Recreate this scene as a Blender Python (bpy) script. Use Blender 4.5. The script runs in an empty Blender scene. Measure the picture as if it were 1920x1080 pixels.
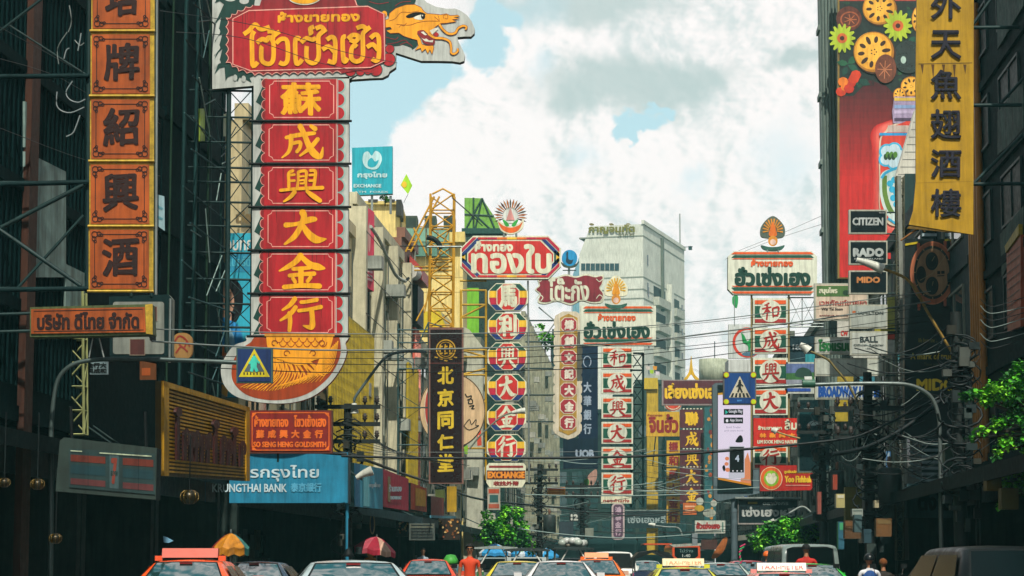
import bpy, math, random
from mathutils import Vector, Matrix, noise

# ------------------------------------------------------------------ camera, sky, sun, exposure
scn = bpy.context.scene
COL = scn.collection
F = 4267.0                                   # focal length in photo pixels (80 mm)
TH = math.atan(517.0 / F)                    # camera looks up a little
CAM = Vector((0.0, 0.0, 1.3))
cd = bpy.data.cameras.new('camera'); cam = bpy.data.objects.new('camera', cd); COL.objects.link(cam)
cd.sensor_width = 36.0; cd.lens = 36.0 * F / 1920.0; cd.clip_start = 0.5; cd.clip_end = 6000
cam.location = CAM; cam.rotation_euler = (math.pi / 2 + TH, 0, 0); scn.camera = cam
scn.view_settings.view_transform = 'Standard'; scn.view_settings.look = 'None'
scn.view_settings.exposure = 0.1; scn.view_settings.gamma = 1.0
SUN_EL, SUN_AZ = math.radians(52), math.radians(174)   # azimuth of the sun, clockwise from the street (+Y)
sd = bpy.data.lights.new('sun', 'SUN'); sun = bpy.data.objects.new('sun', sd); COL.objects.link(sun)
sd.energy = 5.0; sd.angle = math.radians(0.6); sd.color = (1.0, 0.94, 0.82)
sv = Vector((math.sin(SUN_AZ) * math.cos(SUN_EL), math.cos(SUN_AZ) * math.cos(SUN_EL), math.sin(SUN_EL)))
sun.rotation_euler = sv.to_track_quat('Z', 'Y').to_euler(); sun.location = sv * 80

def build_world():
    w = bpy.data.worlds.new('World'); scn.world = w; w.use_nodes = True
    nt = w.node_tree; N = nt.nodes; L = nt.links; N.clear()
    def nd(t, **k):
        n = N.new(t)
        for a, b in k.items(): setattr(n, a, b)
        return n
    def val(x, sock):
        if hasattr(x, 'is_output'): L.new(x, sock)
        else: sock.default_value = x
    def mth(op, a, b=0.0, c=None):
        n = nd('ShaderNodeMath', operation=op); val(a, n.inputs[0]); val(b, n.inputs[1])
        if c is not None: val(c, n.inputs[2])
        return n.outputs[0]
    def mix(f, a, b):
        n = nd('ShaderNodeMix', data_type='RGBA'); val(f, n.inputs[0]); val(a, n.inputs[6]); val(b, n.inputs[7]); return n.outputs[2]
    def sstep(x, a, b):
        n = nd('ShaderNodeMapRange', interpolation_type='SMOOTHSTEP'); val(x, n.inputs[0]); n.inputs[1].default_value = a; n.inputs[2].default_value = b
        return n.outputs[0]
    out = nd('ShaderNodeOutputWorld'); bg = nd('ShaderNodeBackground')
    sky = nd('ShaderNodeTexSky', sky_type='NISHITA'); sky.sun_disc = False; sky.sun_elevation = SUN_EL; sky.sun_rotation = SUN_AZ
    sky.air_density = 1.0; sky.dust_density = 0.6; sky.ozone_density = 1.0
    tc = nd('ShaderNodeTexCoord'); G = tc.outputs['Generated']
    def noi(scale, detail, rough, sx=1.0, sz=1.0, off=0.0, dist=0.0):
        mp = nd('ShaderNodeMapping'); L.new(G, mp.inputs[0]); mp.inputs[3].default_value = (sx, sx, sz); mp.inputs[1].default_value = (off, off * .7, off * 1.3)
        n = nd('ShaderNodeTexNoise'); L.new(mp.outputs[0], n.inputs['Vector']); n.inputs['Scale'].default_value = scale
        n.inputs['Detail'].default_value = detail; n.inputs['Roughness'].default_value = rough; n.inputs['Distortion'].default_value = dist
        return n.outputs['Fac']
    def gdir(px, py):
        v = Vector((px - 960, F * math.cos(TH) - (540 - py) * math.sin(TH), F * math.sin(TH) + (540 - py) * math.cos(TH))); return v.normalized()
    billow = noi(30, 8, .6, 1, 1.15, .3, .2); billow_up = noi(30, 5, .6, 1, 1.15, .3, .2)
    up = [n for n in N if n.type == 'MAPPING'][-1]; up.inputs[1].default_value = (.303, .21, .3915)
    big = noi(9, 4, .5, 1, 1.8, 2.1)
    # positions on the dome, jostled by cloud noise so that every rim billows
    Gw = G
    for sc, amp, off in ((34, .020, 3.0), (95, .013, 5.0), (240, .0055, 7.0)):
        n = nd('ShaderNodeTexNoise'); n.inputs['Scale'].default_value = sc; n.inputs['Detail'].default_value = 2; mp = nd('ShaderNodeMapping'); mp.inputs[1].default_value = (off, off, off); L.new(G, mp.inputs[0]); L.new(mp.outputs[0], n.inputs['Vector'])
        a = nd('ShaderNodeVectorMath', operation='MULTIPLY_ADD'); L.new(n.outputs['Color'], a.inputs[0]); a.inputs[1].default_value = (amp, amp, amp)
        c = nd('ShaderNodeVectorMath', operation='SUBTRACT'); L.new(Gw, c.inputs[0]); c.inputs[1].default_value = (amp / 2,) * 3; L.new(c.outputs[0], a.inputs[2]); Gw = a.outputs[0]
    def spots(lst):
        o = None
        for (px, py, r, sx, sz) in lst:
            s = nd('ShaderNodeVectorMath', operation='SUBTRACT'); L.new(Gw, s.inputs[0]); s.inputs[1].default_value = gdir(px, py)
            m = nd('ShaderNodeVectorMath', operation='MULTIPLY'); L.new(s.outputs[0], m.inputs[0]); m.inputs[1].default_value = (sx, sx, sz)
            ln = nd('ShaderNodeVectorMath', operation='LENGTH'); L.new(m.outputs[0], ln.inputs[0])
            q = mth('SUBTRACT', 1.0, mth('DIVIDE', ln.outputs['Value'], r)); o = q if o is None else mth('MAXIMUM', o, q)
        return o
    gap = spots([(735, 160, .018, 1, 1), (690, 210, .015, 1, 1), (800, 135, .012, 1, 1), (900, 80, .0095, .9, .8), (925, 25, .008, .8, 1), (620, 120, .03, 1, 1), (1195, 224, .0048, .4, 1.1), (1162, 244, .0036, .8, 1), (1240, 205, .0038, .5, 1.2)])
    thin = spots([(1470, 300, .024, 1, .8), (1010, 120, .010, 1, 1), (1310, 350, .011, 1, 1), (980, 10, .016, .5, 1), (690, 290, .02, 1, 1), (1090, 285, .012, 1, 1)])
    dark = spots([(1165, 160, .034, .62, 2.0), (1090, 175, .020, .7, 1.6), (1290, 140, .022, .6, 2.0), (1090, 0, .034, .5, 2.4), (1500, 110, .010, .6, 1.4)])
    sep = nd('ShaderNodeSeparateXYZ'); L.new(G, sep.inputs[0]); high = sstep(sep.outputs['Z'], .27, .45)      # unseen overhead sky: cloud thinned and blue made teal to tint the fill light
    dens = mth('SUBTRACT', mth('ADD', mth('MULTIPLY', mth('SUBTRACT', billow, .5), .5), mth('MULTIPLY', gap, -1.0)), mth('MULTIPLY', sstep(thin, 0.0, .9), .10))
    dens = mth('MINIMUM', dens, mth('ADD', mth('MULTIPLY', mth('SUBTRACT', big, .52), 1.6), mth('MULTIPLY', mth('SUBTRACT', 1.0, high), 1.0)))
    cover = mth('MULTIPLY', sstep(dens, -.22, .20), mth('SUBTRACT', 1.0, mth('MULTIPLY', sstep(thin, 0.0, 1.0), .45)))
    relief = mth('MULTIPLY', mth('SUBTRACT', billow_up, billow), 2.6)
    shade = sstep(mth('ADD', mth('ADD', relief, mth('MULTIPLY', mth('SUBTRACT', big, .5), .9)), .5), .12, .62)
    lit = mix(shade, (.69, .74, .735, 1), (1.0, .935, .92, 1))
    body = mix(mth('MULTIPLY', sstep(mth('ADD', dark, mth('MULTIPLY', mth('SUBTRACT', billow, .5), .9)), -.05, .75), .85), lit, (.50, .60, .59, 1))
    sk = nd('ShaderNodeVectorMath', operation='SCALE'); L.new(sky.outputs[0], sk.inputs[0]); sk.inputs['Scale'].default_value = 0.115
    hue = mix(high, (.60, .84, .86, 1), (.03, .27, .32, 1))
    blue = mix(.70, sk.outputs[0], hue)
    L.new(mix(cover, blue, body), bg.inputs[0])
    bg.inputs[1].default_value = 1.0
    L.new(bg.outputs[0], out.inputs[0])
build_world()

# ------------------------------------------------------------------ helpers
R = random.Random(7)
CT, ST = math.cos(TH), math.sin(TH)
def ray(px, py): return Vector((px - 960, F * CT - (540 - py) * ST, F * ST + (540 - py) * CT))
def W(px, py, d): r = ray(px, py); return CAM + r * (d / r.y)
def lin(h):
    o = []
    for i in (0, 2, 4):
        c = int(h[i:i + 2], 16) / 255; o.append(c / 12.92 if c <= .04045 else ((c + .055) / 1.055) ** 2.4)
    return o
MATS = {}
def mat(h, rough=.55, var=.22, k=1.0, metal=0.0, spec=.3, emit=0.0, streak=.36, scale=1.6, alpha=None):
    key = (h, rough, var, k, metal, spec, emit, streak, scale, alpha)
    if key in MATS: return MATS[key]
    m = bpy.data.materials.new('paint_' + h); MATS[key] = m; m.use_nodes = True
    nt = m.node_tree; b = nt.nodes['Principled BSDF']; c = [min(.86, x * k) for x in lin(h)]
    b.inputs['Roughness'].default_value = rough; b.inputs['Metallic'].default_value = metal; b.inputs['Specular IOR Level'].default_value = spec
    if emit:
        c0 = c; c = [x * .03 for x in c]
        b.inputs['Emission Color'].default_value = (*c0, 1); b.inputs['Emission Strength'].default_value = emit
    if alpha is not None: b.inputs['Alpha'].default_value = alpha
    if var > 0:
        tc = nt.nodes.new('ShaderNodeTexCoord')
        def noi(sc, mp):
            mpn = nt.nodes.new('ShaderNodeMapping'); mpn.inputs[3].default_value = mp; nt.links.new(tc.outputs['Object'], mpn.inputs[0])
            n = nt.nodes.new('ShaderNodeTexNoise'); n.inputs['Scale'].default_value = sc; n.inputs['Detail'].default_value = 6; n.inputs['Roughness'].default_value = .65
            nt.links.new(mpn.outputs[0], n.inputs['Vector']); return n.outputs['Fac']
        def mr(f, lo, hi, a, z):
            r = nt.nodes.new('ShaderNodeMapRange'); nt.links.new(f, r.inputs[0])
            for i, v in enumerate((lo, hi, a, z)): r.inputs[i + 1].default_value = v
            return r.outputs[0]
        a = mr(noi(scale, (1, 1, 1)), .3, .7, 1 - var, 1 + var * .45)
        s = mr(noi(3.0, (2.2, 2.2, .22)), .42, .70, 1.03, 1 - streak)
        mm = nt.nodes.new('ShaderNodeMath'); mm.operation = 'MULTIPLY'; nt.links.new(a, mm.inputs[0]); nt.links.new(s, mm.inputs[1])
        vm = nt.nodes.new('ShaderNodeVectorMath'); vm.operation = 'SCALE'; vm.inputs[0].default_value = c; nt.links.new(mm.outputs[0], vm.inputs['Scale'])
        nt.links.new(vm.outputs[0], b.inputs['Base Color'])
        nt.links.new(mr(noi(5, (1, 1, 1)), .3, .7, max(.02, rough - .1), min(1, rough + .12)), b.inputs['Roughness'])
    else: b.inputs['Base Color'].default_value = (*c, 1)
    return m
def glass(h='1a2a2c', rough=.06, ior=1.6, wavy=0.0):
    key = ('glass', h, ior)
    if key in MATS: return MATS[key]
    m = bpy.data.materials.new('window_glass'); MATS[key] = m; m.use_nodes = True; b = m.node_tree.nodes['Principled BSDF']
    b.inputs['Base Color'].default_value = (*lin(h), 1); b.inputs['Roughness'].default_value = rough; b.inputs['Specular IOR Level'].default_value = .9; b.inputs['IOR'].default_value = ior
    if wavy:
        nt = m.node_tree; tc = nt.nodes.new('ShaderNodeTexCoord'); n = nt.nodes.new('ShaderNodeTexNoise'); n.inputs['Scale'].default_value = 1.4; bp = nt.nodes.new('ShaderNodeBump'); bp.inputs['Strength'].default_value = wavy; bp.inputs['Distance'].default_value = .1
        nt.links.new(tc.outputs['Object'], n.inputs['Vector']); nt.links.new(n.outputs['Fac'], bp.inputs['Height']); nt.links.new(bp.outputs[0], b.inputs['Normal'])
    return m

def catmull(pts, n=6, closed=False):
    P = [Vector(p) for p in pts]; out = []; m = len(P)
    for i in range(m if closed else m - 1):
        g = lambda j: P[j % m] if closed else P[max(0, min(m - 1, j))]
        a, b, c, d = g(i - 1), g(i), g(i + 1), g(i + 2)
        for k in range(n):
            t = k / n
            out.append(.5 * ((2 * b) + (c - a) * t + (2 * a - 5 * b + 4 * c - d) * t * t + (3 * b - a - 3 * c + d) * t ** 3))
    if not closed: out.append(P[-1])
    return [tuple(p) for p in out]
def ell(cx, cy, rx, ry=None, n=28, a0=0, a1=360):
    ry = rx if ry is None else ry
    full = abs(a1 - a0) >= 360
    return [(cx + rx * math.cos(math.radians(a0 + (a1 - a0) * i / (n if full else n - 1))), cy - ry * math.sin(math.radians(a0 + (a1 - a0) * i / (n if full else n - 1)))) for i in range(n)]
def rc(x0, y0, x1, y1, c=0):
    if not c: return [(x0, y0), (x1, y0), (x1, y1), (x0, y1)]
    return [(x0 + c, y0), (x1 - c, y0), (x1, y0 + c), (x1, y1 - c), (x1 - c, y1), (x0 + c, y1), (x0, y1 - c), (x0, y0 + c)]
def rrect(x0, y0, x1, y1, r, n=5):
    o = []
    for cx, cy, a in ((x1 - r, y0 + r, 0), (x0 + r, y0 + r, 90), (x0 + r, y1 - r, 180), (x1 - r, y1 - r, 270)):
        o += [(cx + r * math.cos(math.radians(a + 90 * i / n)), cy - r * math.sin(math.radians(a + 90 * i / n))) for i in range(n + 1)]
    return o

GL = {}
def glyphs(s):
    """outline mesh of a string from Blender's own built-in typeface, normalised to its bounding box"""
    if s in GL: return GL[s]
    c = bpy.data.curves.new('lettering', 'FONT'); c.body = s; c.resolution_u = 2
    o = bpy.data.objects.new('lettering', c); COL.objects.link(o)
    dg = bpy.context.evaluated_depsgraph_get(); me = bpy.data.meshes.new_from_object(o.evaluated_get(dg))
    vs = [(v.co.x, v.co.y) for v in me.vertices]; fs = [tuple(p.vertices) for p in me.polygons]
    bpy.data.objects.remove(o); bpy.data.curves.remove(c); bpy.data.meshes.remove(me)
    x0 = min(v[0] for v in vs); x1 = max(v[0] for v in vs); y0 = min(v[1] for v in vs); y1 = max(v[1] for v in vs)
    w, h = max(1e-6, x1 - x0), max(1e-6, y1 - y0)
    GL[s] = ([((x - x0) / w, 1 - (y - y0) / h) for x, y in vs], fs); return GL[s]

BUILD = []
SPLIT = {'cable_coils', 'bracket', 'hanger', 'arms', 'arm', 'legs_frame', 'cage_window', 'reflectors', 'support_frame', 'sunlit_or_stained_panel', 'ribs_frame', 'backing_frame', 'pipes', 'support_leg'}
class MB:
    """collects faces of one mesh object; lies in the local frame of its thing"""
    def __init__(s, t, name, label=None): s.t, s.name, s.label = t, name, label; s.v = []; s.f = []; s.m = []; s.mats = []; s.kids = []; s.smooth = []; s.kind = None
    def sub(s, name, label=None): b = MB(s.t, name, label); s.kids.append(b); return b
    def mi(s, m):
        if m not in s.mats: s.mats.append(m)
        return s.mats.index(m)
    def add(s, vs, fs, m, smooth=False):
        o = len(s.v); s.v += [tuple(v) for v in vs]; i = s.mi(m)
        for f in fs: s.f.append(tuple(o + k for k in f)); s.m.append(i); s.smooth.append(smooth)
    # --- flat work in photo pixels on the plane of the thing
    def poly(s, pts, m, off=0.0, th=0.0, side=None):
        q = [s.t.L(*p[:2]) for p in pts]
        a = sum(q[i][0] * q[(i + 1) % len(q)][1] - q[(i + 1) % len(q)][0] * q[i][1] for i in range(len(q)))
        if a < 0: q = q[::-1]
        n = len(q); fr = [(x, -off, z) for x, z in q]
        s.add(fr, [tuple(range(n))], m)
        if th:
            bk = [(x, -off + th, z) for x, z in q]
            s.add(fr + bk, [(n + i, n + (i + 1) % n, (i + 1) % n, i) for i in range(n)] + [tuple(range(2 * n - 1, n - 1, -1))], side or m)
        return s
    def rect(s, x0, y0, x1, y1, m, off=0.0, th=0.0, side=None): return s.poly(rc(x0, y0, x1, y1), m, off, th, side)
    def ribbon(s, pts, w, m, off=0.0, w1=None, prof=None, closed=False):
        """a brush or pen stroke along pts (photo pixels); width w tapering to w1, or prof(t)"""
        n = len(pts); l = []; r = []
        for i in range(n):
            a = Vector(pts[(i - 1) % n if closed else max(0, i - 1)]); b = Vector(pts[(i + 1) % n if closed else min(n - 1, i + 1)]); d = (b - a); d = d.normalized() if d.length > 1e-9 else Vector((1, 0))
            t = i / max(1, n - 1); ww = (prof(t) * w if prof else w + ((w1 if w1 is not None else w) - w) * t) / 2
            nn = Vector((-d.y, d.x)) * ww; p = Vector(pts[i]); l.append(p + nn); r.append(p - nn)
        q = [s.t.L(*p) for p in l] + [s.t.L(*p) for p in r]
        s.add([(x, -off - 4e-5 * (i % n), z) for i, (x, z) in enumerate(q)], [(i, (i + 1) % n, n + (i + 1) % n, n + i) for i in range(n if closed else n - 1)], m); return s
    def text(s, st, x0, y0, x1, y1, m, off=.006, bold=0.0, pen=1.0, ang=35, skew=0.0, wob=0.0, lean=0.0):
        vs, fs = glyphs(st); n = 8 if bold > 0 else 1
        ca, sa = math.cos(math.radians(ang)), math.sin(math.radians(ang)); sm = lambda u, v: noise.noise(Vector((u * 3.1 + len(st), v * 3.1, ord(st[0]) % 97)))
        bx = bold
        for k in range(n):
            dx = dy = 0
            if bold > 0:
                a = 2 * math.pi * k / n; ex, ey = bold * math.cos(a), bold * pen * math.sin(a); dx, dy = ex * ca - ey * sa, ex * sa + ey * ca
            o = []
            for (u, v) in vs:
                px = x0 + bx + u * (x1 - x0 - 2 * bx); py = y0 + bx + v * (y1 - y0 - 2 * bx)
                if wob: px += wob * sm(u, v); py += wob * sm(v + 5, u)
                px += lean * (1 - v); py += skew * u + dy; px += dx
                x, z = s.t.L(px, py); o.append((x, -off - .0006 * k, z))
            s.add(o, fs, m)
        return s
    # --- solid work in local metres
    def box(s, x0, x1, y0, y1, z0, z1, m):
        v = [(x, y, z) for x in (x0, x1) for y in (y0, y1) for z in (z0, z1)]
        s.add(v, [(0, 1, 3, 2), (4, 6, 7, 5), (0, 4, 5, 1), (2, 3, 7, 6), (0, 2, 6, 4), (1, 5, 7, 3)], m); return s
    def prism(s, prof, x0, x1, m, axis='x', smooth=False):
        """profile of (a, z) pairs swept along x (a = y) or along y (a = x)"""
        n = len(prof); A = [(x0, a, z) if axis == 'x' else (a, x0, z) for a, z in prof]; B = [(x1, a, z) if axis == 'x' else (a, x1, z) for a, z in prof]
        s.add(A + B, [(i, (i + 1) % n, n + (i + 1) % n, n + i) for i in range(n)] + [tuple(range(n - 1, -1, -1)), tuple(range(n, 2 * n))], m, smooth); return s
    def tube(s, pts, r, m, n=6, r1=None, smooth=True):
        P = [Vector(p) for p in pts]; k = len(P); vs = []; up = Vector((0, 0, 1))
        for i in range(k):
            d = (P[min(k - 1, i + 1)] - P[max(0, i - 1)]); d = d.normalized() if d.length > 1e-9 else up
            a = d.cross(up); a = Vector((1, 0, 0)) if a.length < 1e-3 else a.normalized(); b = a.cross(d)
            rr = r if r1 is None else r + (r1 - r) * i / (k - 1)
            vs += [P[i] + (a * math.cos(2 * math.pi * j / n) + b * math.sin(2 * math.pi * j / n)) * rr for j in range(n)]
        fs = [(i * n + j, i * n + (j + 1) % n, (i + 1) * n + (j + 1) % n, (i + 1) * n + j) for i in range(k - 1) for j in range(n)]
        s.add(vs, fs, m, smooth); s.add(vs[:n], [tuple(range(n))], m); s.add(vs[-n:], [tuple(range(n - 1, -1, -1))], m); return s
    def ptube(s, pts, r, m, off=0.0, n=6):
        return s.tube([(lambda q: (q[0], -(p[2] if len(p) > 2 else off), q[1]))(s.t.L(p[0], p[1])) for p in pts], r, m, n)
    def lathe(s, prof, cx, cy, cz, m, n=16, sx=1.0, sy=1.0):
        k = len(prof); vs = [(cx + r * sx * math.cos(2 * math.pi * j / n), cy + r * sy * math.sin(2 * math.pi * j / n), cz + z) for r, z in prof for j in range(n)]
        s.add(vs, [(i * n + j, i * n + (j + 1) % n, (i + 1) * n + (j + 1) % n, (i + 1) * n + j) for i in range(k - 1) for j in range(n)], m, True); return s
    def lattice(s, a, b, w, dp, n, r, m):
        """square truss from a to b (local metres), w wide in x, dp deep in y"""
        a, b = Vector(a), Vector(b); C4 = [(-w / 2, -dp / 2), (w / 2, -dp / 2), (w / 2, dp / 2), (-w / 2, dp / 2)]
        ax = b - a; vert = abs(ax.z) > abs(ax.x)
        def cn(i, t): p = a + ax * t; c = C4[i % 4]; return p + (Vector((c[0], c[1], 0)) if vert else Vector((0, c[1], c[0])))
        for i in range(4): s.tube([cn(i, 0), cn(i, 1)], r, m, 4, smooth=False)
        for k in range(n):
            for i in (0, 1, 2, 3):
                t0, t1 = k / n, (k + 1) / n
                s.tube([cn(i, t0), cn(i + 1, t1)] if k % 2 == 0 else [cn(i + 1, t0), cn(i, t1)], r * .6, m, 4, smooth=False)
                s.tube([cn(i, t0), cn(i + 1, t0)], r * .6, m, 4, smooth=False)
        return s
    def clusters(s):
        n = len(s.v); up = list(range(n))
        def fd(i):
            while up[i] != i: up[i] = up[up[i]]; i = up[i]
            return i
        for f in s.f:
            a = fd(f[0])
            for k in f[1:]: up[fd(k)] = a
        bb = {}
        for i, v in enumerate(s.v):
            r = fd(i); b = bb.setdefault(r, [list(v), list(v)])
            for j in range(3): b[0][j] = min(b[0][j], v[j]); b[1][j] = max(b[1][j], v[j])
        ks = list(bb); g = {k: k for k in ks}
        def fg(i):
            while g[i] != i: i = g[i]
            return i
        for i in range(len(ks)):
            for j in range(i):
                A, B = bb[ks[i]], bb[ks[j]]
                if all(A[0][q] - .04 <= B[1][q] and B[0][q] - .04 <= A[1][q] for q in range(3)): g[fg(ks[i])] = fg(ks[j])
        out = {}
        for fi, f in enumerate(s.f): out.setdefault(fg(fd(f[0])), []).append(fi)
        return list(out.values())
    def make(s, parent=None):
        if s.name in SPLIT and parent is not None and len(s.f) < 3000:
            cl = s.clusters()
            if len(cl) > 1:
                o = None
                for c in cl:
                    m = MB(s.t, s.name, s.label); m.mats = s.mats; idx = {}
                    for fi in c:
                        m.f.append(tuple(idx.setdefault(k, len(idx)) for k in s.f[fi])); m.m.append(s.m[fi]); m.smooth.append(s.smooth[fi])
                    m.v = [s.v[k] for k in idx]; o = m.make(parent)
                return o
        me = bpy.data.meshes.new(s.name); me.from_pydata(s.v, [], s.f)
        for m in s.mats: me.materials.append(m)
        me.polygons.foreach_set('material_index', s.m); me.polygons.foreach_set('use_smooth', s.smooth); me.update()
        o = bpy.data.objects.new(s.name, me); COL.objects.link(o)
        if parent: o.parent = parent
        if s.label: o['label'] = s.label
        if s.kind: o['kind'] = s.kind
        for k in s.kids:
            if k.v: k.make(o)
        s.obj = o; return o

class T:
    """one thing: an Empty at its base with parts, or (own) a single mesh"""
    def __init__(s, name, label=None, cat=None, d=None, px=0, py=0, yaw=0.0, group=None, kind=None, loc=None):
        s.name, s.label, s.cat, s.group, s.kind = name, label, cat, group, kind
        s.base = Vector(loc) if loc is not None else W(px, py, d); s.yaw = math.radians(yaw)
        s.cy, s.sy = math.cos(s.yaw), math.sin(s.yaw); s.N = Vector((s.sy, -s.cy, 0)); s.parts = []; s.own = None; BUILD.append(s)
    def L(s, px, py):
        r = ray(px, py); t = (s.base - CAM).dot(s.N) / r.dot(s.N); p = CAM + r * t - s.base
        return (p.x * s.cy + p.y * s.sy, p.z)
    def loc3(s, p):
        q = Vector(p) - s.base; return (q.x * s.cy + q.y * s.sy, -q.x * s.sy + q.y * s.cy, q.z)
    def part(s, name, label=None): b = MB(s, name, label); s.parts.append(b); return b
    def mesh(s): s.own = s.own or MB(s, s.name); return s.own
    def px2m(s): return abs(s.L(961, 500)[0] - s.L(960, 500)[0])
    def make(s):
        ps = [p for p in s.parts if p.v]
        if s.own and s.own.v: o = s.own.make()
        else: o = bpy.data.objects.new(s.name, None); COL.objects.link(o); o.empty_display_size = .3
        o.location = s.base; o.rotation_euler = (0, 0, s.yaw)
        for k, v in (('label', s.label), ('category', s.cat), ('group', s.group), ('kind', s.kind)):
            if v: o[k] = v
        for p in ps: p.make(o)
        s.root = o; return o
def copy_tree(o, parent=None):
    c = o.copy(); COL.objects.link(c)
    if parent: c.parent = parent
    for ch in list(o.children): copy_tree(ch, c)
    return c

# ------------------------------------------------------------------ street geometry: facade and kerb lines (metres)
def XL(y): return -12.3 + .06 * y            # left facades
def XR(y): return 9.5 + .06 * y              # right facades
def KL(y): return -8.3 + .06 * y
def KR(y): return 6.2 + .06 * y
YAWL = math.degrees(math.atan2(1, .06)); YAWR = YAWL - 180

# common colours
DARK = mat('0a2224', .75, .35, spec=.08, k=.6); DARK2 = mat('143032', .7, .35, spec=.12, k=.7); BLACK = mat('0a1112', .6, .2, spec=.2)
IRON = mat('153030', .55, .3, spec=.3); STEEL = mat('8d9794', .4, .2, metal=.5, spec=.5); WHITE = mat('d9dad2', .5, .12); CREAM = mat('d8cda6', .6, .2)
CABLE = mat('10181a', .5, 0, spec=.3); CABLEL = mat('6d7674', .5, 0, spec=.4)
RED = mat('ae1c25', .5, .26, streak=.4, scale=.9); REDD = mat('8a1f25', .5, .3, streak=.4); GOLD = mat('f5a815', .45, .16); PINKL = mat('e3a092', .5, .1)
GREEND = mat('123b34', .5, .2); CHROME = mat('cfd4d2', .15, 0, metal=1.0, spec=.6); RUBBER = mat('15191a', .8, .1, spec=.2)
# ------------------------------------------------------------------ the great red and gold dragon sign on the left
c1 = lambda X, Y: (390 + X / 6.752, Y / 6.75)
c2 = lambda X, Y: (640 + X / 6.75, Y / 6.75)
c3 = lambda X, Y: (400 + X / 6.352, 610 + Y / 6.352)
def mp(f, pts): return [f(*p) for p in pts]
GREY = mat('b9beb8', .5, .18, k=.95); GREYS = mat('5d4a44', .7, .3)
def scallop(pts, r, n=5):
    """outline through pts with outward bumps between neighbouring points"""
    o = []; m = len(pts)
    for i in range(m):
        a, b = Vector(pts[i]), Vector(pts[(i + 1) % m]); mid = (a + b) / 2; d = (b - a); L = d.length; nn = Vector((d.y, -d.x)).normalized()
        for k in range(n):
            t = k / n; o.append(tuple(a + d * t + nn * r * math.sin(math.pi * t)))
    return o
def along(pts, step, closed=True):
    o = []; m = len(pts)
    for i in range(m if closed else m - 1):
        a, b = Vector(pts[i]), Vector(pts[(i + 1) % m]); k = max(1, round((b - a).length / step))
        o += [tuple(a + (b - a) * j / k) for j in range(k)]
    return o
# brush-drawn characters: strokes of (x, y, half-width) in a unit box, reused on every sign that carries them
BR = {
 '大': [[(.08, .40, .07), (.35, .36, .05), (.62, .24, .08), (.76, .22, .06)], [(.46, .0, .09), (.50, .16, .08), (.42, .45, .07), (.28, .75, .07), (.06, .98, .03)], [(.48, .42, .06), (.60, .66, .09), (.78, .84, .10), (1.0, .82, .02)]],
 '行': [[(.36, .0, .07), (.24, .20, .06), (.05, .36, .03)], [(.38, .26, .06), (.24, .48, .06), (.0, .68, .03)], [(.22, .44, .06), (.24, .70, .06), (.22, 1.0, .05)], [(.50, .12, .05), (.66, .10, .05), (.90, .04, .06)], [(.44, .38, .05), (.70, .34, .05), (1.0, .26, .06)], [(.76, .34, .07), (.78, .62, .07), (.76, .88, .08), (.56, .84, .02)]],
 '成': [[(.10, .36, .05), (.40, .28, .06), (.80, .22, .05)], [(.22, .30, .07), (.22, .56, .06), (.16, .80, .05), (.0, .98, .02)], [(.26, .54, .05), (.44, .50, .05), (.44, .66, .05), (.36, .80, .05)], [(.44, .0, .08), (.54, .24, .07), (.64, .56, .08), (.78, .84, .10), (.94, .94, .07), (1.0, .66, .02)], [(.88, .40, .06), (.70, .66, .06), (.44, .92, .03)], [(.70, .0, .05), (.82, .10, .07)]],
 '金': [[(.48, .0, .08), (.36, .20, .07), (.18, .36, .06), (.0, .48, .02)], [(.50, .06, .06), (.68, .28, .08), (.86, .36, .09), (1.0, .40, .03)], [(.30, .42, .05), (.52, .40, .05), (.68, .38, .05)], [(.22, .62, .05), (.50, .58, .05), (.78, .56, .06)], [(.48, .40, .07), (.48, .66, .07), (.48, .92, .06)], [(.30, .70, .05), (.36, .82, .05)], [(.70, .66, .05), (.62, .80, .05)], [(.10, .97, .06), (.50, .92, .06), (.90, .94, .07)]],
 '興': [[(.30, .06, .05), (.20, .14, .05), (.20, .36, .05), (.20, .56, .05)], [(.22, .20, .04), (.34, .18, .04)], [(.22, .37, .04), (.34, .36, .04)], [(.42, .10, .045), (.42, .34, .04), (.40, .56, .045)], [(.42, .10, .045), (.60, .08, .05), (.60, .34, .04), (.60, .54, .04)], [(.46, .24, .03), (.56, .23, .03)], [(.46, .36, .03), (.56, .35, .03), (.56, .44, .03), (.47, .45, .03)], [(.70, .06, .05), (.82, .08, .05), (.81, .34, .05), (.79, .54, .05)], [(.68, .20, .04), (.80, .19, .04)], [(.68, .37, .04), (.80, .36, .04)], [(.0, .66, .05), (.40, .61, .05), (1.0, .58, .06)], [(.34, .70, .07), (.24, .86, .06), (.08, 1.0, .03)], [(.62, .68, .05), (.76, .82, .08), (.94, .98, .07)]],
 '和': [[(.40, .02, .05), (.24, .12, .05), (.12, .14, .03)], [(.0, .36, .05), (.28, .30, .05), (.52, .26, .05)], [(.28, .12, .06), (.30, .50, .06), (.26, 1.0, .05)], [(.26, .36, .05), (.14, .58, .05), (.0, .72, .02)], [(.32, .40, .04), (.44, .56, .06)], [(.62, .34, .05), (.64, .60, .05), (.66, .84, .05)], [(.62, .34, .05), (.96, .26, .06), (.98, .50, .06), (.92, .78, .05)], [(.66, .78, .05), (.92, .74, .05)]],
}
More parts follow.
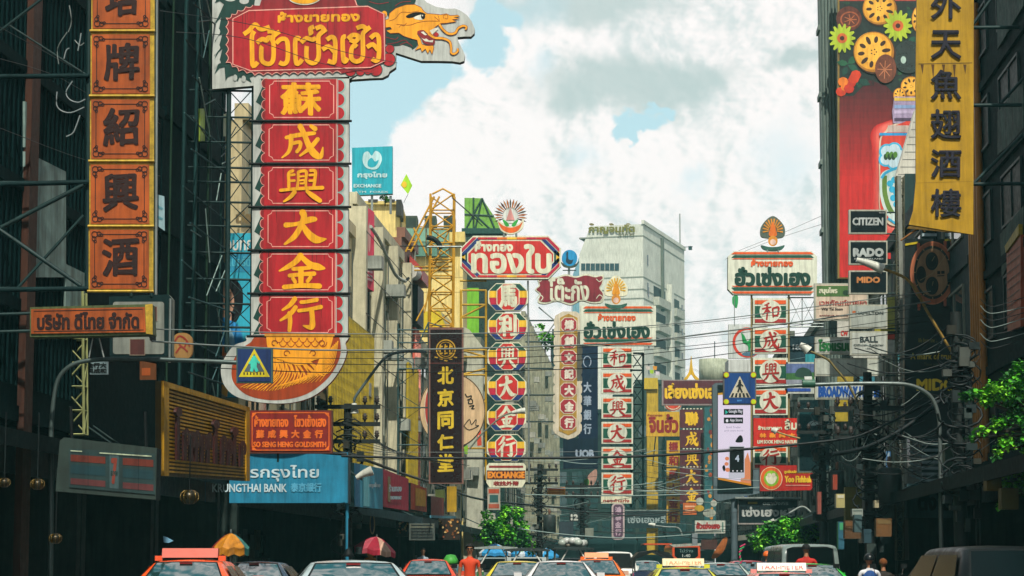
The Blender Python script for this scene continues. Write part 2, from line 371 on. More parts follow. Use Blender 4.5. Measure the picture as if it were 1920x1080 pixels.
def brush(mb, ch, x0, y0, x1, y1, m, off, fat=1.0, turn=0):
    w, h = x1 - x0, y1 - y0; sc = (w + h) / 2
    for k, st in enumerate(BR[ch]):
        P = catmull([(x0 + a * w, y0 + b * h, c * sc * fat) for a, b, c in st], 6)
        P2 = [p[:2] for p in P]; a, b = Vector(P2[0]), Vector(P2[-1])
        dd = (a - Vector(P2[1])); dd = dd.normalized() if dd.length else dd
        P = [(a.x + dd.x * P[0][2] * .7, a.y + dd.y * P[0][2] * .7, P[0][2] * .45)] + P
        e = (b - Vector(P2[-2])); e = e.normalized() if e.length else e
        P = P + [(b.x + e.x * P[-1][2] * .7, b.y + e.y * P[-1][2] * .7, P[-1][2] * .4)]
        n = len(P); mb.ribbon([p[:2] for p in P], 2.0, m, off + .002 * k, prof=lambda t: P[min(n - 1, int(round(t * (n - 1))))][2])
def char(mb, ch, x0, y0, x1, y1, m, off, bold=1.5, fat=1.0, **k):
    if ch in BR: brush(mb, ch, x0, y0, x1, y1, m, off, fat)
    else: mb.text(ch, x0, y0, x1, y1, m, off, bold=bold, pen=.65, wob=(x1 - x0) * .02, skew=-(y1 - y0) * .05, **k)

s = T('dragon_sign', 'towering red and gold vertical shop sign crowned by a painted golden dragon head', 'shop sign', 60, 565, 640)
# head board with the dragon
h = s.part('head_board')
out = [(398, -70), (398, 167), (478, 160.5), (478, 149), (655, 144), (655, 151.5)] + mp(c2, [(80, 1010), (380, 990), (520, 985), (590, 950), (610, 905), (690, 850), (690, 668), (760, 690), (900, 735), (1010, 770), (1200, 770), (1400, 775), (1500, 790), (1555, 770), (1565, 700), (1540, 640), (1480, 520), (1470, 470), (1560, 462), (1640, 462), (1685, 420), (1690, 370), (1650, 270), (1590, 190), (1500, 130), (1440, 108), (1330, 110), (1200, 85), (1080, 30), (1000, -60)]) + [(760, -70)]
h.poly(out, GREY, 0, .30, GREYS)
# dark flame border at the left
fl = [(486, -60)] + [(402, -60), (409, -42), (404, -30), (413, -18), (403, 6), (412, 2), (420, 8), (402, 47), (408, 40), (415, 32), (411, 52), (402, 82), (409, 68), (417, 64), (411, 86), (402, 112), (410, 98), (417, 92), (412, 112), (402, 140), (412, 128), (421, 126), (423, 152), (427, 145), (436, 141), (446, 153), (449, 145), (459, 148), (472, 155), (468, 146)] + [(480, 140), (470, 60)]
h.poly(fl, GREEND, .012)
for q in [(404, -25, 412, -10), (402, 18, 412, 42), (403, 54, 413, 76), (402, 84, 413, 104), (403, 112, 414, 128)]:
    h.poly(catmull([(q[0], q[3]), (q[0] + 2, q[1] + 6), (q[2] - 3, q[1]), (q[2], q[1] + 6), (q[2] - 4, q[3] - 8)], 4, True), GREY, .02)
for q in [(432, -4, 12, 7), (458, 2, 9, 6)]: h.poly(ell(*q), GREY, .02)
for q in [(441, 146, 4, 6), (457, 148, 4, 6)]: h.poly(ell(*q), GREY, .02)
# dark mane behind the head
h.poly(catmull(mp(c2, [(190, -60), (200, 60), (330, 85), (540, 160), (600, 230), (560, 380), (545, 540), (640, 580), (740, 575), (760, 560), (880, 600), (900, 625), (965, 570), (950, 500), (800, 470), (720, 300), (760, 150), (900, 90), (930, 40), (880, -60)]), 3, True), GREEND, .012)
for a in [[(560, 470), (680, 500), (720, 470)], [(580, 560), (700, 540), (800, 510), (860, 560)], [(350, 20), (470, 50), (600, 30)], [(680, 80), (760, 30), (880, 20)], [(740, 570), (830, 540), (900, 590)]]:
    h.ribbon(catmull(mp(c2, a), 5), 1.3, REDD, .018)
# golden head
OCH = mat('f0a01e', .5, .12); OUT = mat('7c2b16', .6, .1); WHT = mat('d8d6c6', .5, .1)
head = mp(c2, [(520, 270), (600, 240), (610, 170), (690, 105), (820, 62), (930, 58), (1010, 95), (1050, 150), (1090, 175), (1180, 180), (1260, 190), (1330, 175), (1380, 200), (1470, 192), (1500, 210), (1420, 222), (1500, 240), (1400, 250), (1460, 275), (1330, 295), (1250, 300), (1190, 345), (1150, 400), (1170, 470), (1100, 440), (1040, 385), (990, 395), (960, 430), (1000, 490), (1020, 560), (1080, 580), (1160, 575), (1172, 600), (1150, 690), (1120, 630), (1095, 680), (1065, 620), (1020, 660), (1005, 610), (930, 640), (975, 580), (960, 510), (880, 490), (790, 460), (730, 420), (620, 425), (570, 390), (640, 370), (620, 345), (540, 355)])
h.poly(head, OCH, .022); h.ribbon(head, .9, OUT, .024, closed=True)
h.poly(ell(*c2(545, 180), 5, 6), OCH, .022)
for a in [[(600, 270), (680, 240), (760, 160), (870, 160), (980, 140)], [(700, 310), (860, 320), (960, 290), (1080, 270), (1250, 270)], [(730, 350), (760, 320), (790, 330), (830, 290)], [(1180, 215), (1240, 260), (1220, 190)], [(1300, 240), (1290, 200), (1340, 190), (1345, 240), (1315, 235)]]:
    h.ribbon(catmull(mp(c2, a), 5), .8, OUT, .026)
h.poly(catmull(mp(c2, [(820, 205), (900, 165), (1000, 155), (1070, 185), (1000, 195), (900, 225), (840, 230)]), 4, True), BLACK, .026)
h.poly(catmull(mp(c2, [(915, 225), (1000, 190), (1060, 200), (1030, 250), (960, 250)]), 4, True), WHT, .029); h.poly(ell(*c2(1035, 210), 4, 5), BLACK, .032); h.poly(ell(*c2(1028, 200), 1.2, 1.4), WHT, .034)
h.poly(catmull(mp(c2, [(960, 405), (1030, 385), (1080, 440), (1180, 490), (1165, 570), (1050, 550), (1010, 480)]), 4, True), REDD, .026)
h.poly(mp(c2, [(1005, 410), (1040, 400), (1085, 445), (1060, 450)]), WHT, .029); h.poly(mp(c2, [(1010, 480), (1050, 500), (1075, 490), (1110, 515), (1165, 510), (1155, 540), (1060, 525)]), WHT, .029)
h.poly(mp(c2, [(1160, 440), (1200, 405), (1240, 435), (1200, 470)]), RED, .026); h.poly(mp(c2, [(1120, 390), (1190, 355), (1230, 365), (1150, 440)]), WHT, .026)
for a in [[(1240, 310), (1290, 380), (1360, 430), (1440, 420), (1480, 360), (1540, 330), (1585, 345), (1570, 380)], [(1100, 430), (1180, 480), (1290, 490), (1370, 530), (1390, 610), (1390, 670), (1430, 685), (1475, 650), (1470, 615)]]:
    P = catmull(mp(c2, a), 6); h.ribbon(P, 5.6, OUT, .026, 4.4); h.ribbon(P, 4.0, OCH, .030, 3.0)
for x, y, r in [(705, 131, 12.5), (729, 112, 13), (731, 92, 9), (657, 133, 11), (676, 134, 9), (690, 133, 8)]:
    h.poly(ell(x, y, r), GREEND, .013 + x * 1e-6); h.poly(ell(x, y, r - 1.4), RED, .017 + x * 1e-6)
# red name panel
pn = s.part('name_panel')
core = [(424, 34), (446, 20), (490, 9), (668, 10), (722, 27), (723, 116), (697, 129), (640, 135), (470, 140), (448, 132), (424, 118)]
pn.poly([(486, 14), (512, -70), (640, -70), (670, 14)], REDD, .020); pn.ribbon([(640, -70), (670, 12)], 1.8, PINKL, .024)
sc = scallop(along([(424, 34), (446, 20), (470, 8), (497, 9)], 15, False) + [(668, 11), (691, 12), (723, 27), (723, 116), (697, 128)] + along([(650, 138), (470, 142), (448, 134), (424, 118)], 19, False) + along([(424, 118), (424, 34)], 15, False), 0)
L1 = along([(640, 138), (478, 142), (448, 134), (424, 118), (424, 34), (446, 20), (476, 7)], 17, False) + [(476, 7)]
bump = []
for i in range(len(L1) - 1):
    a, b = Vector(L1[i]), Vector(L1[i + 1]); d = b - a; nn = Vector((-d.y, d.x)).normalized()
    bump += [tuple(a + d * (k / 6) + nn * 4.6 * math.sin(math.pi * k / 6)) for k in range(6)]
sil = bump + [(480, 11), (668, 11), (691, 12), (723, 27), (723, 116), (697, 128)]
pn.poly(sil, REDD, .034, .02); pn.ribbon(bump, 1.3, PINKL, .037)
octa = [(437, 36), (467, 20.5), (690, 12.5), (720, 27), (721.5, 115), (695, 127), (471, 133.5), (437, 121)]
pn.poly(octa, RED, .040); pn.ribbon(octa, 2.0, PINKL, .045, closed=True)
for k in range(12):
    x = R.uniform(445, 715); l_ = R.uniform(12, 70); pn.poly([(x - 1.1, 22), (x + 1.1, 22), (x + .3, 22 + l_), (x - .3, 22 + l_)], mat('7a1a1c', .6, .2), .0405 + .0001 * k)
for x in (531, 627): pn.ribbon([(x, 18), (x, 131)], .7, mat('5e1416', .6), .042)
pn.poly(ell(571, -8, 33, 18), WHT, .041); pn.poly(ell(571, -8, 31, 16), GOLD, .047)
pn.text('ห้างขายทอง', 521, 23, 675, 44, GOLD, .05, bold=1.3, skew=-3)
f = .054
def st(fn, pts, w=8.5, w1=None, sm=True, k=[0]):
    k[0] += 1; P = mp(fn, pts); pn.ribbon(catmull(P, 4) if sm else P, w, GOLD, f + .0008 * k[0], w1)
for a in [[(455, 440), (520, 395), (598, 315), (650, 365), (700, 375), (785, 345)], [(590, 400), (560, 460), (560, 600), (568, 830), (612, 815), (632, 790)],
          [(620, 550), (690, 500), (745, 520), (770, 480), (850, 500)], [(690, 590), (680, 620), (685, 770), (770, 815), (828, 755), (830, 560), (810, 490), (860, 440), (910, 405)], [(755, 405), (820, 405), (850, 450)],
          [(865, 555), (930, 500), (1005, 530), (1010, 760), (960, 815), (905, 795)], [(1170, 500), (1110, 505), (1115, 790), (1160, 800), (1195, 755)],
          [(1180, 545), (1250, 490), (1310, 510), (1370, 490)], [(1255, 590), (1250, 630), (1255, 760), (1335, 805), (1400, 740), (1400, 560), (1400, 470), (1440, 420), (1500, 375)],
          [(1275, 430), (1310, 420), (1295, 370), (1345, 345)], [(1365, 370), (1430, 345), (1470, 380)], [(1505, 510), (1570, 475), (1612, 530), (1605, 770), (1580, 795), (1520, 775)], [(1450, 635), (1530, 595), (1600, 660)]]: st(c1, a)
for a in [[(60, 470), (20, 500), (30, 760), (55, 780), (82, 740)], [(85, 500), (150, 450), (225, 470), (180, 530), (110, 510)], [(200, 600), (165, 580), (130, 640), (132, 745), (195, 785), (270, 735), (275, 560), (275, 440), (320, 385), (368, 350)],
          [(195, 365), (270, 340), (320, 375)], [(370, 490), (430, 445), (475, 490), (475, 730), (440, 775), (390, 750)], [(325, 605), (400, 570), (465, 640)]]: st(c2, a)
# six character panels, each with scalloped edge, and the strip of dark flames beside them
ys = [(148, 226), (230, 306), (310, 387), (391, 468), (472, 549), (553, 629)]
for (y0, y1), ch in zip(ys, '蘇成興大金行'):
    p = s.part('character_panel'); dx = -(y0 - 148) * .012
    p.rect(476 + dx, y0, 655 + dx * .5, y1, GREY, .05, .30, GREYS)
    p.poly([(479 + dx, y1), (492 + dx, y0 + 52), (480 + dx, y0 + 44), (494 + dx, y0 + 12), (489 + dx, y0), (500 + dx, y0), (500 + dx, y1)], GREEND, .054)
    x0 = 499 + dx; x1 = 630 + dx * .6
    for k in range(4): p.poly(ell(x0, y0 + 9 + k * (y1 - y0 - 18) / 3, 8.5, 9.6), PINKL, .058 + k * 2e-4); p.poly(ell(x0, y0 + 9 + k * (y1 - y0 - 18) / 3, 7.4, 8.6), REDD, .060 + k * 2e-4)
    p.rect(x0 - 1, y0 + 1, x1 + 3, y1 - 1, RED, .063)
    p.ribbon([(x1 + 1.5, y0 + 1), (x1 + 1.5, y1 - 1)], 1.6, PINKL, .066)
    for k in range(3):
        cy = y0 + 14 + k * (y1 - y0 - 27) / 2; p.poly(ell(x1 + 4.5, cy, 14.5, 13.6, 16, -90, 90), mat('8fb5ae', .5), .058 + k * 2e-4); p.poly(ell(x1 + 4.5, cy, 11.5, 11.5, 16, -90, 90), RED, .062 + k * 2e-4)
    a, b, c, d = x0 + 7, y0 + 5, x1 - 4, y1 - 5; g = 8
    notch = [(a + g, b), (c - g, b), (c - g + 2, b + 5), (c, b + g), (c, d - g), (c - g + 2, d - 5), (c - g, d), (a + g, d), (a + g - 2, d - 5), (a, d - g), (a, b + g), (a + g - 2, b + 5)]
    p.ribbon(notch, 1.7, PINKL, .067, closed=True)
    bx = {'蘇': (526, 604), '成': (529, 606), '興': (526, 606), '大': (529, 612), '金': (524, 609), '行': (526, 603)}[ch]
    if ch == '蘇': p.text(ch, bx[0], y0 + 7, bx[1], y1 - 9, GOLD, .07, bold=2.3, pen=.8, wob=2.0)
    else: brush(p, ch, bx[0], y0 + 7, bx[1], y1 - 8, GOLD, .07, 1.0 if ch != '興' else .85)
    for k in range(4):
        x = R.uniform(x0 + 4, x1 - 4); l_ = R.uniform(10, 46); p.poly([(x - 1.0, y0 + 1), (x + 1.0, y0 + 1), (x + .25, y0 + l_), (x - .25, y0 + l_)], mat('6e1819', .6, .2), .0655 + .0001 * k)
    p.ptube([(468 + dx, y1 + 2), (660 + dx * .5, y1 + 2)], .035, BLACK, .08)
# the round tail medallion under the column
md = s.part('medallion')
rim = catmull([(478, 628), (462, 640), (440, 648), (424, 668), (415, 690), (420, 720), (440, 742), (475, 753), (520, 757), (556, 754), (590, 742), (620, 718), (640, 690), (650, 664), (648, 645), (640, 628)], 5, True)
md.poly(rim, GREY, .09, .30, mat('c2543a', .6, .2))
disc = catmull([(494, 630), (470, 643), (448, 660), (436, 686), (438, 716), (462, 740), (500, 750), (540, 749), (578, 738), (609, 716), (628, 692), (639, 664), (637, 634), (628, 628)], 5, True)
SCL = mat('9c3c14', .5, .2); YEL = mat('f0a020', .5, .15)
md.poly(disc, SCL, .095)
for k in range(34):      # combed golden strands
    t = k / 33; x = 452 + 176 * t; yb = 744 - 36 * abs(t - .35) ** 1.6 * 2
    P = catmull([(525 + 70 * (t - .3), 668 + 8 * math.sin(k)), (500 + 110 * t, 700 + 6 * math.sin(k * 2.1)), (x, yb - 4 - 20 * t)], 5)
    md.ribbon(P, 3.2, YEL, .100 + k * 3e-4, 1.2)
for k in range(12):
    P = catmull([(634 - 3 * k, 640 + 3 * k), (626 - 4 * k, 680 + 2 * k), (600 - 8 * k, 716 + k)], 5); md.ribbon(P, 2.6, YEL, .109 + k * 3e-4, .8)
belly = catmull([(500, 631), (502, 650), (508, 668), (530, 676), (562, 686), (590, 676), (612, 668), (620, 652), (626, 631)], 4) + [(626, 629), (500, 629)]
md.poly(belly, YEL, .115)
for r_ in range(2):
    for k in range(6): md.ribbon(ell(524 + k * 15 + r_ * 7.5, 634 + r_ * 8, 7, 9, 9, 180, 360), 1.3, SCL, .118 + .0005 * k + .004 * r_)
for cx, cy, w in [(515, 645, 1), (605, 645, -1), (538, 664, 1), (588, 664, -1)]: md.ribbon([(cx + w * 6.5 * math.cos(a) * (1 - a / 9), cy - 7 * math.sin(a) * (1 - a / 9)) for a in [x * .5 for x in range(11)]], 1.5, OUT, .126)
md.rect(497, 626.5, 628, 631.5, mat('c98b2c', .5), .13)
# steel truss that carries the sign from the facade
tr = s.part('truss'); L = s.L
for y in [165, 215, 262, 310, 337, 375, 420, 470, 520, 566, 610]:
    a, b = L(300, y), L(478, y + 3); tr.tube([(a[0], .2, a[1]), (b[0], .2, b[1])], .03, IRON, 4)
for x, r in [(470, .05), (424, .07)]:
    a, b = L(x + 4, 150), L(x, 660); tr.tube([(a[0], .18, a[1]), (b[0], .18, b[1])], r, IRON, 5)
yy = [165, 215, 262, 310, 375, 420, 470, 520, 566, 610]
for i in range(len(yy) - 1):
    for u, v in (((426, yy[i]), (472, yy[i + 1])), ((472, yy[i]), (426, yy[i + 1]))):
        a, b = L(*u), L(*v); tr.tube([(a[0], .21, a[1]), (b[0], .21, b[1])], .014, IRON, 4)
# ------------------------------------------------------------------ signs of the left side, near to far
ORG = mat('a8501a', .5, .35, streak=.45); ORGD = mat('260c08', .6, .2); BRASS = mat('b9992c', .45, .5, metal=.3, scale=9, spec=.5); BRASSD = mat('4d5a34', .6, .5, scale=12)
# A tall orange restaurant sign: five framed boxes
s = T('restaurant_sign', 'tall vertical sign of dark orange square boxes in tarnished brass frames near the left edge', 'shop sign', 42, 228, 545)
def scroll(p, cx, cy, sx, sy, o):
    for q in [(0, 0, 5.5), (8, -1, 4), (-1, 8, 4), (13, 1, 2.5), (1, 13, 2.5)]:
        p.ribbon(ell(cx + sx * q[0], cy + sy * q[1], q[2], q[2], 12), 1.5, ORGD, o, closed=True)
for i, ch in enumerate('塔牌紹興酒'):
    p = s.part('character_box'); y0 = -62 + i * 122; y1 = y0 + 119; dx = -i * 1.2
    x0, x1 = 171 + dx, 290 + dx * .5
    p.rect(x0, y0, x1, y1, BRASS, .0, .35, BRASSD); p.rect(x0 + 3, y0 + 5, x1 - 8, y1 - 3, ORG, .03, .02)
    a, b, c, d = x0 + 12, y0 + 14, x1 - 17, y1 - 12
    p.ribbon([(a + 8, b), (c - 8, b), (c, b + 8), (c, d - 8), (c - 8, d), (a + 8, d), (a, d - 8), (a, b + 8)], 1.5, ORGD, .036, closed=True)
    for cx, cy, sx, sy in ((a, b, 1, 1), (c, b, -1, 1), (a, d, 1, -1), (c, d, -1, -1)): scroll(p, cx, cy, sx, sy, .04)
    p.text(ch, x0 + 25, y0 + 22, x1 - 26, y1 - 24, ORGD, .045, bold=2.6, pen=.6, wob=2.4, skew=-4)
    p.ptube([(x0 - 2, y1 + 1.5), (x1 + 1, y1 + 1.5)], .03, BRASS, .03)
fr = s.part('bracket'); L = s.L
fr.ptube([(164, -60), (160, 545)], .055, IRON, -.2); fr.ptube([(291, -60), (289, 550)], .03, STEEL, -.2)
for a, b, r in [((-60, 142), (165, 140), .05), ((-60, 345), (165, 340), .05), ((-60, 543), (165, 540), .05), ((-10, 62), (110, -30), .03), ((0, 425), (155, 345), .045), ((30, 540), (155, 402), .03), ((-5, 428), (150, 535), .045), ((15, 45), (160, 138), .02)]:
    fr.ptube([a, b], r, IRON if r < .05 else DARK2, -.1)
for y in (140, 340, 540): fr.ptube([(-60, y - 4), (165, y - 4)], .02, IRON, -.3)
for k in range(3): fr.ptube(catmull([[(128, 60), (134, 40), (130, 10)], [(110, 120), (108, 90), (126, 60)], [(140, 75), (150, 85), (158, 80)]][k], 4), .01, STEEL, .0)
s = T('neon_tube_scrap', 'broken white neon tube dangling beside the tall orange boxes', 'neon tube', 41.6, 140, 200)
for q in [[(136, 152), (124, 172), (130, 186), (146, 192), (160, 186)], [(107, 172), (106, 196), (116, 208), (134, 211), (158, 201)], [(150, 216), (143, 236), (136, 250), (124, 256)], [(120, 110), (124, 95), (130, 90)], [(146, 95), (150, 75), (152, 62)]]:
    s.part('tube').ptube(catmull(q, 5), .012, mat('7d888a', .3, 0))
# B horizontal orange company board
s = T('company_board', 'long horizontal orange board with dark Thai lettering and speckled brass edge', 'shop sign', 40, 170, 632)
p = s.part('board'); pts = [(56, 576), (284, 570), (287, 627), (56, 632)]
p.poly(pts, BRASSD, 0, .4, BRASSD); p.poly([(59, 580), (272, 576), (274, 623), (59, 626)], mat('a04c16', .5, .45, streak=.5), .03)
p.ribbon([(64, 584), (268, 580), (270, 619), (64, 622)], 1.6, ORGD, .034, closed=True); p.text('บริษัท ดีไทย จำกัด', 70, 586, 262, 619, ORGD, .04, bold=1.5, skew=-2)
p.poly([(273, 572), (287, 570), (287, 628), (275, 626)], BRASS, .05)
b = s.part('bracket')
for y in (585, 618): b.ptube([(-40, y + 3), (60, y)], .03, IRON, -.2)
b.ptube([(170, 632), (163, 668)], .015, STEEL, -.2); b.ptube([(182, 632), (191, 668)], .015, STEEL, -.2)
# C grey cabinet sign behind it, shabby and cut-cornered
s = T('grey_light_box', 'dark framed hanging sign cabinet with a shabby pale grey face and brown patches', 'light box sign', 48, 262, 672)
p = s.part('cabinet'); p.poly([(204, 556), (316, 552), (323, 560), (322, 668), (206, 672)], DARK2, 0, .35, mat('76877e', .5, .4))
q = s.part('face'); q.poly(rrect(212, 566, 308, 664, 5), mat('7f857d', .5, .3), .02, .01); q.text('d', 280, 616, 293, 640, BLACK, .03, bold=2.2)
for r in ((244, 636, 272, 666), (284, 575, 295, 602)): q.rect(*r, mat('4a2522', .6, .2), .03); q.ribbon(rc(r[0], r[1], r[2], r[3]), 1.6, mat('8e8474', .5), .034, closed=True)
b = s.part('hanger'); b.ptube([(246, 556), (246, 530)], .04, IRON); b.ptube([(284, 556), (284, 530)], .04, IRON); b.ptube([(320, 560), (318, 680)], .03, STEEL, .02)
# 7-Eleven light box
s = T('striped_light_box', 'dusty dark light box with red and green stripes and a numeral in the middle', 'shop sign', 38, 200, 935)
p = s.part('cabinet'); p.poly([(112, 826), (120, 820), (294, 840), (292, 937), (104, 921)], mat('24342f', .6, .4), 0, .5, DARK2)
q = s.part('face'); T0 = lambda u, v: (133 + u * 155, 846 + u * 10 + v * (63 + u * 3))
def band(u0, u1, v0, v1, m, o): q.poly([T0(u0, v0), T0(u1, v0), T0(u1, v1), T0(u0, v1)], m, o)
band(-.02, 1.02, -.08, 1.08, mat('1f3636', .4, .4), .02)
for u0, u1 in ((.0, .42), (.63, 1.0)):
    band(u0, u1, .10, .30, mat('5f2618', .4, .5), .026); band(u0, u1, .40, .66, mat('11343a', .4, .2), .026); band(u0, u1, .80, .98, mat('532a2a', .4, .3), .026)
band(.47, .58, .02, 1.0, mat('3c5254', .4, .4), .026)
q.text('7', *T0(.49, .12), *T0(.565, .88), mat('7a3324', .4, .2), .032, bold=2.0); q.text('ELEVEN', *T0(.485, .50), *T0(.57, .62), mat('10302e', .4, 0), .034, bold=.3)
for u in (.21, .82): band(u, u + .004, 0, 1, DARK2, .036)
for u0, u1, v in ((0, .14, -.03), (.35, .98, -.02)): band(u0, u1, v, v + .035, mat('a9b79a', .5, .6, scale=9), .04)
b = s.part('hanger'); b.ptube([(130, 822), (128, 760)], .03, BLACK, -.2); b.ptube([(270, 838), (268, 770)], .03, BLACK, -.2)
# G yellow corrugated board with red raised lettering, parallel to the facade
s = T('corrugated_board', 'mustard yellow corrugated sheet board with flaking raised red lettering', 'shop sign', 46, 302, 896, yaw=YAWL)
p = s.part('sheet'); MU = mat('b98a18', .55, .35); MU2 = mat('4f3c10', .6, .35); RL = mat('3a120f', .55, .3)
def V(u, v): return (302 + u * 162, (714 + u * 50) + v * ((892 - 714) + u * (902 - 764 - 178)))
p.poly([V(0, 0), V(1, 0), V(1, 1), V(0, 1)], MU2, 0, .12)
for k in range(22): p.poly([V(.03, .08 + k * .041), V(1, .08 + k * .041), V(1, .10 + k * .041), V(.03, .10 + k * .041)], MU, .03, .03)
for a in ([V(0, 0), V(.06, 0), V(.06, 1), V(0, 1)], [V(0, 0), V(1, 0), V(1, .06), V(0, .06)], [V(.96, 0), V(1, 0), V(1, 1), V(.96, 1)]): p.poly(a, MU, .06, .06)
q = s.part('lettering')
for u, v0, hd in ((.12, .30, 1), (.20, .44, 0), (.27, .46, 0), (.33, .44, 0), (.40, .47, 0), (.47, .44, 0), (.56, .34, 1), (.64, .44, 0), (.71, .47, 0), (.78, .38, 1), (.86, .46, 0)):
    q.poly([V(u, v0 + .06), V(u + .035, v0 + .05), V(u + .035, .82), V(u, .82)], RL, .12, .05)
    if hd: q.poly(ell(*V(u + .02, v0), 6, 9, 12), RL, .13, .06)
    if not hd: q.ribbon(catmull([V(u, v0 + .1), V(u + .02, v0 + .03), V(u + .05, v0 + .08), V(u + .045, v0 + .2)], 4), 5, RL, .13)
s = T('warm_lamp_sign', 'small amber lit plaque high on the shadowed left shopfront', 'sign', 52, 285, 705); p = s.mesh()
p.poly([(262, 676), (292, 682), (292, 712), (262, 712)], mat('5e3413', .5, .3), 0, .1); p.rect(266, 690, 282, 704, mat('9a4a1a', .5, .2), .01)
s = T('chinese_plate', 'small pale weathered plate with dark Chinese characters under the orange boards', 'sign', 50, 180, 700); p = s.mesh()
p.rect(160, 678, 203, 702, mat('6d8287', .5, .25), 0, .05); p.text('金行大', 163, 680, 200, 690, BLACK, .01, bold=.6); p.text('興成和', 163, 691, 200, 700, BLACK, .01, bold=.6)
s = T('round_wall_badge', 'cream oval badge with red flourishes on the shadowed facade beside the scaffold', 'sign', 56, 342, 675); p = s.mesh()
p.poly(rrect(323, 624, 361, 674, 16), mat('9a7440', .5, .3), 0, .15)
for q in ([(328, 640), (336, 630), (348, 636), (356, 650)], [(330, 662), (340, 650), (352, 660)], [(336, 645), (345, 652), (350, 640)]): p.ribbon(catmull(q, 4), 3, mat('8a2a22', .5), .01)
s = T('faded_banner', 'small faded white and teal cloth banner clipped to the tall orange boxes', 'banner', 43, 298, 432); p = s.mesh()
p.poly([(289, 363), (308, 368), (309, 433), (290, 420)], mat('8fb0b8', .6, .35, streak=.5), 0, .02); p.ribbon([(293, 385), (305, 392)], 4, mat('58909c', .6), .01); p.ribbon([(293, 405), (305, 411)], 4, mat('58909c', .6), .01)
# H small red goldsmith board
s = T('goldsmith_board', 'red horizontal board with orange border, Thai, Chinese and English goldsmith lettering', 'shop sign', 57, 546, 850)
p = s.part('board'); OR2 = mat('e06a1e', .5, .1)
p.rect(467, 769, 623, 850, mat('5c2a1c', .6, .2), 0, .3); p.rect(470, 771, 620, 846, mat('7d1c18', .5, .25, streak=.35), .02)
p.ribbon([(478, 774), (612, 774), (617, 780), (617, 838), (612, 844), (478, 844), (473, 838), (473, 780)], 1.5, OR2, .026, closed=True)
for x, y, a, b in ((473, 774, 1, 1), (617, 774, -1, 1), (473, 844, 1, -1), (617, 844, -1, -1)): p.poly([(x, y), (x + 9 * a, y), (x, y + 9 * b)], OR2, .024)
p.text('ห้างขายทอง', 477, 779, 541, 801, OR2, .03, bold=.8); p.text('โซวเซ้งเฮง', 551, 778, 612, 801, OR2, .03, bold=.8)
for i, ch in enumerate('蘇成興大金行'): p.text(ch, 480 + i * 22, 806, 496 + i * 22, 822, OR2, .03, bold=.9)
p.text('SO SENG HENG GOLDSMITH', 475, 828, 612, 839, OR2, .03, bold=.7)
b = s.part('bracket'); b.ptube([(470, 800), (400, 806)], .03, IRON, -.15); b.ptube([(520, 850), (520, 866)], .03, IRON, -.15)
# I blue bank fascia
s = T('bank_fascia', 'large sky blue bank fascia panel with white Thai and English bank lettering', 'shop sign', 61, 560, 945)
p = s.part('panel'); BLU = mat('2384a8', .5, .25, k=.85); BL2 = mat('bcd2da', .5, .05); BL3 = mat('4f9fc0', .5, .05)
p.rect(430, 848, 652, 943, BLU, 0, .5, mat('16506a', .6, .2)); p.rect(652.2, 846, 655, 944, mat('15303a', .6), .02, .5)
p.text('ธนาคารกรุงไทย', 376, 872, 598, 903, BL2, .02, bold=.6); p.text('KRUNGTHAI BANK', 398, 907, 538, 923, BL2, .02, bold=.4); p.text('泰京銀行', 545, 905, 603, 923, BL3, .02, bold=.7)
for x in (385, 470, 560): p.ribbon([(x, 849), (x, 942)], .6, mat('156d92', .5), .012)
b = s.part('support_pipe'); b.ptube([(650, 940), (650, 1050)], .05, mat('2b7d9c', .4, .2), -.2)
for nm, x0, x1, ya, yb, yc, yd, m, lb, txts in [
    ('side_fascia', 664, 718, 868, 879, 950, 955, mat('3f9fbe', .5, .2), 'pale blue bank side fascia in a pair of lit posters along the walkway', [('กรุงไทย', 690, 905, 712, 916, BL2)]),
    ('side_fascia', 718, 766, 879, 898, 950, 958, mat('b02342', .5, .2), 'crimson shop fascia with white Thai lettering right of the pale blue one', [('ร้านทอง', 728, 908, 752, 922, BL2), ('YAOWARAT', 730, 930, 752, 937, BL2)]),
    ('side_fascia', 770, 800, 905, 916, 955, 960, mat('a3371c', .5, .3), 'orange red fascia with a golden picture beyond the crimson one', []),
    ('side_fascia', 808, 832, 930, 934, 966, 968, mat('94433c', .5, .2), 'dull pink board over a pale blue edge beyond the orange red fascia', [])]:
    px = (x0 + x1) / 2; d = 8.22 / (.06 + (960 - px) / F) * 1.0
    s = T(nm, lb, 'shop sign', d, px, yc, yaw=YAWL, group='fascias above the left walkway'); p = s.mesh()
    p.poly([(x0, ya), (x1, yb), (x1, yd), (x0, yc)], m, 0, .3, DARK2)
    for t_, a, b_, c, e, mm in txts: p.text(t_, a, b_, c, e, mm, .02, bold=.5)
    if x0 == 770: p.poly([(778, 914), (797, 920), (797, 950), (778, 948)], mat('b98a2a', .5, .5, scale=4), .02)
    if x0 == 664: p.poly([(680, 878), (692, 880), (692, 950), (680, 949)], mat('6fc0cf', .5, .1), .02); p.poly([(664, 868), (674, 870), (674, 950), (664, 949)], mat('1d6c94', .5), .02)
    if x0 == 718: p.poly([(726, 893), (731, 894), (731, 942), (726, 940)], mat('8a7a56', .5), .02)
    if x0 == 808: p.poly([(806, 966), (854, 968), (854, 972), (806, 971)], mat('5fa3b8', .4), .03, .03)
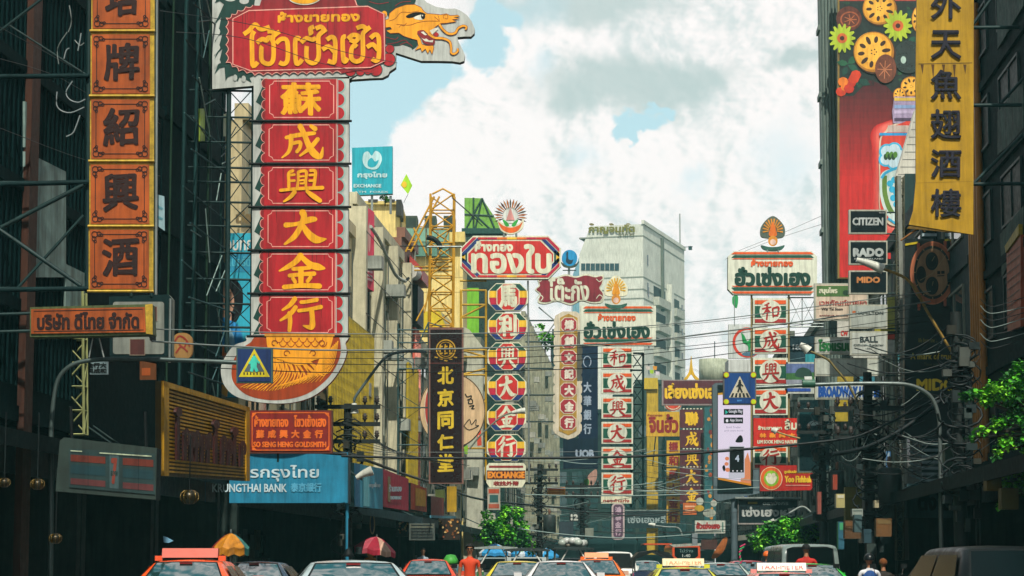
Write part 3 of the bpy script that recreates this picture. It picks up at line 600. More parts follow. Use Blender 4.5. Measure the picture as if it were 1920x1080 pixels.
# blue telecom billboard with a woman's portrait
s = T('portrait_billboard', 'turquoise billboard with a dark haired woman seen through the scaffold of the dragon sign', 'billboard', 67.6, 440, 745)
p = s.part('panel'); TQ = mat('2fa6c0', .5, .1)
p.rect(423, 437, 500, 745, TQ, 0, .2, DARK2); p.text('อบทก', 423, 450, 474, 470, WHITE, .01, bold=.6); p.rect(424, 475, 480, 510, mat('2a8fb2', .5, .1), .006); p.text('เบอร์ดี', 430, 480, 470, 500, mat('4fb3c9', .5), .01, bold=.6)
q = s.part('portrait'); SK = mat('c99a80', .5, .1); HR = mat('17161b', .4, .1)
q.poly(catmull([(424, 532), (434, 522), (446, 528), (455, 545), (455, 575), (449, 592), (440, 606), (426, 610), (418, 570)], 5, True), HR, .012)
q.poly(catmull([(420, 538), (430, 540), (438, 556), (439, 574), (434, 586), (424, 592), (416, 570)], 5, True), SK, .018); q.ribbon([(424, 551), (433, 549)], 1.6, HR, .022); q.poly(ell(429, 556, 3.6, 2), WHITE, .022); q.poly(ell(429, 556, 1.7, 1.9), HR, .026); q.ribbon(catmull([(421, 563), (423, 570), (420, 573)], 3), .9, mat('9a6a58', .5), .022); q.ribbon([(419, 580), (427, 579)], 2, mat('b0524f', .5), .022)
q.rect(418, 588, 434, 606, SK, .016); q.poly(catmull([(414, 604), (430, 600), (448, 612), (456, 640), (454, 690), (414, 700)], 5, True), mat('2f8fd0', .5, .2), .024); q.poly(catmull([(422, 604), (432, 616), (440, 640), (436, 690), (428, 690)], 5, True), mat('8fc4de', .5, .1), .028)
q.poly([(410, 645), (426, 650), (424, 700), (408, 690)], mat('d06a2a', .5, .3), .03); q.poly([(410, 700), (430, 716), (426, 745), (412, 735)], mat('e0a63a', .5, .2), .03); q.rect(455, 640, 470, 700, mat('2255a6', .5, .1), .014)
# L roof top bank exchange sign
s = T('roof_bank_sign', 'turquoise bank exchange sign with a white bird emblem standing on a roof', 'shop sign', 100, 697, 366)
p = s.part('panel'); TE = mat('1c97a8', .5, .1)
p.poly([(660, 277), (736, 274), (736, 363), (660, 366)], TE, 0, .4, mat('1a5f6a', .5)); wt = mat('a9ccd0', .5)
p.poly(catmull([(682, 288), (690, 284), (697, 292), (704, 283), (713, 288), (716, 300), (709, 315), (699, 318), (686, 314), (680, 302)], 4, True), wt, .02); p.poly(catmull([(690, 302), (697, 296), (703, 303), (710, 300), (706, 310), (698, 314), (690, 311)], 4, True), TE, .028)
p.text('กรุงไทย', 670, 322, 726, 336, wt, .02, bold=.8); p.text('EXCHANGE', 663, 345, 715, 352, wt, .02, bold=.5); p.text('ATM  FOREX', 664, 358, 728, 362, wt, .02, bold=.2)
b = s.part('legs_frame')
for x in (664, 697, 732): b.ptube([(x, 366), (x, 400)], .06, STEEL, -.2)
# pink banner on the finned building
s = T('bank_banner', 'tall pink vertical banner with white mark hanging from the finned concrete building', 'banner', 97, 693, 546, yaw=62)
p = s.mesh(); p.poly([(685, 386), (702, 398), (701, 547), (685, 537)], mat('c83a55', .5, .15), 0, .3, mat('7a1f35', .5)); p.poly(ell(692, 445, 2.6, 28), mat('b98a86', .5), .01)
for y in (497, 505, 513, 520): p.poly([(687, y), (698, y + 4), (698, y + 8), (687, y + 4)], mat('e3b6b8', .5), .01)
# Q dark herbal shop sign with yellow characters
s = T('herbal_shop_sign', 'tall glossy dark brown vertical sign with yellow Chinese characters and round gold emblem', 'shop sign', 85, 836, 908)
p = s.part('panel'); BR1 = mat('1d0d0e', .3, .25, spec=.3); YG = mat('d0b22a', .5, .3)
p.rect(804, 614, 869, 907, mat('7c5a50', .5, .3), 0, .35); p.rect(807, 618, 866, 904, BR1, .02); p.ribbon([(807, 681), (866, 681)], 1.2, mat('6a3a34', .5), .024)
p.ribbon(ell(836, 655, 17.5, 17.5, 30), 2.2, mat('b08a24', .5), .03, closed=True); p.ribbon(ell(836, 655, 13.5, 13.5, 30), 1, mat('b08a24', .5), .03, closed=True)
for x in (827, 836, 845): p.text('仁', x - 3.5, 645, x + 3.5, 665, mat('c79b24', .5), .034, bold=.8)
for a in range(-2, 3): p.ribbon([(836 + a * 9 - 3, 676 - abs(a) * 3.2), (836 + a * 9 + 3, 677 - abs(a) * 3.2)], 2, mat('b08a24', .5), .034)
for ch, y0, y1 in (('北', 688, 722), ('京', 730, 764), ('同', 772, 806), ('仁', 815, 845), ('堂', 852, 886)): p.text(ch, 820, y0, 851, y1, YG, .03, bold=1.5, pen=.7, wob=1.2, skew=-2)
b = s.part('bracket'); TL = mat('2c4a4c', .5, .3)
for x in (746, 803): b.ptube([(x, 606), (x, 890)], .035, TL, -.1)
yb = [618, 642, 691, 764, 834, 880]
for y in (618, 642, 691, 764, 834): b.ptube([(744, y), (804, y)], .03, TL, -.1)
for y in (642, 691, 764, 834): b.ptube([(748, y - 26), (790, y), (748, y + 30)], .02, TL, -.1); b.ptube([(790, y), (804, y)], .03, TL, -.1)
b.ptube([(786, 642), (803, 604), (828, 612)], .03, TL, -.1)
# R big round face sign behind
s = T('round_disc_sign', 'large round beige disc sign with black Thai scribble and a leaf, half hidden', 'shop sign', 93, 848, 850)
p = s.part('disc'); p.poly(ell(848, 770, 62, 70, 44), mat('c9ab84', .5, .2), 0, .3, BLACK); p.ribbon(ell(848, 770, 61, 69, 44), 1.2, BLACK, .01, closed=True)
p.poly(ell(810, 765, 14, 44, 24), mat('d8d2c2', .5), .01); p.poly(ell(806, 765, 9, 36, 24), mat('a5322a', .5), .014)
for q in ([(872, 738), (876, 744), (884, 742), (882, 748)], [(876, 750), (884, 748), (886, 756), (878, 756), (880, 750)], [(880, 762), (889, 760), (884, 766), (890, 766)]): p.ribbon(catmull(q, 4), 1.8, BLACK, .02)
p.ribbon(catmull([(869, 800), (880, 786), (884, 796), (893, 786), (892, 797), (898, 798), (880, 806), (870, 799)], 3), 1.2, BLACK, .02)
# pale lattice mast in the shade on the left
s = T('lattice_mast', 'olive pale lattice mast standing in the shade left of the yellow corrugated board', 'lattice mast', 48.5, 138, 815); p = s.mesh(); a, b = s.L(140, 815), s.L(138, 548); p.lattice((a[0], 0, a[1]), (b[0], 0, b[1]), .46, .4, 6, .028, mat('9aa06a', .5, .4)); p.ptube([(98, 806), (120, 700)], .02, mat('6d8a8c', .5), 0)
# ------------------------------------------------------------------ middle distance signs
CRM = mat('d3d3b8', .5, .15); CRD = mat('c9cbb4', .5, .18); NAVY = mat('1c3672', .5, .12); YLW = mat('e0b32e', .5, .12); CRIM = mat('b01f3c', .5, .12); GRN = mat('184a3c', .5, .12); RD2 = mat('bf2a26', .5, .12)
# S red octagon gold shop sign: head board, six octagon panels, exchange plate and sunburst emblem
s = T('octagon_sign', 'vertical sign of six striped octagon panels under a red head board with sunburst emblem', 'shop sign', 105, 952, 918)
p = s.part('head_board'); x0, x1, y0, y1 = 863, 1052, 442, 523; c = 34
p.poly([(x0 + 24, y0), (x1 - 24, y0), (x1, y0 + 24), (x1, y1 - 24), (x1 - 24, y1), (x0 + 24, y1), (x0, y1 - 24), (x0, y0 + 24)], CRM, 0, .5, mat('8b8c80', .5))
ax, bx, ay, by = x0 + 3, x1 - 3, y0 + 3, y1 - 3
for sx, sy in ((1, 1), (-1, 1), (1, -1), (-1, -1)):
    X = lambda u: ax + u if sx > 0 else bx - u
    Y = lambda v: ay + v if sy > 0 else by - v
    p.poly([(X(0), Y(21)), (X(21), Y(0)), (X(28), Y(0)), (X(0), Y(28))], CRIM, .02); p.poly([(X(0), Y(30)), (X(30), Y(0)), (X(38), Y(0)), (X(3), Y(36)), (X(0), Y(36))], NAVY, .02)
    p.poly([(X(0), Y(38)), (X(5), Y(34)), (X(5), Y(37.5)), (X(0), Y(37.5))], YLW, .022)
p.rect(ax, 477, ax + 6, 489, YLW, .02); p.rect(ax + 6.5, 474, ax + 10, 491, GRN, .02); p.rect(bx - 6, 472, bx, 493, YLW, .02); p.rect(bx - 10, 470, bx - 6.5, 495, GRN, .02)
for i, m in enumerate((RD2, CRIM, mat('e0701f', .5), YLW, mat('e0701f', .5), CRIM, RD2)):
    u = ax + 30 + i * 18.2
    p.rect(u, ay, u + 18, ay + 4, m, .024); p.rect(u, by - 4, u + 18, by, m, .024)
p.poly([(ax + 36, ay + 7), (bx - 36, ay + 7), (bx - 12, ay + 31), (bx - 12, by - 31), (bx - 36, by - 7), (ax + 36, by - 7), (ax + 12, by - 31), (ax + 12, ay + 31)], RD2, .03)
p.text('ห้างทอง', 890, 452, 962, 472, CRM, .036, bold=1.3); p.text('ทองใบ', 883, 457, 1035, 514, CRM, .036, bold=2.8, pen=.7)
ye = [(531, 583), (586, 638), (642, 695), (701, 752), (757, 808), (814, 865)]
for (a, b), ch in zip(ye, '馬利興大金行'):
    q = s.part('octagon_panel'); u, v = 915 - (a - 531) * .008, 990 - (a - 531) * .016; ct = 15
    q.poly(rc(u, a, v, b, ct), CRM, 0, .35, mat('7d7f75', .5)); h = b - a
    for k, (t0, t1, m) in enumerate(((.03, .27, GRN), (.28, .52, YLW), (.53, .77, CRIM), (.78, .97, NAVY))):
        i0 = max(0, ct * (1 - t0 * h / ct)) if t0 * h < ct else max(0, ct - (h - t0 * h)); i1 = max(0, ct - (h - t1 * h)) if t1 > .5 else max(0, ct - t1 * h)
        q.poly([(u + 2 + i0, a + t0 * h), (v - 2 - i0, a + t0 * h), (v - 2 - i1, a + t1 * h), (u + 2 + i1, a + t1 * h)], m, .02)
    q.poly(rc(u + 16, a + 1, v - 16, b - 1, 12), CRM, .03); q.poly(rc(u + 17.5, a + 2.5, v - 17.5, b - 2.5, 11.5), RD2, .036)
    if ch in '馬利': q.text(ch, u + 20, a + 5, v - 20, b - 5, CRM, .042, bold=2.0, pen=.8, wob=1.5, skew=-2)
    else: brush(q, ch, u + 21, a + 6, v - 20, b - 6, CRM, .042, 1.05 if ch != '興' else .9)
q = s.part('exchange_plate'); q.poly([(917, 868), (982, 868), (986, 874), (985, 904), (979, 914), (918, 914), (912, 905), (912, 874)], CRM, 0, .3, mat('7d7f75', .5)); q.rect(913, 882, 985, 899, mat('4a1a1c', .5), .01); q.text('EXCHANGE', 914, 884, 984, 897, mat('e08a2a', .5), .016, bold=1); q.rect(917, 873, 981, 877, mat('8c2a2a', .5), .01); q.text('收找外幣', 925, 902, 973, 911, mat('8c2a2a', .5), .01, bold=.7)
q = s.part('emblem'); cx, cy = 957, 405; GN = mat('2f9a3c', .5)
for k in range(19):
    a = math.radians(200 - 220 * k / 18); r0, r1 = 14, 33
    pt = lambda r, da: (cx + r * math.cos(a + da) * .98, cy - r * math.sin(a + da))
    q.poly([pt(r0, -.05), pt(25, -.085), pt(r1, 0), pt(25, .085), pt(r0, .05)], mat('8a8f84', .4, .1) if k % 2 else mat('6d3a2a', .5), .02 + .004 * (k % 2)); q.ribbon([pt(r0 + 2, 0), pt(r1 - 3, 0)], 1.6, mat('b86a1e' if k % 3 else '2a1a16', .5), .03)
q.poly(ell(cx, cy - 2, 14, 16, 24), mat('c9cdc6', .4, .1), .01, .25); q.poly([(cx - 8, cy + 8), (cx, cy - 16), (cx + 8, cy + 8)], mat('c98a84', .5), .034)
q.poly(catmull([(933, 412), (938, 430), (952, 439), (966, 438), (980, 428), (982, 410), (974, 418), (958, 424), (942, 418)], 4, True), CRM, .036, .2)
q.poly(catmull([(934, 416), (942, 431), (957, 437), (972, 432), (980, 416), (972, 423), (957, 427), (943, 423)], 4, True), mat('d8601e', .5), .042)
for sx in (1, -1): q.poly(catmull([(cx + sx * 2, 423), (cx + sx * 9, 424), (cx + sx * 15, 412), (cx + sx * 8, 415)], 4, True), GN, .046)
q.ptube([(945, 438), (945, 443)], .05, STEEL); q.ptube([(968, 438), (968, 443)], .05, STEEL)
q = s.part('support_frame'); YF = mat('b08a1e', .5, .3)
for y in (525, 543, 570, 594, 655, 668, 702, 752, 770, 840): q.ptube([(862, y), (912, y)], .05, YF, -.3)
for x in (864, 911): q.ptube([(x, 543), (x, 900)], .06, YF, -.3)
for a, b in (((864, 594), (911, 570)), ((864, 655), (911, 668)), ((864, 702), (911, 690)), ((864, 840), (911, 770))): q.ptube([a, b], .05, YF, -.3)
q.ptube([(990, 525), (992, 905)], .05, STEEL, -.25); q.ptube([(800, 461), (866, 461)], .05, STEEL, -.3)
# T yellow lattice tower
s = T('lattice_tower', 'yellow steel lattice tower with a sloping side strut rising above the left roofs', 'lattice tower', 110, 822, 620)
p = s.part('mast'); TY = mat('c08f22', .5, .25); a = s.L(826, 640); b = s.L(829, 362)
p.lattice((a[0], .7, a[1]), (b[0], .7, b[1]), 1.15, 1.0, 9, .06, TY); p.ptube([(810, 362), (830, 352), (848, 362), (848, 368)], .05, TY, -.3)
q = s.part('strut'); a, b, c = s.L(760, 470), s.L(814, 366), s.L(762, 480)
for o in (0, .25): q.tube([(a[0] + o, .4, a[1]), (b[0] + o, .4, b[1])], .05, TY, 5)
for k in range(7): q.ptube([(762 + k * 7.4, 466 - k * 14.4), (770 + k * 7.2, 466 - k * 14.4)], .03, TY, -.4)
q.ptube([(775, 425), (812, 500)], .05, TY, -.4); q.ptube([(795, 585), (812, 500), (845, 420)], .04, TY, -.4); q.ptube([(780, 600), (812, 540), (848, 600)], .05, TY, -.4)
for y in (498, 505): q.ptube([(776, y), (850, y)], .05, TY, -.4)
q = s.part('cable_loop', 'black cable bundle looped over the frame'); q.ptube(catmull([(800, 447), (812, 449), (822, 457), (828, 468)], 4), .13, BLACK, .3); q.ptube([(750, 463), (800, 463), (812, 449)], .03, CABLE, .3); q.ptube([(848, 372), (880, 400), (905, 425)], .03, CABLE, .2)
# kite or leaf shaped green flag
s = T('green_kite', 'lime green diamond kite with a yellow middle caught above the roofs', 'kite', 104, 762, 365); p = s.mesh()
p.poly([(762, 326), (773, 348), (765, 364), (751, 347)], mat('9bcf28', .5, .1), 0, .02); p.poly(ell(758, 346, 5, 6), mat('d8b52a', .5), .02); p.ptube([(765, 364), (757, 380)], .012, CABLE)
# U Thai sign with swan disc and long column
s = T('scroll_sign', 'dark red scroll edged board with blue disc on top and a cream plaque column below', 'shop sign', 132, 1068, 825)
DRED = mat('7d2430', .5, .2)
p = s.part('head_board'); o1 = catmull([(1008, 522), (1020, 516), (1040, 520), (1060, 514), (1080, 518), (1100, 513), (1118, 517), (1132, 515), (1131, 530), (1126, 540), (1133, 552), (1130, 566), (1112, 569), (1090, 564), (1070, 572), (1045, 565), (1022, 570), (1008, 566), (1012, 552), (1003, 543), (1010, 535)], 4, True)
p.poly(o1, CRD, 0, .4, mat('7c5a52', .5)); cxx, cyy = 1069, 542
p.poly([(cxx + (x - cxx) * .955, cyy + (y - cyy) * .88) for x, y in o1], DRED, .02)
p.text('โต๊ะกัง', 1028, 521, 1105, 565, CRD, .03, bold=1.4, pen=.8)
for sx in (1012, 1124): p.ribbon(catmull([(sx - 6, 560), (sx, 553), (sx + 6, 558), (sx + 2, 564)], 4), 1.6, CRD, .03); p.ribbon(catmull([(sx - 6, 523), (sx, 528), (sx + 6, 523)], 4), 1.4, CRD, .03)
q = s.part('plaque_column'); PK = mat('c9bfa8', .5, .2); OC = mat('a88434', .5, .2)
q.poly([(1041, 592), (1055, 584), (1080, 584), (1092, 592), (1088, 812), (1078, 820), (1065, 824), (1052, 820), (1040, 812)], PK, 0, .35, mat('7a7064', .5)); q.poly([(1050, 596), (1066, 588), (1083, 596), (1081, 808), (1066, 816), (1048, 808)], OC, .02)
for sy in range(12):
    for sx in (1040.5, 1090.5): q.poly(ell(sx - sy * .15, 604 + sy * 18, 2.2, 8, 10), PK, .004 + .0003 * sy)
for i, ch in enumerate('燁創文記大金行'):
    y = 595 + i * 30.6; q.poly(rc(1051 - i * .25, y, 1082 - i * .25, y + 28, 7), PK, .03); q.poly(rc(1052.5 - i * .25, y + 1.5, 1080.5 - i * .25, y + 26.5, 6.5), mat('9c2a36', .5, .15), .036)
    q.text(ch, 1058, y + 5, 1076, y + 24, mat('d8d0c0', .5), .042, bold=1.1, wob=.8)
q = s.part('swan_disc'); q.poly(ell(1068, 484, 14.5, 15.5, 28), mat('1f86b8', .45, .1), .02, .3); q.poly(catmull([(1062, 474), (1065, 472), (1065, 480), (1066, 486), (1072, 488), (1075, 486), (1072, 494), (1066, 495), (1061, 490), (1062, 482)], 3, True), mat('1c3442', .5), .03)
q.poly(catmull([(1051, 490), (1056, 500), (1068, 503), (1080, 500), (1086, 490), (1078, 496), (1068, 499), (1058, 496)], 4, True), mat('3a4a3c', .5), .034); q.rect(1055, 506, 1080, 507.5, IRON, 0, .1); q.ptube([(1067, 502), (1067, 518)], .08, STEEL, -.1)
q = s.part('bracket')
for y in (600, 640, 690, 740, 790): q.ptube([(985, y), (1045, y)], .05, IRON, -.3)
for a, b in (((1010, 575), (1040, 600)), ((1015, 640), (1042, 602)), ((1100, 575), (1090, 592))): q.ptube([a, b], .04, STEEL, -.3)
# W UOB navy sign
s = T('bank_tower_sign', 'dark navy vertical bank sign with pale lettering between two gold shop columns', 'shop sign', 145, 1087, 880)
p = s.part('upper_panel'); NV = mat('10233a', .4, .15); PW = mat('93a3b4', .5)
p.rect(1085, 648, 1121, 822, NV, 0, .4); p.ribbon(ell(1101, 678, 7, 10, 20, 300, 620), 1.6, PW, .02); q = s.part('lower_panel'); q.rect(1056, 822, 1121, 879, mat('0d2030', .4, .15), .03, .45)
for i, ch in enumerate('大華銀行'): p.text(ch, 1094, 716 + i * 26, 1109, 736 + i * 26, PW, .02, bold=.7)
q.text('UOB', 1079, 843, 1114, 859, PW, .05, bold=1.1)
# V white and green gold shop sign, the further of two alike
def hua_sign(s, hx0, hy0, hx1, hy1, tx, px0, px1, panels, chars, emb, far):
    OG = mat('d4551f', .5, .1); GR = mat('14503c', .5, .12); MR = mat('9c2826', .5, .12); HC = mat('ccd0bd', .5, .15); ED = mat('7f8a7c', .5, .2)
    p = s.part('head_board'); k = (hx1 - hx0) / 167.; v = (hy1 - hy0) / 82.
    if far: p.rect(hx0, hy0, hx1, hy1, HC, 0, .45, ED)
    else: p.poly(rc(hx0, hy0, hx1, hy1, 10), HC, 0, .45, ED)
    cx = (hx0 + hx1) / 2
    for ya, yb, m in ((.02, .07, OG), (.09, .15, GR), (.165, .185, OG)): p.poly([(hx0 + 12 * k, hy0 + ya * 82 * v), (hx1 - 12 * k, hy0 + ya * 82 * v), (hx1 - 6 * k, hy0 + yb * 82 * v), (hx0 + 6 * k, hy0 + yb * 82 * v)], m, .02)
    for ya, yb, m in ((.80, .825, OG), (.84, .91, GR), (.93, .98, OG)): p.poly([(hx0 + 6 * k, hy0 + ya * 82 * v), (hx1 - 6 * k, hy0 + ya * 82 * v), (hx1 - 12 * k, hy0 + yb * 82 * v), (hx0 + 12 * k, hy0 + yb * 82 * v)], m, .02)
    p.text('ห้างขายทอง', *tx[0], OG, .03, bold=.9 * k); p.text('ฮั่วเซ่งเฮง', *tx[1], mat('0f3b30', .5, .1), .03, bold=2.3 * k, pen=.8)
    if emb:
        q = s.part('emblem'); ex, ey, es = emb; OR = mat('c8842a', .5, .15)
        q.poly(catmull([(ex - 22 * es, ey + 6 * es), (ex - 22 * es, ey - 10 * es), (ex - 12 * es, ey - 24 * es), (ex, ey - 31 * es), (ex + 12 * es, ey - 24 * es), (ex + 22 * es, ey - 10 * es), (ex + 22 * es, ey + 6 * es), (ex + 12 * es, ey + 10 * es), (ex - 12 * es, ey + 10 * es)], 4, True), mat('4f5c50' if not far else 'd9d6b8', .5, .1), .0, .25, ED)
        for i in range(12):
            a = math.radians(-8 + 196 * i / 11); q.ribbon([(ex + 8 * es * math.cos(a), ey - 4 * es - 8 * es * math.sin(a)), (ex + 19 * es * math.cos(a), ey - 4 * es - 22 * es * math.sin(a))], 2.0 * es, OR if not far else mat('d6a522', .5), .02 + .0002 * i, 3.0 * es)
        q.poly(catmull([(ex - 7 * es, ey + 6 * es), (ex - 5 * es, ey - 8 * es), (ex, ey - 20 * es), (ex + 5 * es, ey - 8 * es), (ex + 7 * es, ey + 6 * es)], 4, True), mat('d0691f' if not far else 'd8901e', .5), .03)
        q.poly(ell(ex, ey + 16 * es, 9 * es, 10 * es, 20), OR, .032); q.poly(ell(ex, ey + 18 * es, 5.5 * es, 5.5 * es, 16), mat('d9b9a8', .5), .036); q.poly(catmull([(ex - 22 * es, ey + 24 * es), (ex - 8 * es, ey + 27 * es), (ex + 8 * es, ey + 27 * es), (ex + 22 * es, ey + 24 * es), (ex + 14 * es, ey + 33 * es), (ex - 14 * es, ey + 33 * es)], 4, True), mat('2c5a4c', .5), .034, .2)
        for o in (-10, 10): q.ptube([(ex + o * es, ey + 32 * es), (ex + o * es, hy0 + 2)], .04, STEEL)
    for (a, b), ch in zip(panels, chars):
        q = s.part('character_panel'); w = px1 - px0; h = b - a
        q.rect(px0, a, px1, b, HC, 0, .35, ED); m_ = .05 * w
        q.rect(px0 + m_, a + .08 * h, px1 - m_, a + .23 * h, OG, .02); q.rect(px0 + m_, a + .30 * h, px1 - m_, a + .74 * h, GR, .02); q.rect(px0 + m_, a + .80 * h, px1 - m_, a + .94 * h, MR, .02)
        q.poly(ell((px0 + px1) / 2, a + h * .5, w * .315, h * .42, 26), HC, .026); cx = (px0 + px1) / 2
        brush(q, ch, cx - w * .23, a + .18 * h, cx + w * .24, a + .82 * h, mat('a0241f', .5, .1), .034, 1.0 if ch != '興' else .85)
    return HC, ED
s = T('striped_gold_sign', 'further white head board with green lettering over orange and green striped panels', 'shop sign', 130.5, 1158, 944)
hua_sign(s, 1088, 573, 1230, 648, [(1121, 588, 1192, 602), (1094, 602, 1219, 635)], 1128, 1187, [(650, 692), (697, 738), (744, 785), (791, 832), (838, 880), (886, 928)], '和成興大金行', (1155, 546, .95), True)
q = s.part('small_plate'); q.rect(1127, 930, 1184, 944, CRM, 0, .2); q.text('ทองคำแท่ง', 1131, 935, 1180, 942, mat('a02a26', .5), .01, bold=.4)
q = s.part('mast'); a, b = s.L(1196, 660), s.L(1196, 950); q.lattice((a[0], .8, a[1]), (b[0], .8, b[1]), .7, .5, 9, .05, IRON)
s = T('striped_gold_sign', 'nearer white head board with green lettering over striped panels, right of the LED screen', 'shop sign', 103, 1445, 880)
hua_sign(s, 1365, 471, 1532, 552, [(1408, 486, 1487, 500), (1377, 500, 1520, 537)], 1412, 1477, [(559, 608), (615, 663), (671, 722), (728, 778), (836, 880)], '和成興大行', (1449, 436, 1.0), False)
q = s.part('bracket')
for y in (557, 606, 612): q.ptube([(1477, y), (1545, y)], .035, STEEL, -.2)
for x in (1505,): q.ptube([(x, 557), (x, 612)], .025, STEEL, -.2)
q.ptube([(1482, 608), (1505, 558), (1530, 608)], .02, STEEL, -.2); q.ptube([(1482, 558), (1505, 606), (1530, 558)], .02, STEEL, -.2)
for x in (1410, 1480): q.ptube([(x, 552), (x, 900)], .05, mat('8a7a50', .5, .3), -.2)
s = T('herbal_red_board', 'bright red board with white Thai and orange Chinese lettering set among the nearer striped panels', 'shop sign', 101.5, 1455, 838); p = s.mesh()
p.rect(1413, 784, 1500, 837, mat('c2281e', .5, .12), 0, .2); p.text('ร้านขายยา', 1421, 798, 1466, 806, CRM, .02, bold=.5); p.text('ลิ้ม', 1471, 786, 1494, 806, CRM, .02, bold=.8)
for i, ch in enumerate('林菽興大'): p.text(ch, 1424 + i * 18, 812, 1437 + i * 18, 821, mat('e8902a', .5), .02, bold=.9)
p.text('LIM SOOK HENG NATURE', 1420, 825, 1497, 832, CRM, .02, bold=.4)
# slim signs far down the street
s = T('slim_plaque_sign', 'small slim rounded purple and white vertical sign hanging far down the street', 'shop sign', 190, 1158, 1012); p = s.mesh()
p.poly(rrect(1147, 944, 1171, 1012, 7), mat('b9a8a8', .5, .2), 0, .4); p.poly(rrect(1150, 946, 1168, 1008, 6), mat('5a3f55', .5, .25), .02)
for i, ch in enumerate('鴻泰金行'): p.text(ch, 1153, 950 + i * 14, 1165, 962 + i * 14, mat('b8a0b0', .5), .03, bold=.5)
s = T('dark_script_board', 'wide smoky dark board with pale Thai script half hidden at the end of the street', 'shop sign', 200, 1222, 990); p = s.mesh()
p.rect(1174, 957, 1250, 990, mat('1d3236', .5, .2), 0, .3); p.ribbon([(1172, 957), (1255, 957)], 2.0, mat('71827f', .5), .02); p.text('เซ่งเฮงหลี', 1177, 966, 1248, 981, mat('8fa0a0', .5), .02, bold=.5)
s = T('orange_notice', 'small orange notice board hanging from the dark wires in mid street', 'sign', 140, 1042, 930); p = s.mesh()
p.rect(1025, 913, 1060, 929, mat('c9842a', .5, .2), 0, .08); p.rect(1026, 914, 1059, 918, mat('d04a22', .5), .01)
for y in (920, 924): p.ribbon([(1028, y), (1057, y)], 1.2, mat('8a4a1a', .5), .012)
# yellow sign set and its column
s = T('yellow_thai_sign', 'yellow Thai board with red lettering above a slim column of six yellow panels', 'shop sign', 215, 1243, 982)
p = s.part('board'); YB = mat('c9a02c', .5, .2); RR = mat('8a1f22', .5, .12); p.rect(1212, 772, 1274, 818, YB, 0, .4); p.text('ห้างขายทอง', 1214, 776, 1242, 781, RR, .02, bold=.2); p.text('จินฮั้ว', 1216, 776, 1272, 812, RR, .02, bold=1.4)
for i, ch in enumerate('振和興大金行'):
    q = s.part('panel'); y = 826 + i * 26.2; q.rect(1250, y, 1275, y + 24, YB, .05, .35); q.text(ch, 1253.5, y + 2.5, 1271.5, y + 21.5, RR, .07, bold=.9)
s = T('yellow_post', 'thick mustard yellow square post with a wider cap behind the yellow Thai board', 'post', 222, 1224, 960); p = s.mesh()
p.rect(1213, 716, 1234, 1040, mat('b3962a', .5, .25, streak=.4), 0, .9); p.rect(1207, 709, 1233, 730, mat('b8a030', .5, .2), .3, 1.5); p.ptube(catmull([(1222, 800), (1232, 790), (1228, 830), (1224, 870)], 4), .06, CABLE, .1)
s = T('maroon_spire_sign', 'maroon board with yellow lettering and golden spire above a maroon column of yellow characters', 'shop sign', 208, 1297, 972)
p = s.part('board'); MRN = mat('54222c', .5, .2); YL2 = mat('e0b51f', .5, .1); p.rect(1241, 712, 1362, 760, mat('8a7f7c', .5), 0, .4); p.rect(1244, 714, 1362, 757, MRN, .02); p.text('เลี่ยงเซ่งเฮง', 1246, 718, 1352, 748, YL2, .03, bold=1.5, pen=.8)
for i, ch in enumerate('聯成興大金'):
    q = s.part('character_panel'); y = 768 + (0, 38, 75, 109, 143)[i]; q.rect(1275, y, 1319, y + 34, MRN, 0, .35)
    if ch == '聯': q.text(ch, 1284, y + 4, 1310, y + 30, YL2, .02, bold=1.3)
    else: brush(q, ch, 1285, y + 5, 1309, y + 30, YL2, .02, 1.1 if ch != '興' else .95)
    for k in range(6): q.poly(ell(1282 + k * 6.5, y - 1.6, 2, 1.2, 8), CRM, .02)
q = s.part('spire_emblem'); q.poly(catmull([(1282, 711), (1288, 704), (1292, 696), (1294, 684), (1296, 667), (1298, 684), (1300, 696), (1304, 704), (1311, 711), (1303, 711), (1296, 702), (1289, 711)], 4, True), mat('d0a51c', .5, .12), .02, .25)
for r in (19, 21): q.ribbon(ell(1296, 712, r, r, 22, 5, 175), .5, mat('7a8a86', .5), .0)
q.ptube([(1274, 712), (1274, 760)], .06, STEEL, -.2)
s = T('orange_lower_plate', 'small orange plate at the foot of the maroon column of yellow characters', 'sign', 205, 1292, 965); p = s.mesh()
p.rect(1281, 943, 1306, 965, mat('c4662c', .5, .2), 0, .2); p.rect(1284, 948, 1303, 951, mat('e0b08a', .5), .01); p.rect(1284, 955, 1303, 958, mat('e0b08a', .5), .01)
s = T('red_oval_sign', 'red and white oval sign peeping from under the maroon Thai board', 'sign', 216, 1262, 770); p = s.mesh(); p.poly(ell(1262, 756, 16, 14), mat('c8422c', .5), 0, .3); p.ribbon(ell(1262, 756, 13.5, 11.5, 24, 200, 340), 1.6, CRM, .02)
s = T('pattern_banner_column', 'narrow teal column with tumbled orange and red pattern beside the maroon characters', 'banner', 206, 1328, 980); p = s.mesh()
p.rect(1321, 764, 1342, 980, mat('2c5f63', .5, .3), 0, .3)
for k in range(26): x, y = R.uniform(1323, 1340), 770 + k * 8; p.poly(ell(x, y, R.uniform(2, 4), R.uniform(2.5, 5), 8), mat(R.choice(['b5532f', 'c98a3a', '7e2a2c', 'b9803c']), .5), .01 + .0004 * k)
s = T('white_thai_plate', 'small white plate with red Thai lettering low at the end of the street', 'shop sign', 180, 1330, 1000); p = s.mesh()
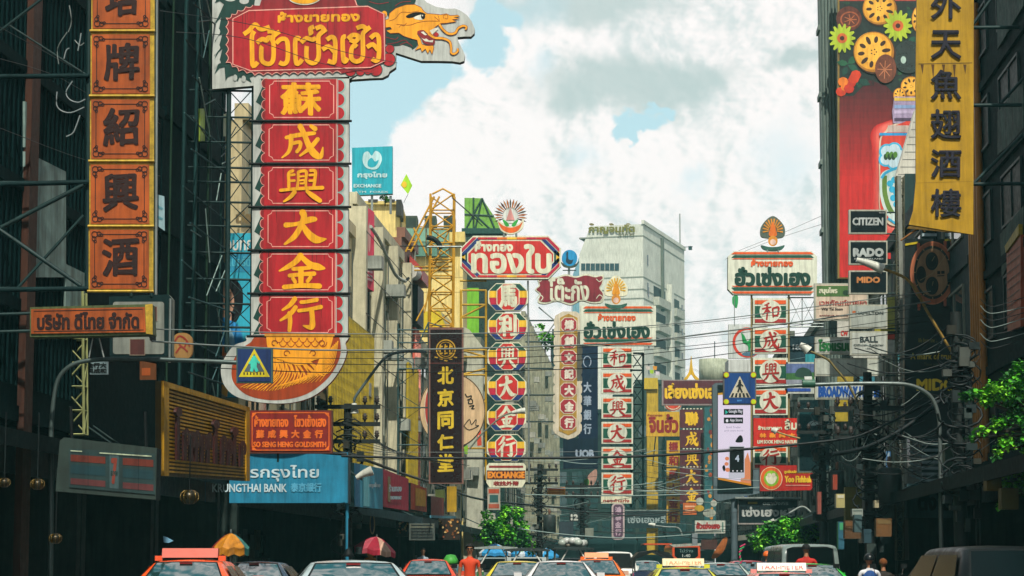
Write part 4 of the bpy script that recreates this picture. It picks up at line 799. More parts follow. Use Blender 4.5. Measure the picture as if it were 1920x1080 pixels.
p.rect(1303, 976, 1360, 1000, mat('b9beb2', .5, .15), 0, .25); p.text('ฮั้วเซ่งเฮง', 1305, 979, 1350, 992, mat('a3262a', .5), .02, bold=.9); p.ribbon([(1305, 996), (1352, 996)], 1.6, mat('7b857f', .5), .02); p.ribbon([(1355, 979), (1355, 997)], 3, mat('5b7a6f', .5), .02)
# ------------------------------------------------------------------ right side signs
# AB LED screen
s = T('led_screen', 'tall bright LED screen in a thick grey frame showing a hand holding a black phone', 'screen', 118, 1378, 930)
p = s.part('frame'); FG = mat('56666c', .45, .2); p.poly([(1336, 722), (1342, 718), (1412, 716), (1424, 722), (1424, 925), (1346, 940), (1338, 934)], FG, 0, .6, mat('3a474c', .5)); p.poly([(1345, 722), (1412, 722), (1412, 925), (1345, 925)], mat('0b1d20', .35, .1), .03)
q = s.part('display'); SW = lambda h, e=.9: mat(h, .4, 0, emit=e)
q.poly([(1346, 741), (1408, 736), (1408, 907), (1346, 895)], SW('e6d9ec', .84), .05)
for y in (767, 783): q.rect(1357, y, 1393, y + 11, SW('10181c', .2), .06)
q.text('Google Play', 1366, 768, 1392, 776, SW('c9c9d0'), .07, bold=.2); q.text('App Store', 1368, 785, 1391, 792, SW('c9c9d0'), .07, bold=.2); q.poly([(1360, 769), (1365, 773), (1360, 777)], SW('30b8a0'), .07); q.poly(ell(1363, 789, 2.4, 3), SW('e0e0e6'), .07)
q.text('Gold Trader', 1361, 799, 1389, 803, SW('8f86a0'), .06); q.text('gold smart world', 1358, 806, 1393, 810, SW('8f86a0'), .06); q.poly(catmull([(1379, 829), (1383, 820), (1388, 816), (1392, 820), (1392, 829)], 3, True), SW('1c2a2c', .2), .06)
q.poly([(1396, 862), (1402, 848), (1408, 872), (1408, 907), (1388, 903)], SW('e08a5c', .8), .056)
q.poly(rrect(1366, 836, 1396, 897, 3), SW('c8c8d2', .8), .062); q.rect(1368, 838, 1394.5, 886, SW('0c171c', .15), .066); q.text('4', 1378, 853, 1386, 866, SW('b0bcc8'), .07, bold=.5)
for x, y, r in ((1363, 860, 4), (1362, 870, 4), (1364, 881, 4.5)): q.poly(ell(x, y, r, r * .9, 12), SW('e58a5e', .8), .064 + y * 1e-6)
q.poly(catmull([(1354, 876), (1358, 872), (1360, 880), (1357, 884)], 3, True), SW('161c20', .2), .063)
for x in (1374, 1382, 1390): q.poly(ell(x, 883, 1.4), SW('d8d8e0'), .07)
q.poly([(1346, 895), (1408, 907), (1408, 911), (1346, 899)], SW('e0901c', .7), .058); q.poly([(1346, 737), (1408, 732), (1408, 736), (1346, 741)], SW('d8a01c', .7), .058)
p = s.part('post'); p.ptube([(1378, 935), (1378, 1055)], .18, FG, -.3, 8)
# AE leaf bank sign
s = T('leaf_bank_sign', 'white square sign with a red ring and green leaf behind the nearer striped panels', 'shop sign', 117, 1390, 690)
p = s.part('panel'); p.rect(1366, 608, 1440, 672, mat('c2c9c6', .5, .12), 0, .25, mat('7d857f', .5)); p.ribbon(ell(1402, 642, 26, 26, 36, 60, 380), 5, mat('cf3f2c', .5, .1), .01)
p.poly(catmull([(1390, 624), (1396, 630), (1402, 640), (1412, 627), (1414, 636), (1408, 648), (1406, 658), (1403, 658), (1402, 648), (1393, 642), (1391, 632)], 4, True), mat('1f8f4c', .5, .1), .02); p.poly(ell(1404, 664, 13, 4), mat('4b7388', .5), .016)
s = T('white_roof_hut', 'low pale grey roof cabin standing behind the leaf bank sign', 'roof cabin', 122, 1385, 720); p = s.mesh(); p.rect(1366, 674, 1412, 722, mat('c3c8c4', .6, .15), 0, 2.0)
# AF noodle shop board
s = T('noodle_board', 'red board with a round green and orange badge at the foot of the striped panels', 'shop sign', 100, 1474, 922)
p = s.mesh(); p.poly([(1425, 873), (1523, 872), (1523, 919), (1425, 921)], mat('a8241f', .45, .15), 0, .2); p.poly(ell(1446, 897, 21, 22, 30), mat('d6c4a0', .5), .02); p.poly(ell(1446, 897, 19.8, 20.8, 30), mat('d05a24', .5, .1), .024); p.poly(ell(1446, 897, 14, 15, 26), mat('7fae2e', .5, .1), .03)
p.poly(catmull([(1436, 893), (1456, 893), (1453, 904), (1446, 908), (1439, 904)], 4, True), CRM, .036); p.poly(ell(1442, 891, 4, 4), mat('c8c0a8', .5), .04); p.poly(ell(1450, 891, 4, 4), mat('c8c0a8', .5), .042)
p.text('ลูกชิ้นปลาเยาวราช', 1470, 881, 1519, 889, mat('d8b02a', .5), .02, bold=.5); p.text('Yoo Fishball', 1471, 892, 1521, 905, mat('d8b02a', .5), .02, bold=.8); p.ribbon([(1473, 910), (1519, 910)], 1.6, mat('c98a7a', .5), .02)
s = T('dark_script_board', 'black framed board with white Thai script and pale border above the green tree', 'shop sign', 118, 1440, 984)
p = s.mesh(); p.rect(1383, 934, 1496, 984, mat('15262a', .4, .2), 0, .2); p.ribbon(rc(1384, 936, 1495, 982), 3, mat('8f8a86', .5, .2), .02, closed=True); p.text('เซ่งเฮงหลี', 1391, 950, 1490, 969, mat('aab0ac', .5), .02, bold=1.0); p.text('ตรามังกร', 1430, 940, 1478, 947, mat('8f9a96', .5), .02, bold=.3); p.ribbon([(1402, 943), (1420, 943)], 4, mat('8a7a2c', .5), .02)
p.rect(1378, 932, 1500, 935, mat('8a9490', .5), .25, .5)
# AG dark phone advert
s = T('phone_advert', 'tall dark framed advert with a faint white shape, hanging over the right pavement', 'light box sign', 92, 1525, 885)
p = s.part('panel'); p.rect(1496, 745, 1558, 886, mat('5b6a64', .5, .3), 0, .3); p.rect(1499, 750, 1555, 882, mat('10262a', .3, .15), .02); p.rect(1499, 770, 1555, 830, mat('1a4246', .3, .2), .026); p.poly(ell(1526, 797, 12, 8, 20), mat('9db0b0', .4), .034); p.rect(1513, 798, 1538, 806, mat('12343a', .4), .038); p.ribbon([(1507, 767), (1548, 767)], 2, mat('9aa8a6', .5), .034); p.text('huaw ei p20', 1509, 762, 1546, 765, mat('7c8a88', .5), .034) if 0 else None
p.text('co-engineered', 1508, 829, 1522, 832, mat('7f8c8a', .5), .034); p.text('see more', 1530, 829, 1550, 832, mat('7f8c8a', .5), .034)
# AH small signs
s = T('year_sign', 'dark teal board with pale numerals beside the nearer striped panels', 'shop sign', 104, 1505, 682); p = s.mesh(); p.rect(1478, 630, 1528, 683, mat('16343e', .5, .2), 0, .2); p.text('1853', 1486, 646, 1514, 657, mat('c3ced0', .5), .02, bold=.7); p.rect(1510, 664, 1528, 682, mat('2a8f98', .5, .2), .02); p.ribbon([(1480, 675), (1509, 670)], 1, mat('5d7d84', .5), .02)
s = T('landscape_advert', 'small picture board of a green landscape under a blue and violet sky', 'billboard', 103, 1500, 725); p = s.mesh(); p.rect(1472, 679, 1529, 738, mat('b5bab0', .5), 0, .2); p.rect(1474, 682, 1527, 704, mat('5d6f9c', .5, .4, scale=5), .02); p.poly([(1474, 700), (1527, 698), (1527, 714), (1474, 714)], mat('3a6b3a', .5, .4, scale=5), .026); p.poly(catmull([(1492, 706), (1494, 694), (1504, 689), (1516, 692), (1522, 700), (1520, 708)], 4, True), mat('26453a', .5, .3), .03); p.rect(1474, 712, 1527, 720, mat('8d93a0', .5, .3), .03); p.rect(1476, 728, 1520, 734, mat('2a4ea0', .5), .02)
# AI signs on the lattice pole
s = T('sign_pole', 'tall rusty lattice pole carrying stacked black and grey boards on the right', 'lattice pole', 79, 1688, 1050)
p = s.part('mast'); a, b = s.L(1688, 1050), s.L(1688, 330); p.lattice((a[0], .1, a[1]), (b[0], .1, b[1]), .26, .26, 40, .025, mat('5b5a48', .6, .4)); p.box(a[0] + .16, a[0] + .3, -.05, .25, a[1], b[1], mat('7c8078', .6, .3))
q = s.part('arms')
for y in (398, 438, 452, 497, 508, 550, 577, 616, 622, 664, 704, 748): q.ptube([(1660, y), (1690, y)], .03, IRON, -.05)
def box_sign(lb, r, d, face, txts, edge=mat('a9ab9c', .5, .25), nm='box_sign', th=.22):
    s = T(nm, lb, 'shop sign', d, (r[0] + r[2]) / 2, r[3]); p = s.part('case'); p.rect(*r, edge, 0, th, edge); q = s.part('face'); q.rect(r[0] + 3, r[1] + 3, r[2] - 2.5, r[3] - 3, face, .015, .01)
    for t_, a, b, c, e, m, bo in txts: q.text(t_, a, b, c, e, m, .03, bold=bo)
    return s, q
BK = mat('0e1c20', .35, .2); SIL = mat('aeb6b4', .4); 
box_sign('black square board with thin pale capitals, topmost of three on the rusty pole', (1592, 393, 1663, 438), 77, BK, [('CITIZEN', 1598, 408, 1656, 423, SIL, .8), ('WATCH', 1648, 398, 1658, 400.5, SIL, .1)])
box_sign('black square board with broad white capitals, middle of three on the rusty pole', (1592, 451, 1664, 496), 77, BK, [('RADO', 1599, 465, 1657, 482, SIL, 1.5), ('SWITZERLAND', 1601, 484, 1656, 487, SIL, .2)])
box_sign('black square board with copper coloured capitals, lowest of three on the rusty pole', (1592, 507, 1664, 551), 77, BK, [('MIDO', 1606, 519, 1650, 531, mat('c3804a', .4), .9)])
s_, q = box_sign('nearly blank grey board with a tiny orange mark under the copper lettered board', (1593, 571, 1664, 616), 77, mat('a3aaa2', .5, .2), [('HAMILTON', 1604, 584, 1656, 590, mat('4b5553', .5), .3)]); q.rect(1598, 583, 1604, 588, mat('b5602c', .5), .03)
box_sign('pale grey square board with dark capitals and two small lines beneath them', (1594, 621, 1664, 666), 77, mat('b4bab2', .5, .3), [('BALL', 1612, 631, 1646, 642, mat('333f40', .5), .5), ('Official  Retailer', 1600, 645, 1657, 649, mat('4a5655', .5), .2), ('1891', 1623, 652, 1634, 655, mat('4a5655', .5), .1)])
box_sign('long blank grey board on the stacked sign pole', (1528, 672, 1656, 705), 80, mat('b4bbb0', .5, .35), [], nm='blank_board')
s_, q = box_sign('long pale board with blue capital lettering below the blank grey board', (1528, 720, 1654, 749), 82, mat('bac3be', .5, .3), [('BROADWAY HOTEL', 1534, 724, 1652, 745, mat('1c4f9c', .5, .1), 1.2)], nm='hotel_board')
box_sign('pale board with green Thai lettering left of the square board with dark capitals', (1528, 632, 1600, 664), 80, mat('c0c6bd', .5, .3), [('โรงแรมบ', 1534, 636, 1598, 659, mat('1f6a34', .5, .1), 1.3)], nm='hotel_board')
s_, q = box_sign('pinkish white clinic board with a green header and rows of small red lettering', (1527, 531, 1628, 601), 88, mat('cbb9a4', .5, .3), [('สมุนไพร', 1535, 539, 1570, 553, CRM, .6), ('เวชภัณฑ์ขายยา', 1536, 562, 1625, 573, mat('a04a44', .5), .5), ('Wai Tai Soon', 1540, 577, 1580, 582, mat('4a3c38', .5), .3), ('antique medic', 1536, 590, 1590, 594, mat('7c3c38', .5), .3)], nm='clinic_board')
q.rect(1531, 536, 1592, 556, mat('4b6e3a', .5, .25), .022); q.poly(ell(1586, 549, 6, 5), mat('23402c', .5), .028)
for r, h, lb in (((1664, 556, 1682, 606), '9a9a4a', 'dull yellow poster strip right of the copper lettered black board'), ((1640, 608, 1682, 622), 'a39c34', 'yellow strip just above the square board with dark capitals'), ((1664, 626, 1680, 636), 'b5402f', 'small red plate right of the square board with dark capitals'), ((1664, 638, 1680, 664), 'a8aca4', 'small white plate under the small red plate'), ((1570, 602, 1592, 640), 'bdbcb2', 'white plate with red letters behind the pinkish clinic board'), ((1600, 667, 1655, 671), 'c0c2b8', 'thin white strip above the blank grey board'), ((1570, 706, 1600, 718), 'a8943a', 'yellow plate between the blank grey board and the blue lettered board'), ((1612, 706, 1640, 718), '3f8596', 'teal plate between the blank grey board and the blue lettered board'), ((1566, 750, 1590, 790), 'a8942e', 'mustard plate hanging under the blue lettered board')):
    s = T('small_plate', lb, 'sign', 86, (r[0] + r[2]) / 2, r[3]); p = s.mesh(); p.rect(*r, mat(h, .5, .4, scale=4), 0, .08)
    if r[0] == 1570 and r[1] == 602: p.text('CW', 1576, 620, 1590, 630, mat('b8322c', .5), .01, bold=.6)
# AJ big drink billboard
s = T('drink_billboard', 'huge red billboard with sliced lotus roots, flowers and a drink bottle', 'billboard', 104, 1645, 520)
p = s.part('panel'); BGR = mat('b8221f', .5, .16); p.rect(1571, -80, 1740, 522, mat('7f6a30', .5, .3), 0, .3); p.rect(1574, -70, 1738, 520, BGR, .018)
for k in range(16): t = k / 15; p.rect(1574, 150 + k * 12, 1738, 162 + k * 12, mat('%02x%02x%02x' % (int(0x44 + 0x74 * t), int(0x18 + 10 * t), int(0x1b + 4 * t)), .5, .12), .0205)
p.rect(1574, -70, 1738, 0, mat('aaa592', .5, .1), .03)
q = s.part('picture'); DG = mat('12302a', .5, .3, scale=5); p.poly([(1574, 2), (1738, 2), (1738, 200), (1690, 190), (1660, 160), (1630, 150), (1600, 180), (1574, 180)], mat('1c2a26', .5, .4, scale=4), .026)
c6 = lambda X, Y: (1560 + X / 5.4, Y / 5.4)
LOT = mat('d99a2c', .5, .18); LOD = mat('3a2213', .5, .2); PET = mat('a3b82c', .5, .25); ORF = mat('c9612a', .5, .3)
def lotus(cx, cy, rx, ry, rot, o, n=9):
    q.poly(ell(cx + 2, cy + 2.5, rx * 1.03, ry * 1.03, 30), LOD, o - .002); q.poly(ell(cx, cy, rx, ry, 30), mat('a8701c', .5, .2), o); q.poly(ell(cx - rx * .05, cy - ry * .06, rx * .93, ry * .93, 30), LOT, o + .001); q.poly(ell(cx - rx * .12, cy - ry * .16, rx * .70, ry * .68, 30), mat('e8ac3a', .5, .2), o + .0015); q.ribbon(ell(cx, cy, rx * .97, ry * .97, 30), 1.2, mat('a66a1c', .5), o + .002, closed=True)
    for k in range(n):
        a = rot + 2 * math.pi * k / n; x, y = cx + rx * .62 * math.cos(a), cy + ry * .62 * math.sin(a)
        l = rx * (.17 + .05 * (k % 3 == 0)); w = rx * .1; t = [(x + l * math.cos(a) * math.cos(u) - w * math.sin(a) * math.sin(u), y + (l * math.sin(a) * math.cos(u) + w * math.cos(a) * math.sin(u)) * ry / rx) for u in [2 * math.pi * j / 12 for j in range(12)]]; q.poly(t, LOD, o + .004)
    for k in range(5): q.poly(ell(cx + rx * .13 * math.cos(k * 1.26), cy + ry * .13 * math.sin(k * 1.26), rx * .035), LOD, o + .004)
def flower(cx, cy, r, o, n=14):
    for k in range(n):
        a = 2 * math.pi * k / n; t = (lambda rr, da: (cx + rr * math.cos(a + da), cy + rr * 1.1 * math.sin(a + da)))
        q.poly([t(r * .2, -.4), t(r * .7, -.22), t(r, -.06), t(r, .06), t(r * .7, .22), t(r * .2, .4)], PET, o + .0004 * k)
    q.poly(ell(cx, cy, r * .38), ORF, o + .008); q.poly(ell(cx, cy, r * .17), LOD, o + .010)
def leaf(cx, cy, l, w, a, m, o):
    t = lambda u, v: (cx + l * u * math.cos(a) - w * v * math.sin(a), cy + l * u * math.sin(a) + w * v * math.cos(a))
    q.poly([t(0, 0), t(.25, .6), t(.55, .8), t(1, 0), t(.55, -.8), t(.25, -.6)], m, o)
for k, (x, y, l, a) in enumerate([(1625, 60, 26, 1.2), (1700, 20, 28, .6), (1590, 120, 24, -.7), (1590, 122, 22, .5), (1588, 125, 20, 2.0), (1590, 120, 22, 3.3), (1720, 70, 24, 2.6), (1610, 150, 24, .4), (1640, 12, 20, 2.5), (1600, 140, 22, 1.2)]): leaf(x, y, l, l * .34, a, mat(['1d4f3a', '163f34', '235a3c'][k % 3], .5, .25), .034 + k * .0005)
q.poly(ell(*c6(170, 190), 24, 23, 24), mat('5a2c1e', .5, .4, scale=6), .040); q.ribbon(ell(*c6(180, 200), 17, 14, 20), 2.5, mat('97502e', .5), .042, closed=True)
for k in range(7): a = k * .9; q.ribbon([c6(185, 200), (c6(185, 200)[0] + 12 * math.cos(a), c6(185, 200)[1] + 10 * math.sin(a))], 1.5, mat('a86038', .5), .044 + k * 2e-4)
lotus(*c6(480, 90), 32, 30, .3, .05); flower(*c6(665, 265), 27, .07); flower(*c6(100, 390), 25, .06); lotus(*c6(880, 200), 14, 25, .1, .055)
lotus(*c6(420, 530), 38, 38, .5, .08, 10)
q.poly(ell(*c6(770, 580), 28, 31, 26), mat('15271f', .3, .3, spec=.6), .075); q.poly(ell(*c6(720, 610), 5, 7, 14), mat('a9c2b4', .3), .078)
q.poly(ell(*c6(540, 700), 20, 27, 24), mat('6b3a26', .5, .4, scale=6), .10)
for k in range(8): a = k * .8; q.ribbon([c6(530, 710), (c6(530, 710)[0] + 14 * math.cos(a), c6(530, 710)[1] + 17 * math.sin(a))], 1.6, mat('b4714a', .5), .103 + k * 2e-4)
for k, (X, Y) in enumerate([(90, 930), (140, 880), (190, 840), (240, 760), (110, 830), (170, 900), (220, 800)]): q.poly(ell(*c6(X, Y), 10, 9, 8), mat(['c23a1c', 'd8741e', 'b02c1a'][k % 3], .5, .3), .05 + .001 * k)
lotus(*c6(800, 880), 20, 19, .2, .09); lotus(*c6(680, 970), 12, 14, .7, .094)
for k in range(6): q.poly(catmull([(1674 - 18 + k * 3, 230), (1648 - 16 + k * 3, 252), (1636 + k * 2.6, 290), (1634 + k * 2.6, 400), (1650 + k * 2, 440 - k * 3), (1738, 440 - k * 3), (1738, 230)], 4, True), mat('%02x%02x%02x' % (0xb8 + k * 6, 0x22 + k * 14, 0x1f + k * 12), .5, .12), .03 + .001 * k)
for k in range(30):
    x, y = R.uniform(1576, 1716), R.uniform(4, 170); leaf(x, y, R.uniform(7, 15), R.uniform(3, 5), R.uniform(0, 6.2), mat(R.choice(['0f2a20', '1a3d2a', '2a1a16', '24482c', '3a2418']), .5, .2), .0275 + .0001 * k)
bt = s.part('bottle'); bt.poly([(1676, 182), (1738, 182), (1738, 232), (1674, 232), (1672, 210)], mat('9a8aa6', .4, .3, scale=5), .11, .05)
for y, h in ((184, 'c9a94a'), (198, '7a93b8'), (208, 'b3a3c0'), (222, '4b3d52')): bt.rect(1676, y, 1738, y + 6, mat(h, .4, .2), .12)
BT = mat('c63c2c', .5, .15); bt.poly(catmull([(1674, 234), (1660, 246), (1650, 258), (1647, 290), (1648, 340), (1648, 390), (1660, 415), (1680, 425), (1740, 425), (1740, 234)], 4, True), mat('c9b7a0', .5, .2), .10)
bt.poly(catmull([(1678, 236), (1664, 248), (1653, 258), (1650, 290), (1650, 340), (1650, 390), (1664, 412), (1740, 420), (1740, 236)], 4, True), BT, .115)
bt.rect(1648, 250, 1740, 255, mat('2b8fc4', .5), .12); bt.rect(1664, 236, 1740, 249, mat('b8a59a', .5, .3), .118)
for k, (x, y, r) in enumerate([(1662, 285, 13), (1676, 282, 13), (1686, 292, 12), (1676, 304, 14), (1660, 300, 12)]): bt.poly(ell(x, y, r + 1.5), mat('3aa3c8', .5), .122 + k * 2e-4)
for k, (x, y, r) in enumerate([(1662, 285, 11), (1676, 282, 11), (1686, 292, 10), (1676, 304, 12), (1660, 300, 10)]): bt.poly(ell(x, y, r), mat('b3cbd4', .5), .124 + k * 2e-4)
for k in range(6): bt.poly(ell(1660 + k * 3.6, 295 - (k % 2) * 4, 4, 6), mat(['1c3a22', '4a7a2a'][k % 2], .5), .128 + 2e-4 * k)
bt.poly(catmull([(1650, 330), (1670, 318), (1690, 330), (1692, 390), (1680, 420), (1660, 400), (1650, 370)], 4, True), mat('b9c9c4', .5), .122); bt.ribbon(catmull([(1658, 330), (1658, 360), (1664, 385), (1672, 400)], 4), 9, mat('57752c', .5), .126); bt.ribbon(catmull([(1652, 335), (1660, 325), (1680, 316), (1696, 312)], 4), 5, mat('2c9cc4', .5), .127)
for k, (x, y) in enumerate([(1668, 345), (1676, 338), (1672, 356), (1680, 362), (1674, 372), (1680, 384)]): bt.poly(ell(x, y, 6, 6), mat('2a9ec2', .5, .2), .129 + 2e-4 * k)
bt.ribbon([(1664, 410), (1690, 428)], 4, mat('2c9cc4', .5), .13)
# AK long yellow restaurant banner
s = T('yellow_banner', 'long mustard yellow metal banner with raised dark Chinese characters and a curled foot', 'shop sign', 56, 1768, 440)
p = s.part('sheet'); YS = mat('b08a1c', .5, .22, streak=.35); YSD = mat('6b5214', .6, .3)
p.poly([(1720, -70), (1826, -70), (1825, 440), (1704, 421), (1712, 395), (1717, 340), (1717, 120)], YS, 0, .06, YSD)
p.ribbon([(1722, 120), (1823, 118)], 1.6, YSD, .004); p.ribbon([(1718, 343), (1823, 340)], .9, mat('9a781a', .5), .004)
for k in range(5): p.poly([(1726 + k * 20, 121), (1732 + k * 20, 121), (1730 + k * 20, 140 + 9 * (k % 2))], mat('5e3f18', .6, .4), .005)
p.poly([(1700, 428), (1720, 412), (1824, 424), (1825, 441), (1824, 439)], YSD, -.02, .05)
q = s.part('characters'); KB = mat('16151f', .45, .2); HL = mat('2a2936', .4)
for ch, y0, y1 in (('外', -12, 37), ('天', 58, 112), ('魚', 132, 188), ('翅', 206, 262), ('酒', 281, 334), ('樓', 355, 408)):
    q.text(ch, 1744, y0, 1802, y1, KB, .05, bold=1.5, pen=.75, wob=.9); q.text(ch, 1744.5, y0 - .6, 1801, y1 - 1.4, HL, .064)
s_ = s.part('backing_frame')
for x in (1722, 1822): s_.ptube([(x, -60), (x, 432)], .04, IRON, -.12)
for y in (50, 196, 344): s_.ptube([(1722, y), (1990, y - 2)], .05, IRON, -.15)
for a, b in (((1826, 44), (1900, -60)), ((1826, 344), (1990, 180)), ((1880, 190), (1990, 70))): s_.ptube([a, b], .045, IRON, -.15)
s_.ptube([(1704, 424), (1722, 424), (1735, 434)], .02, mat('7c5a2a', .5), -.05); s_.ptube([(1690, 450), (1725, 425)], .025, mat('8a5a24', .5), -.1); s_.ptube([(1715, 205), (1760, 60), (1830, -10)], .012, CABLE, .1) if 0 else None
# AL big watch sign
s = T('watch_sign', 'tall dark sign board with a huge copper relief wrist watch and yellow lettering', 'shop sign', 71, 1752, 850)
p = s.part('board'); BD = mat('0d1a1c', .45, .25); p.rect(1696, 448, 1811, 822, BD, 0, .3); p.poly([(1697, 457), (1721, 453), (1721, 457), (1697, 461)], mat('b8a41c', .5), .03); p.poly([(1771, 449), (1796, 444), (1796, 448), (1771, 453)], mat('b8a41c', .5), .03)
ML = mat('d8bc28', .5, .2); p.text('life from the ...', 1722, 634, 1758, 642, mat('8a7e26', .5), .02); p.text('A mark of true', 1707, 662, 1786, 674, mat('b39c26', .5), .02, bold=.3); p.text('Time and', 1732, 680, 1760, 686, mat('4a4a24', .5), .02); p.text('MIDO', 1718, 710, 1792, 733, ML, .02, bold=1.4); p.text('SWISS WATCHES SINCE 1918', 1707, 740, 1784, 746, mat('3d3c20', .5), .02)
p.text('help me', 1731, 770, 1752, 775, mat('4a4520', .5), .02)
w = s.part('watch'); CO = mat('96583c', .4, .3); CF = mat('86684a', .5, .25); c8 = lambda X, Y: (1690 + X / 6, 420 + Y / 6)
w.poly([(1722, 455), (1770, 448), (1772, 470), (1720, 474)], mat('14201f', .5, .2), .04, .1)
w.poly(ell(*c8(345, 555), 42, 59, 48), CO, .10, .2); w.poly(ell(*c8(345, 550), 35, 50, 44), mat('10201f', .4, .2), .11); w.poly(ell(*c8(345, 550), 31, 45, 44), CF, .12)
w.ribbon(ell(*c8(345, 555), 41, 58, 44), 2.2, mat('b06a4a', .4, .2), .104, closed=True)
for x, y, rx, ry in ((335, 425, 12, 17), (215, 575, 9, 16), (338, 700, 12, 17)): w.poly(ell(*c8(x, y), rx, ry, 26), mat('0f1a1a', .4, .2), .13 + y * 1e-6); w.ribbon(ell(*c8(x, y), rx * .72, ry * .72, 22), .5, mat('3c3a2c', .5), .134, closed=True)
for k in range(12): a = math.radians(30 * k); w.ribbon([(c8(345, 550)[0] + 32 * math.cos(a), c8(345, 550)[1] + 46 * math.sin(a)), (c8(345, 550)[0] + 35 * math.cos(a), c8(345, 550)[1] + 50 * math.sin(a))], 2, mat('8a7a58', .5), .126)
for a, b in (((345, 560), (200, 640)), ((345, 560), (490, 360)), ((335, 425), (365, 370)), ((338, 700), (350, 650))): w.ribbon([c8(*a), c8(*b)], 1.1, mat('8a7a5a', .4), .14)
w.rect(*c8(395, 535), *c8(430, 570), mat('12191a', .4), .13); w.rect(*c8(440, 532), *c8(478, 566), mat('12191a', .4), .13); w.ribbon([c8(395, 590), c8(475, 586)], 2, mat('2a2a22', .5), .13)
for x, y in ((188, 260), (488, 235), (195, 930), (488, 885)): w.poly([c8(x - 16, y - 40), c8(x + 16, y - 40), c8(x + 12, y + 42), c8(x - 12, y + 42)], mat('96503a', .45, .3), .09, .15)
for x, y in ((567, 350), (600, 560), (560, 750)): w.poly(ell(*c8(x, y), 4, 7, 12), CO, .08, .12)
# grey shop fascia far right with brown letters
s = T('grey_fascia', 'shadowed slate grey shop fascia with dark raised Thai letters on the right', 'shop sign', 66, 1750, 972); p = s.mesh()
p.rect(1700, 907, 1800, 971, mat('34525a', .6, .3), 0, .4, DARK); p.text('ตั้งโต๊ะ', 1720, 921, 1796, 958, mat('122024', .5), .04, bold=1.8)
# right mast arm sign and left mast arm sign
def crossing_sign(lb, d, x0, y0, x1, y1, near):
    s = T('crossing_sign', lb, 'traffic sign', d, (x0 + x1) / 2, y1); p = s.part('panel'); BL = mat('1b447e' if near else '142e5e', .4, .15); w, h = x1 - x0, y1 - y0; X = lambda u: x0 + u * w; Y = lambda v: y0 + v * h
    p.rect(x0, y0, x1, y1, mat('5b5f60', .5, .2) if near else mat('3a5a58', .5, .2), 0, .12, IRON); p.rect(X(.04), Y(.04), X(.96), Y(.96), BL, .015)
    q = s.part('symbol')
    if near:
        q.poly([(X(.5), Y(.13)), (X(.83), Y(.78)), (X(.17), Y(.78))], mat('b9b39e', .5, .15), .02); K = mat('1a2326', .5)
        q.poly(ell(X(.5), Y(.28), w * .035, h * .04, 12), K, .026); q.ribbon([(X(.5), Y(.31)), (X(.49), Y(.48))], w * .09, K, .027); q.ribbon([(X(.49), Y(.47)), (X(.44), Y(.62))], w * .05, K, .028); q.ribbon([(X(.50), Y(.47)), (X(.57), Y(.63))], w * .05, K, .029); q.ribbon([(X(.49), Y(.36)), (X(.40), Y(.46))], w * .035, K, .030); q.ribbon([(X(.51), Y(.36)), (X(.60), Y(.44))], w * .035, K, .031)
        for k in range(5): u = .22 + k * .125; q.poly([(X(u), Y(.77)), (X(u + .07), Y(.77)), (X(.5 + (u + .07 - .5) * .8), Y(.65)), (X(.5 + (u - .5) * .8), Y(.65))], K, .024)
        q.ribbon([(X(.42), Y(.88)), (X(.56), Y(.87))], h * .05, mat('3f7fc0', .5), .02)
        r = s.part('reflectors'); 
        for u in (.09, .91):
            for v in (.10, .91): r.poly(ell(X(u), Y(v), w * .085, w * .085, 18), mat('c98f1e', .5), .03, .05); r.poly(ell(X(u), Y(v), w * .066, w * .066, 18), mat('b9d41e', .5), .036)
    else:
        q.poly([(X(.5), Y(.03)), (X(.93), Y(.83)), (X(.07), Y(.83))], mat('c8b81c', .4, .1), .02); q.poly([(X(.5), Y(.17)), (X(.78), Y(.68)), (X(.22), Y(.68))], mat('4a5a60', .5, .15), .026); A = mat('3fc4ae', .4, .1)
        q.poly(ell(X(.5), Y(.28), w * .055, h * .055, 12), A, .03); q.ribbon([(X(.5), Y(.30)), (X(.48), Y(.55))], w * .17, A, .031); q.ribbon([(X(.46), Y(.52)), (X(.42), Y(.68))], w * .085, A, .032); q.ribbon([(X(.51), Y(.52)), (X(.58), Y(.68))], w * .085, A, .033); q.ribbon([(X(.46), Y(.34)), (X(.36), Y(.46))], w * .055, A, .034); q.ribbon([(X(.54), Y(.34)), (X(.65), Y(.44))], w * .055, A, .035)
        for k in range(7): q.rect(X(.2 + k * .09), Y(.70), X(.24 + k * .09), Y(.77), mat('3f3a1c', .5), .024)
    return s
crossing_sign('blue pedestrian crossing sign with yellow triangle and green figure hung from the left mast arm', 44, 443, 652, 511, 718, False)
crossing_sign('blue pedestrian crossing sign with four yellow corner reflectors hung from the right mast arm', 53, 1356, 697, 1418, 759, True)
crossing_sign('tiny distant blue crossing sign with yellow corner lamps beside the black script board', 130, 1377, 921, 1402, 941, True)
def mast(lb, d, pts, r, col, pole_x):
    s = T('mast_arm', lb, 'street pole', loc=(W(pole_x, 1057, d).x, d, .14)); p = s.part('pole')
    a = s.L(*pts[0]); p.tube([(0, 0, 0), (a[0] * .4, 0, a[1] * .5), (a[0], 0, a[1])], r, col, 10, r * .85); p.tube([(0, 0, 0), (0, 0, .3)], r * 2.2, col, 10); q = s.part('arm'); q.ptube(catmull(pts, 8), r * .8, col, 0, 8)
    return s
mast('dark curved mast arm pole holding the left crossing sign', 44.3, [(96, 800), (102, 740), (112, 706), (136, 684), (175, 675), (250, 673), (360, 676), (446, 680)], .055, mat('4b5a58', .4, .3, metal=.3), 96)
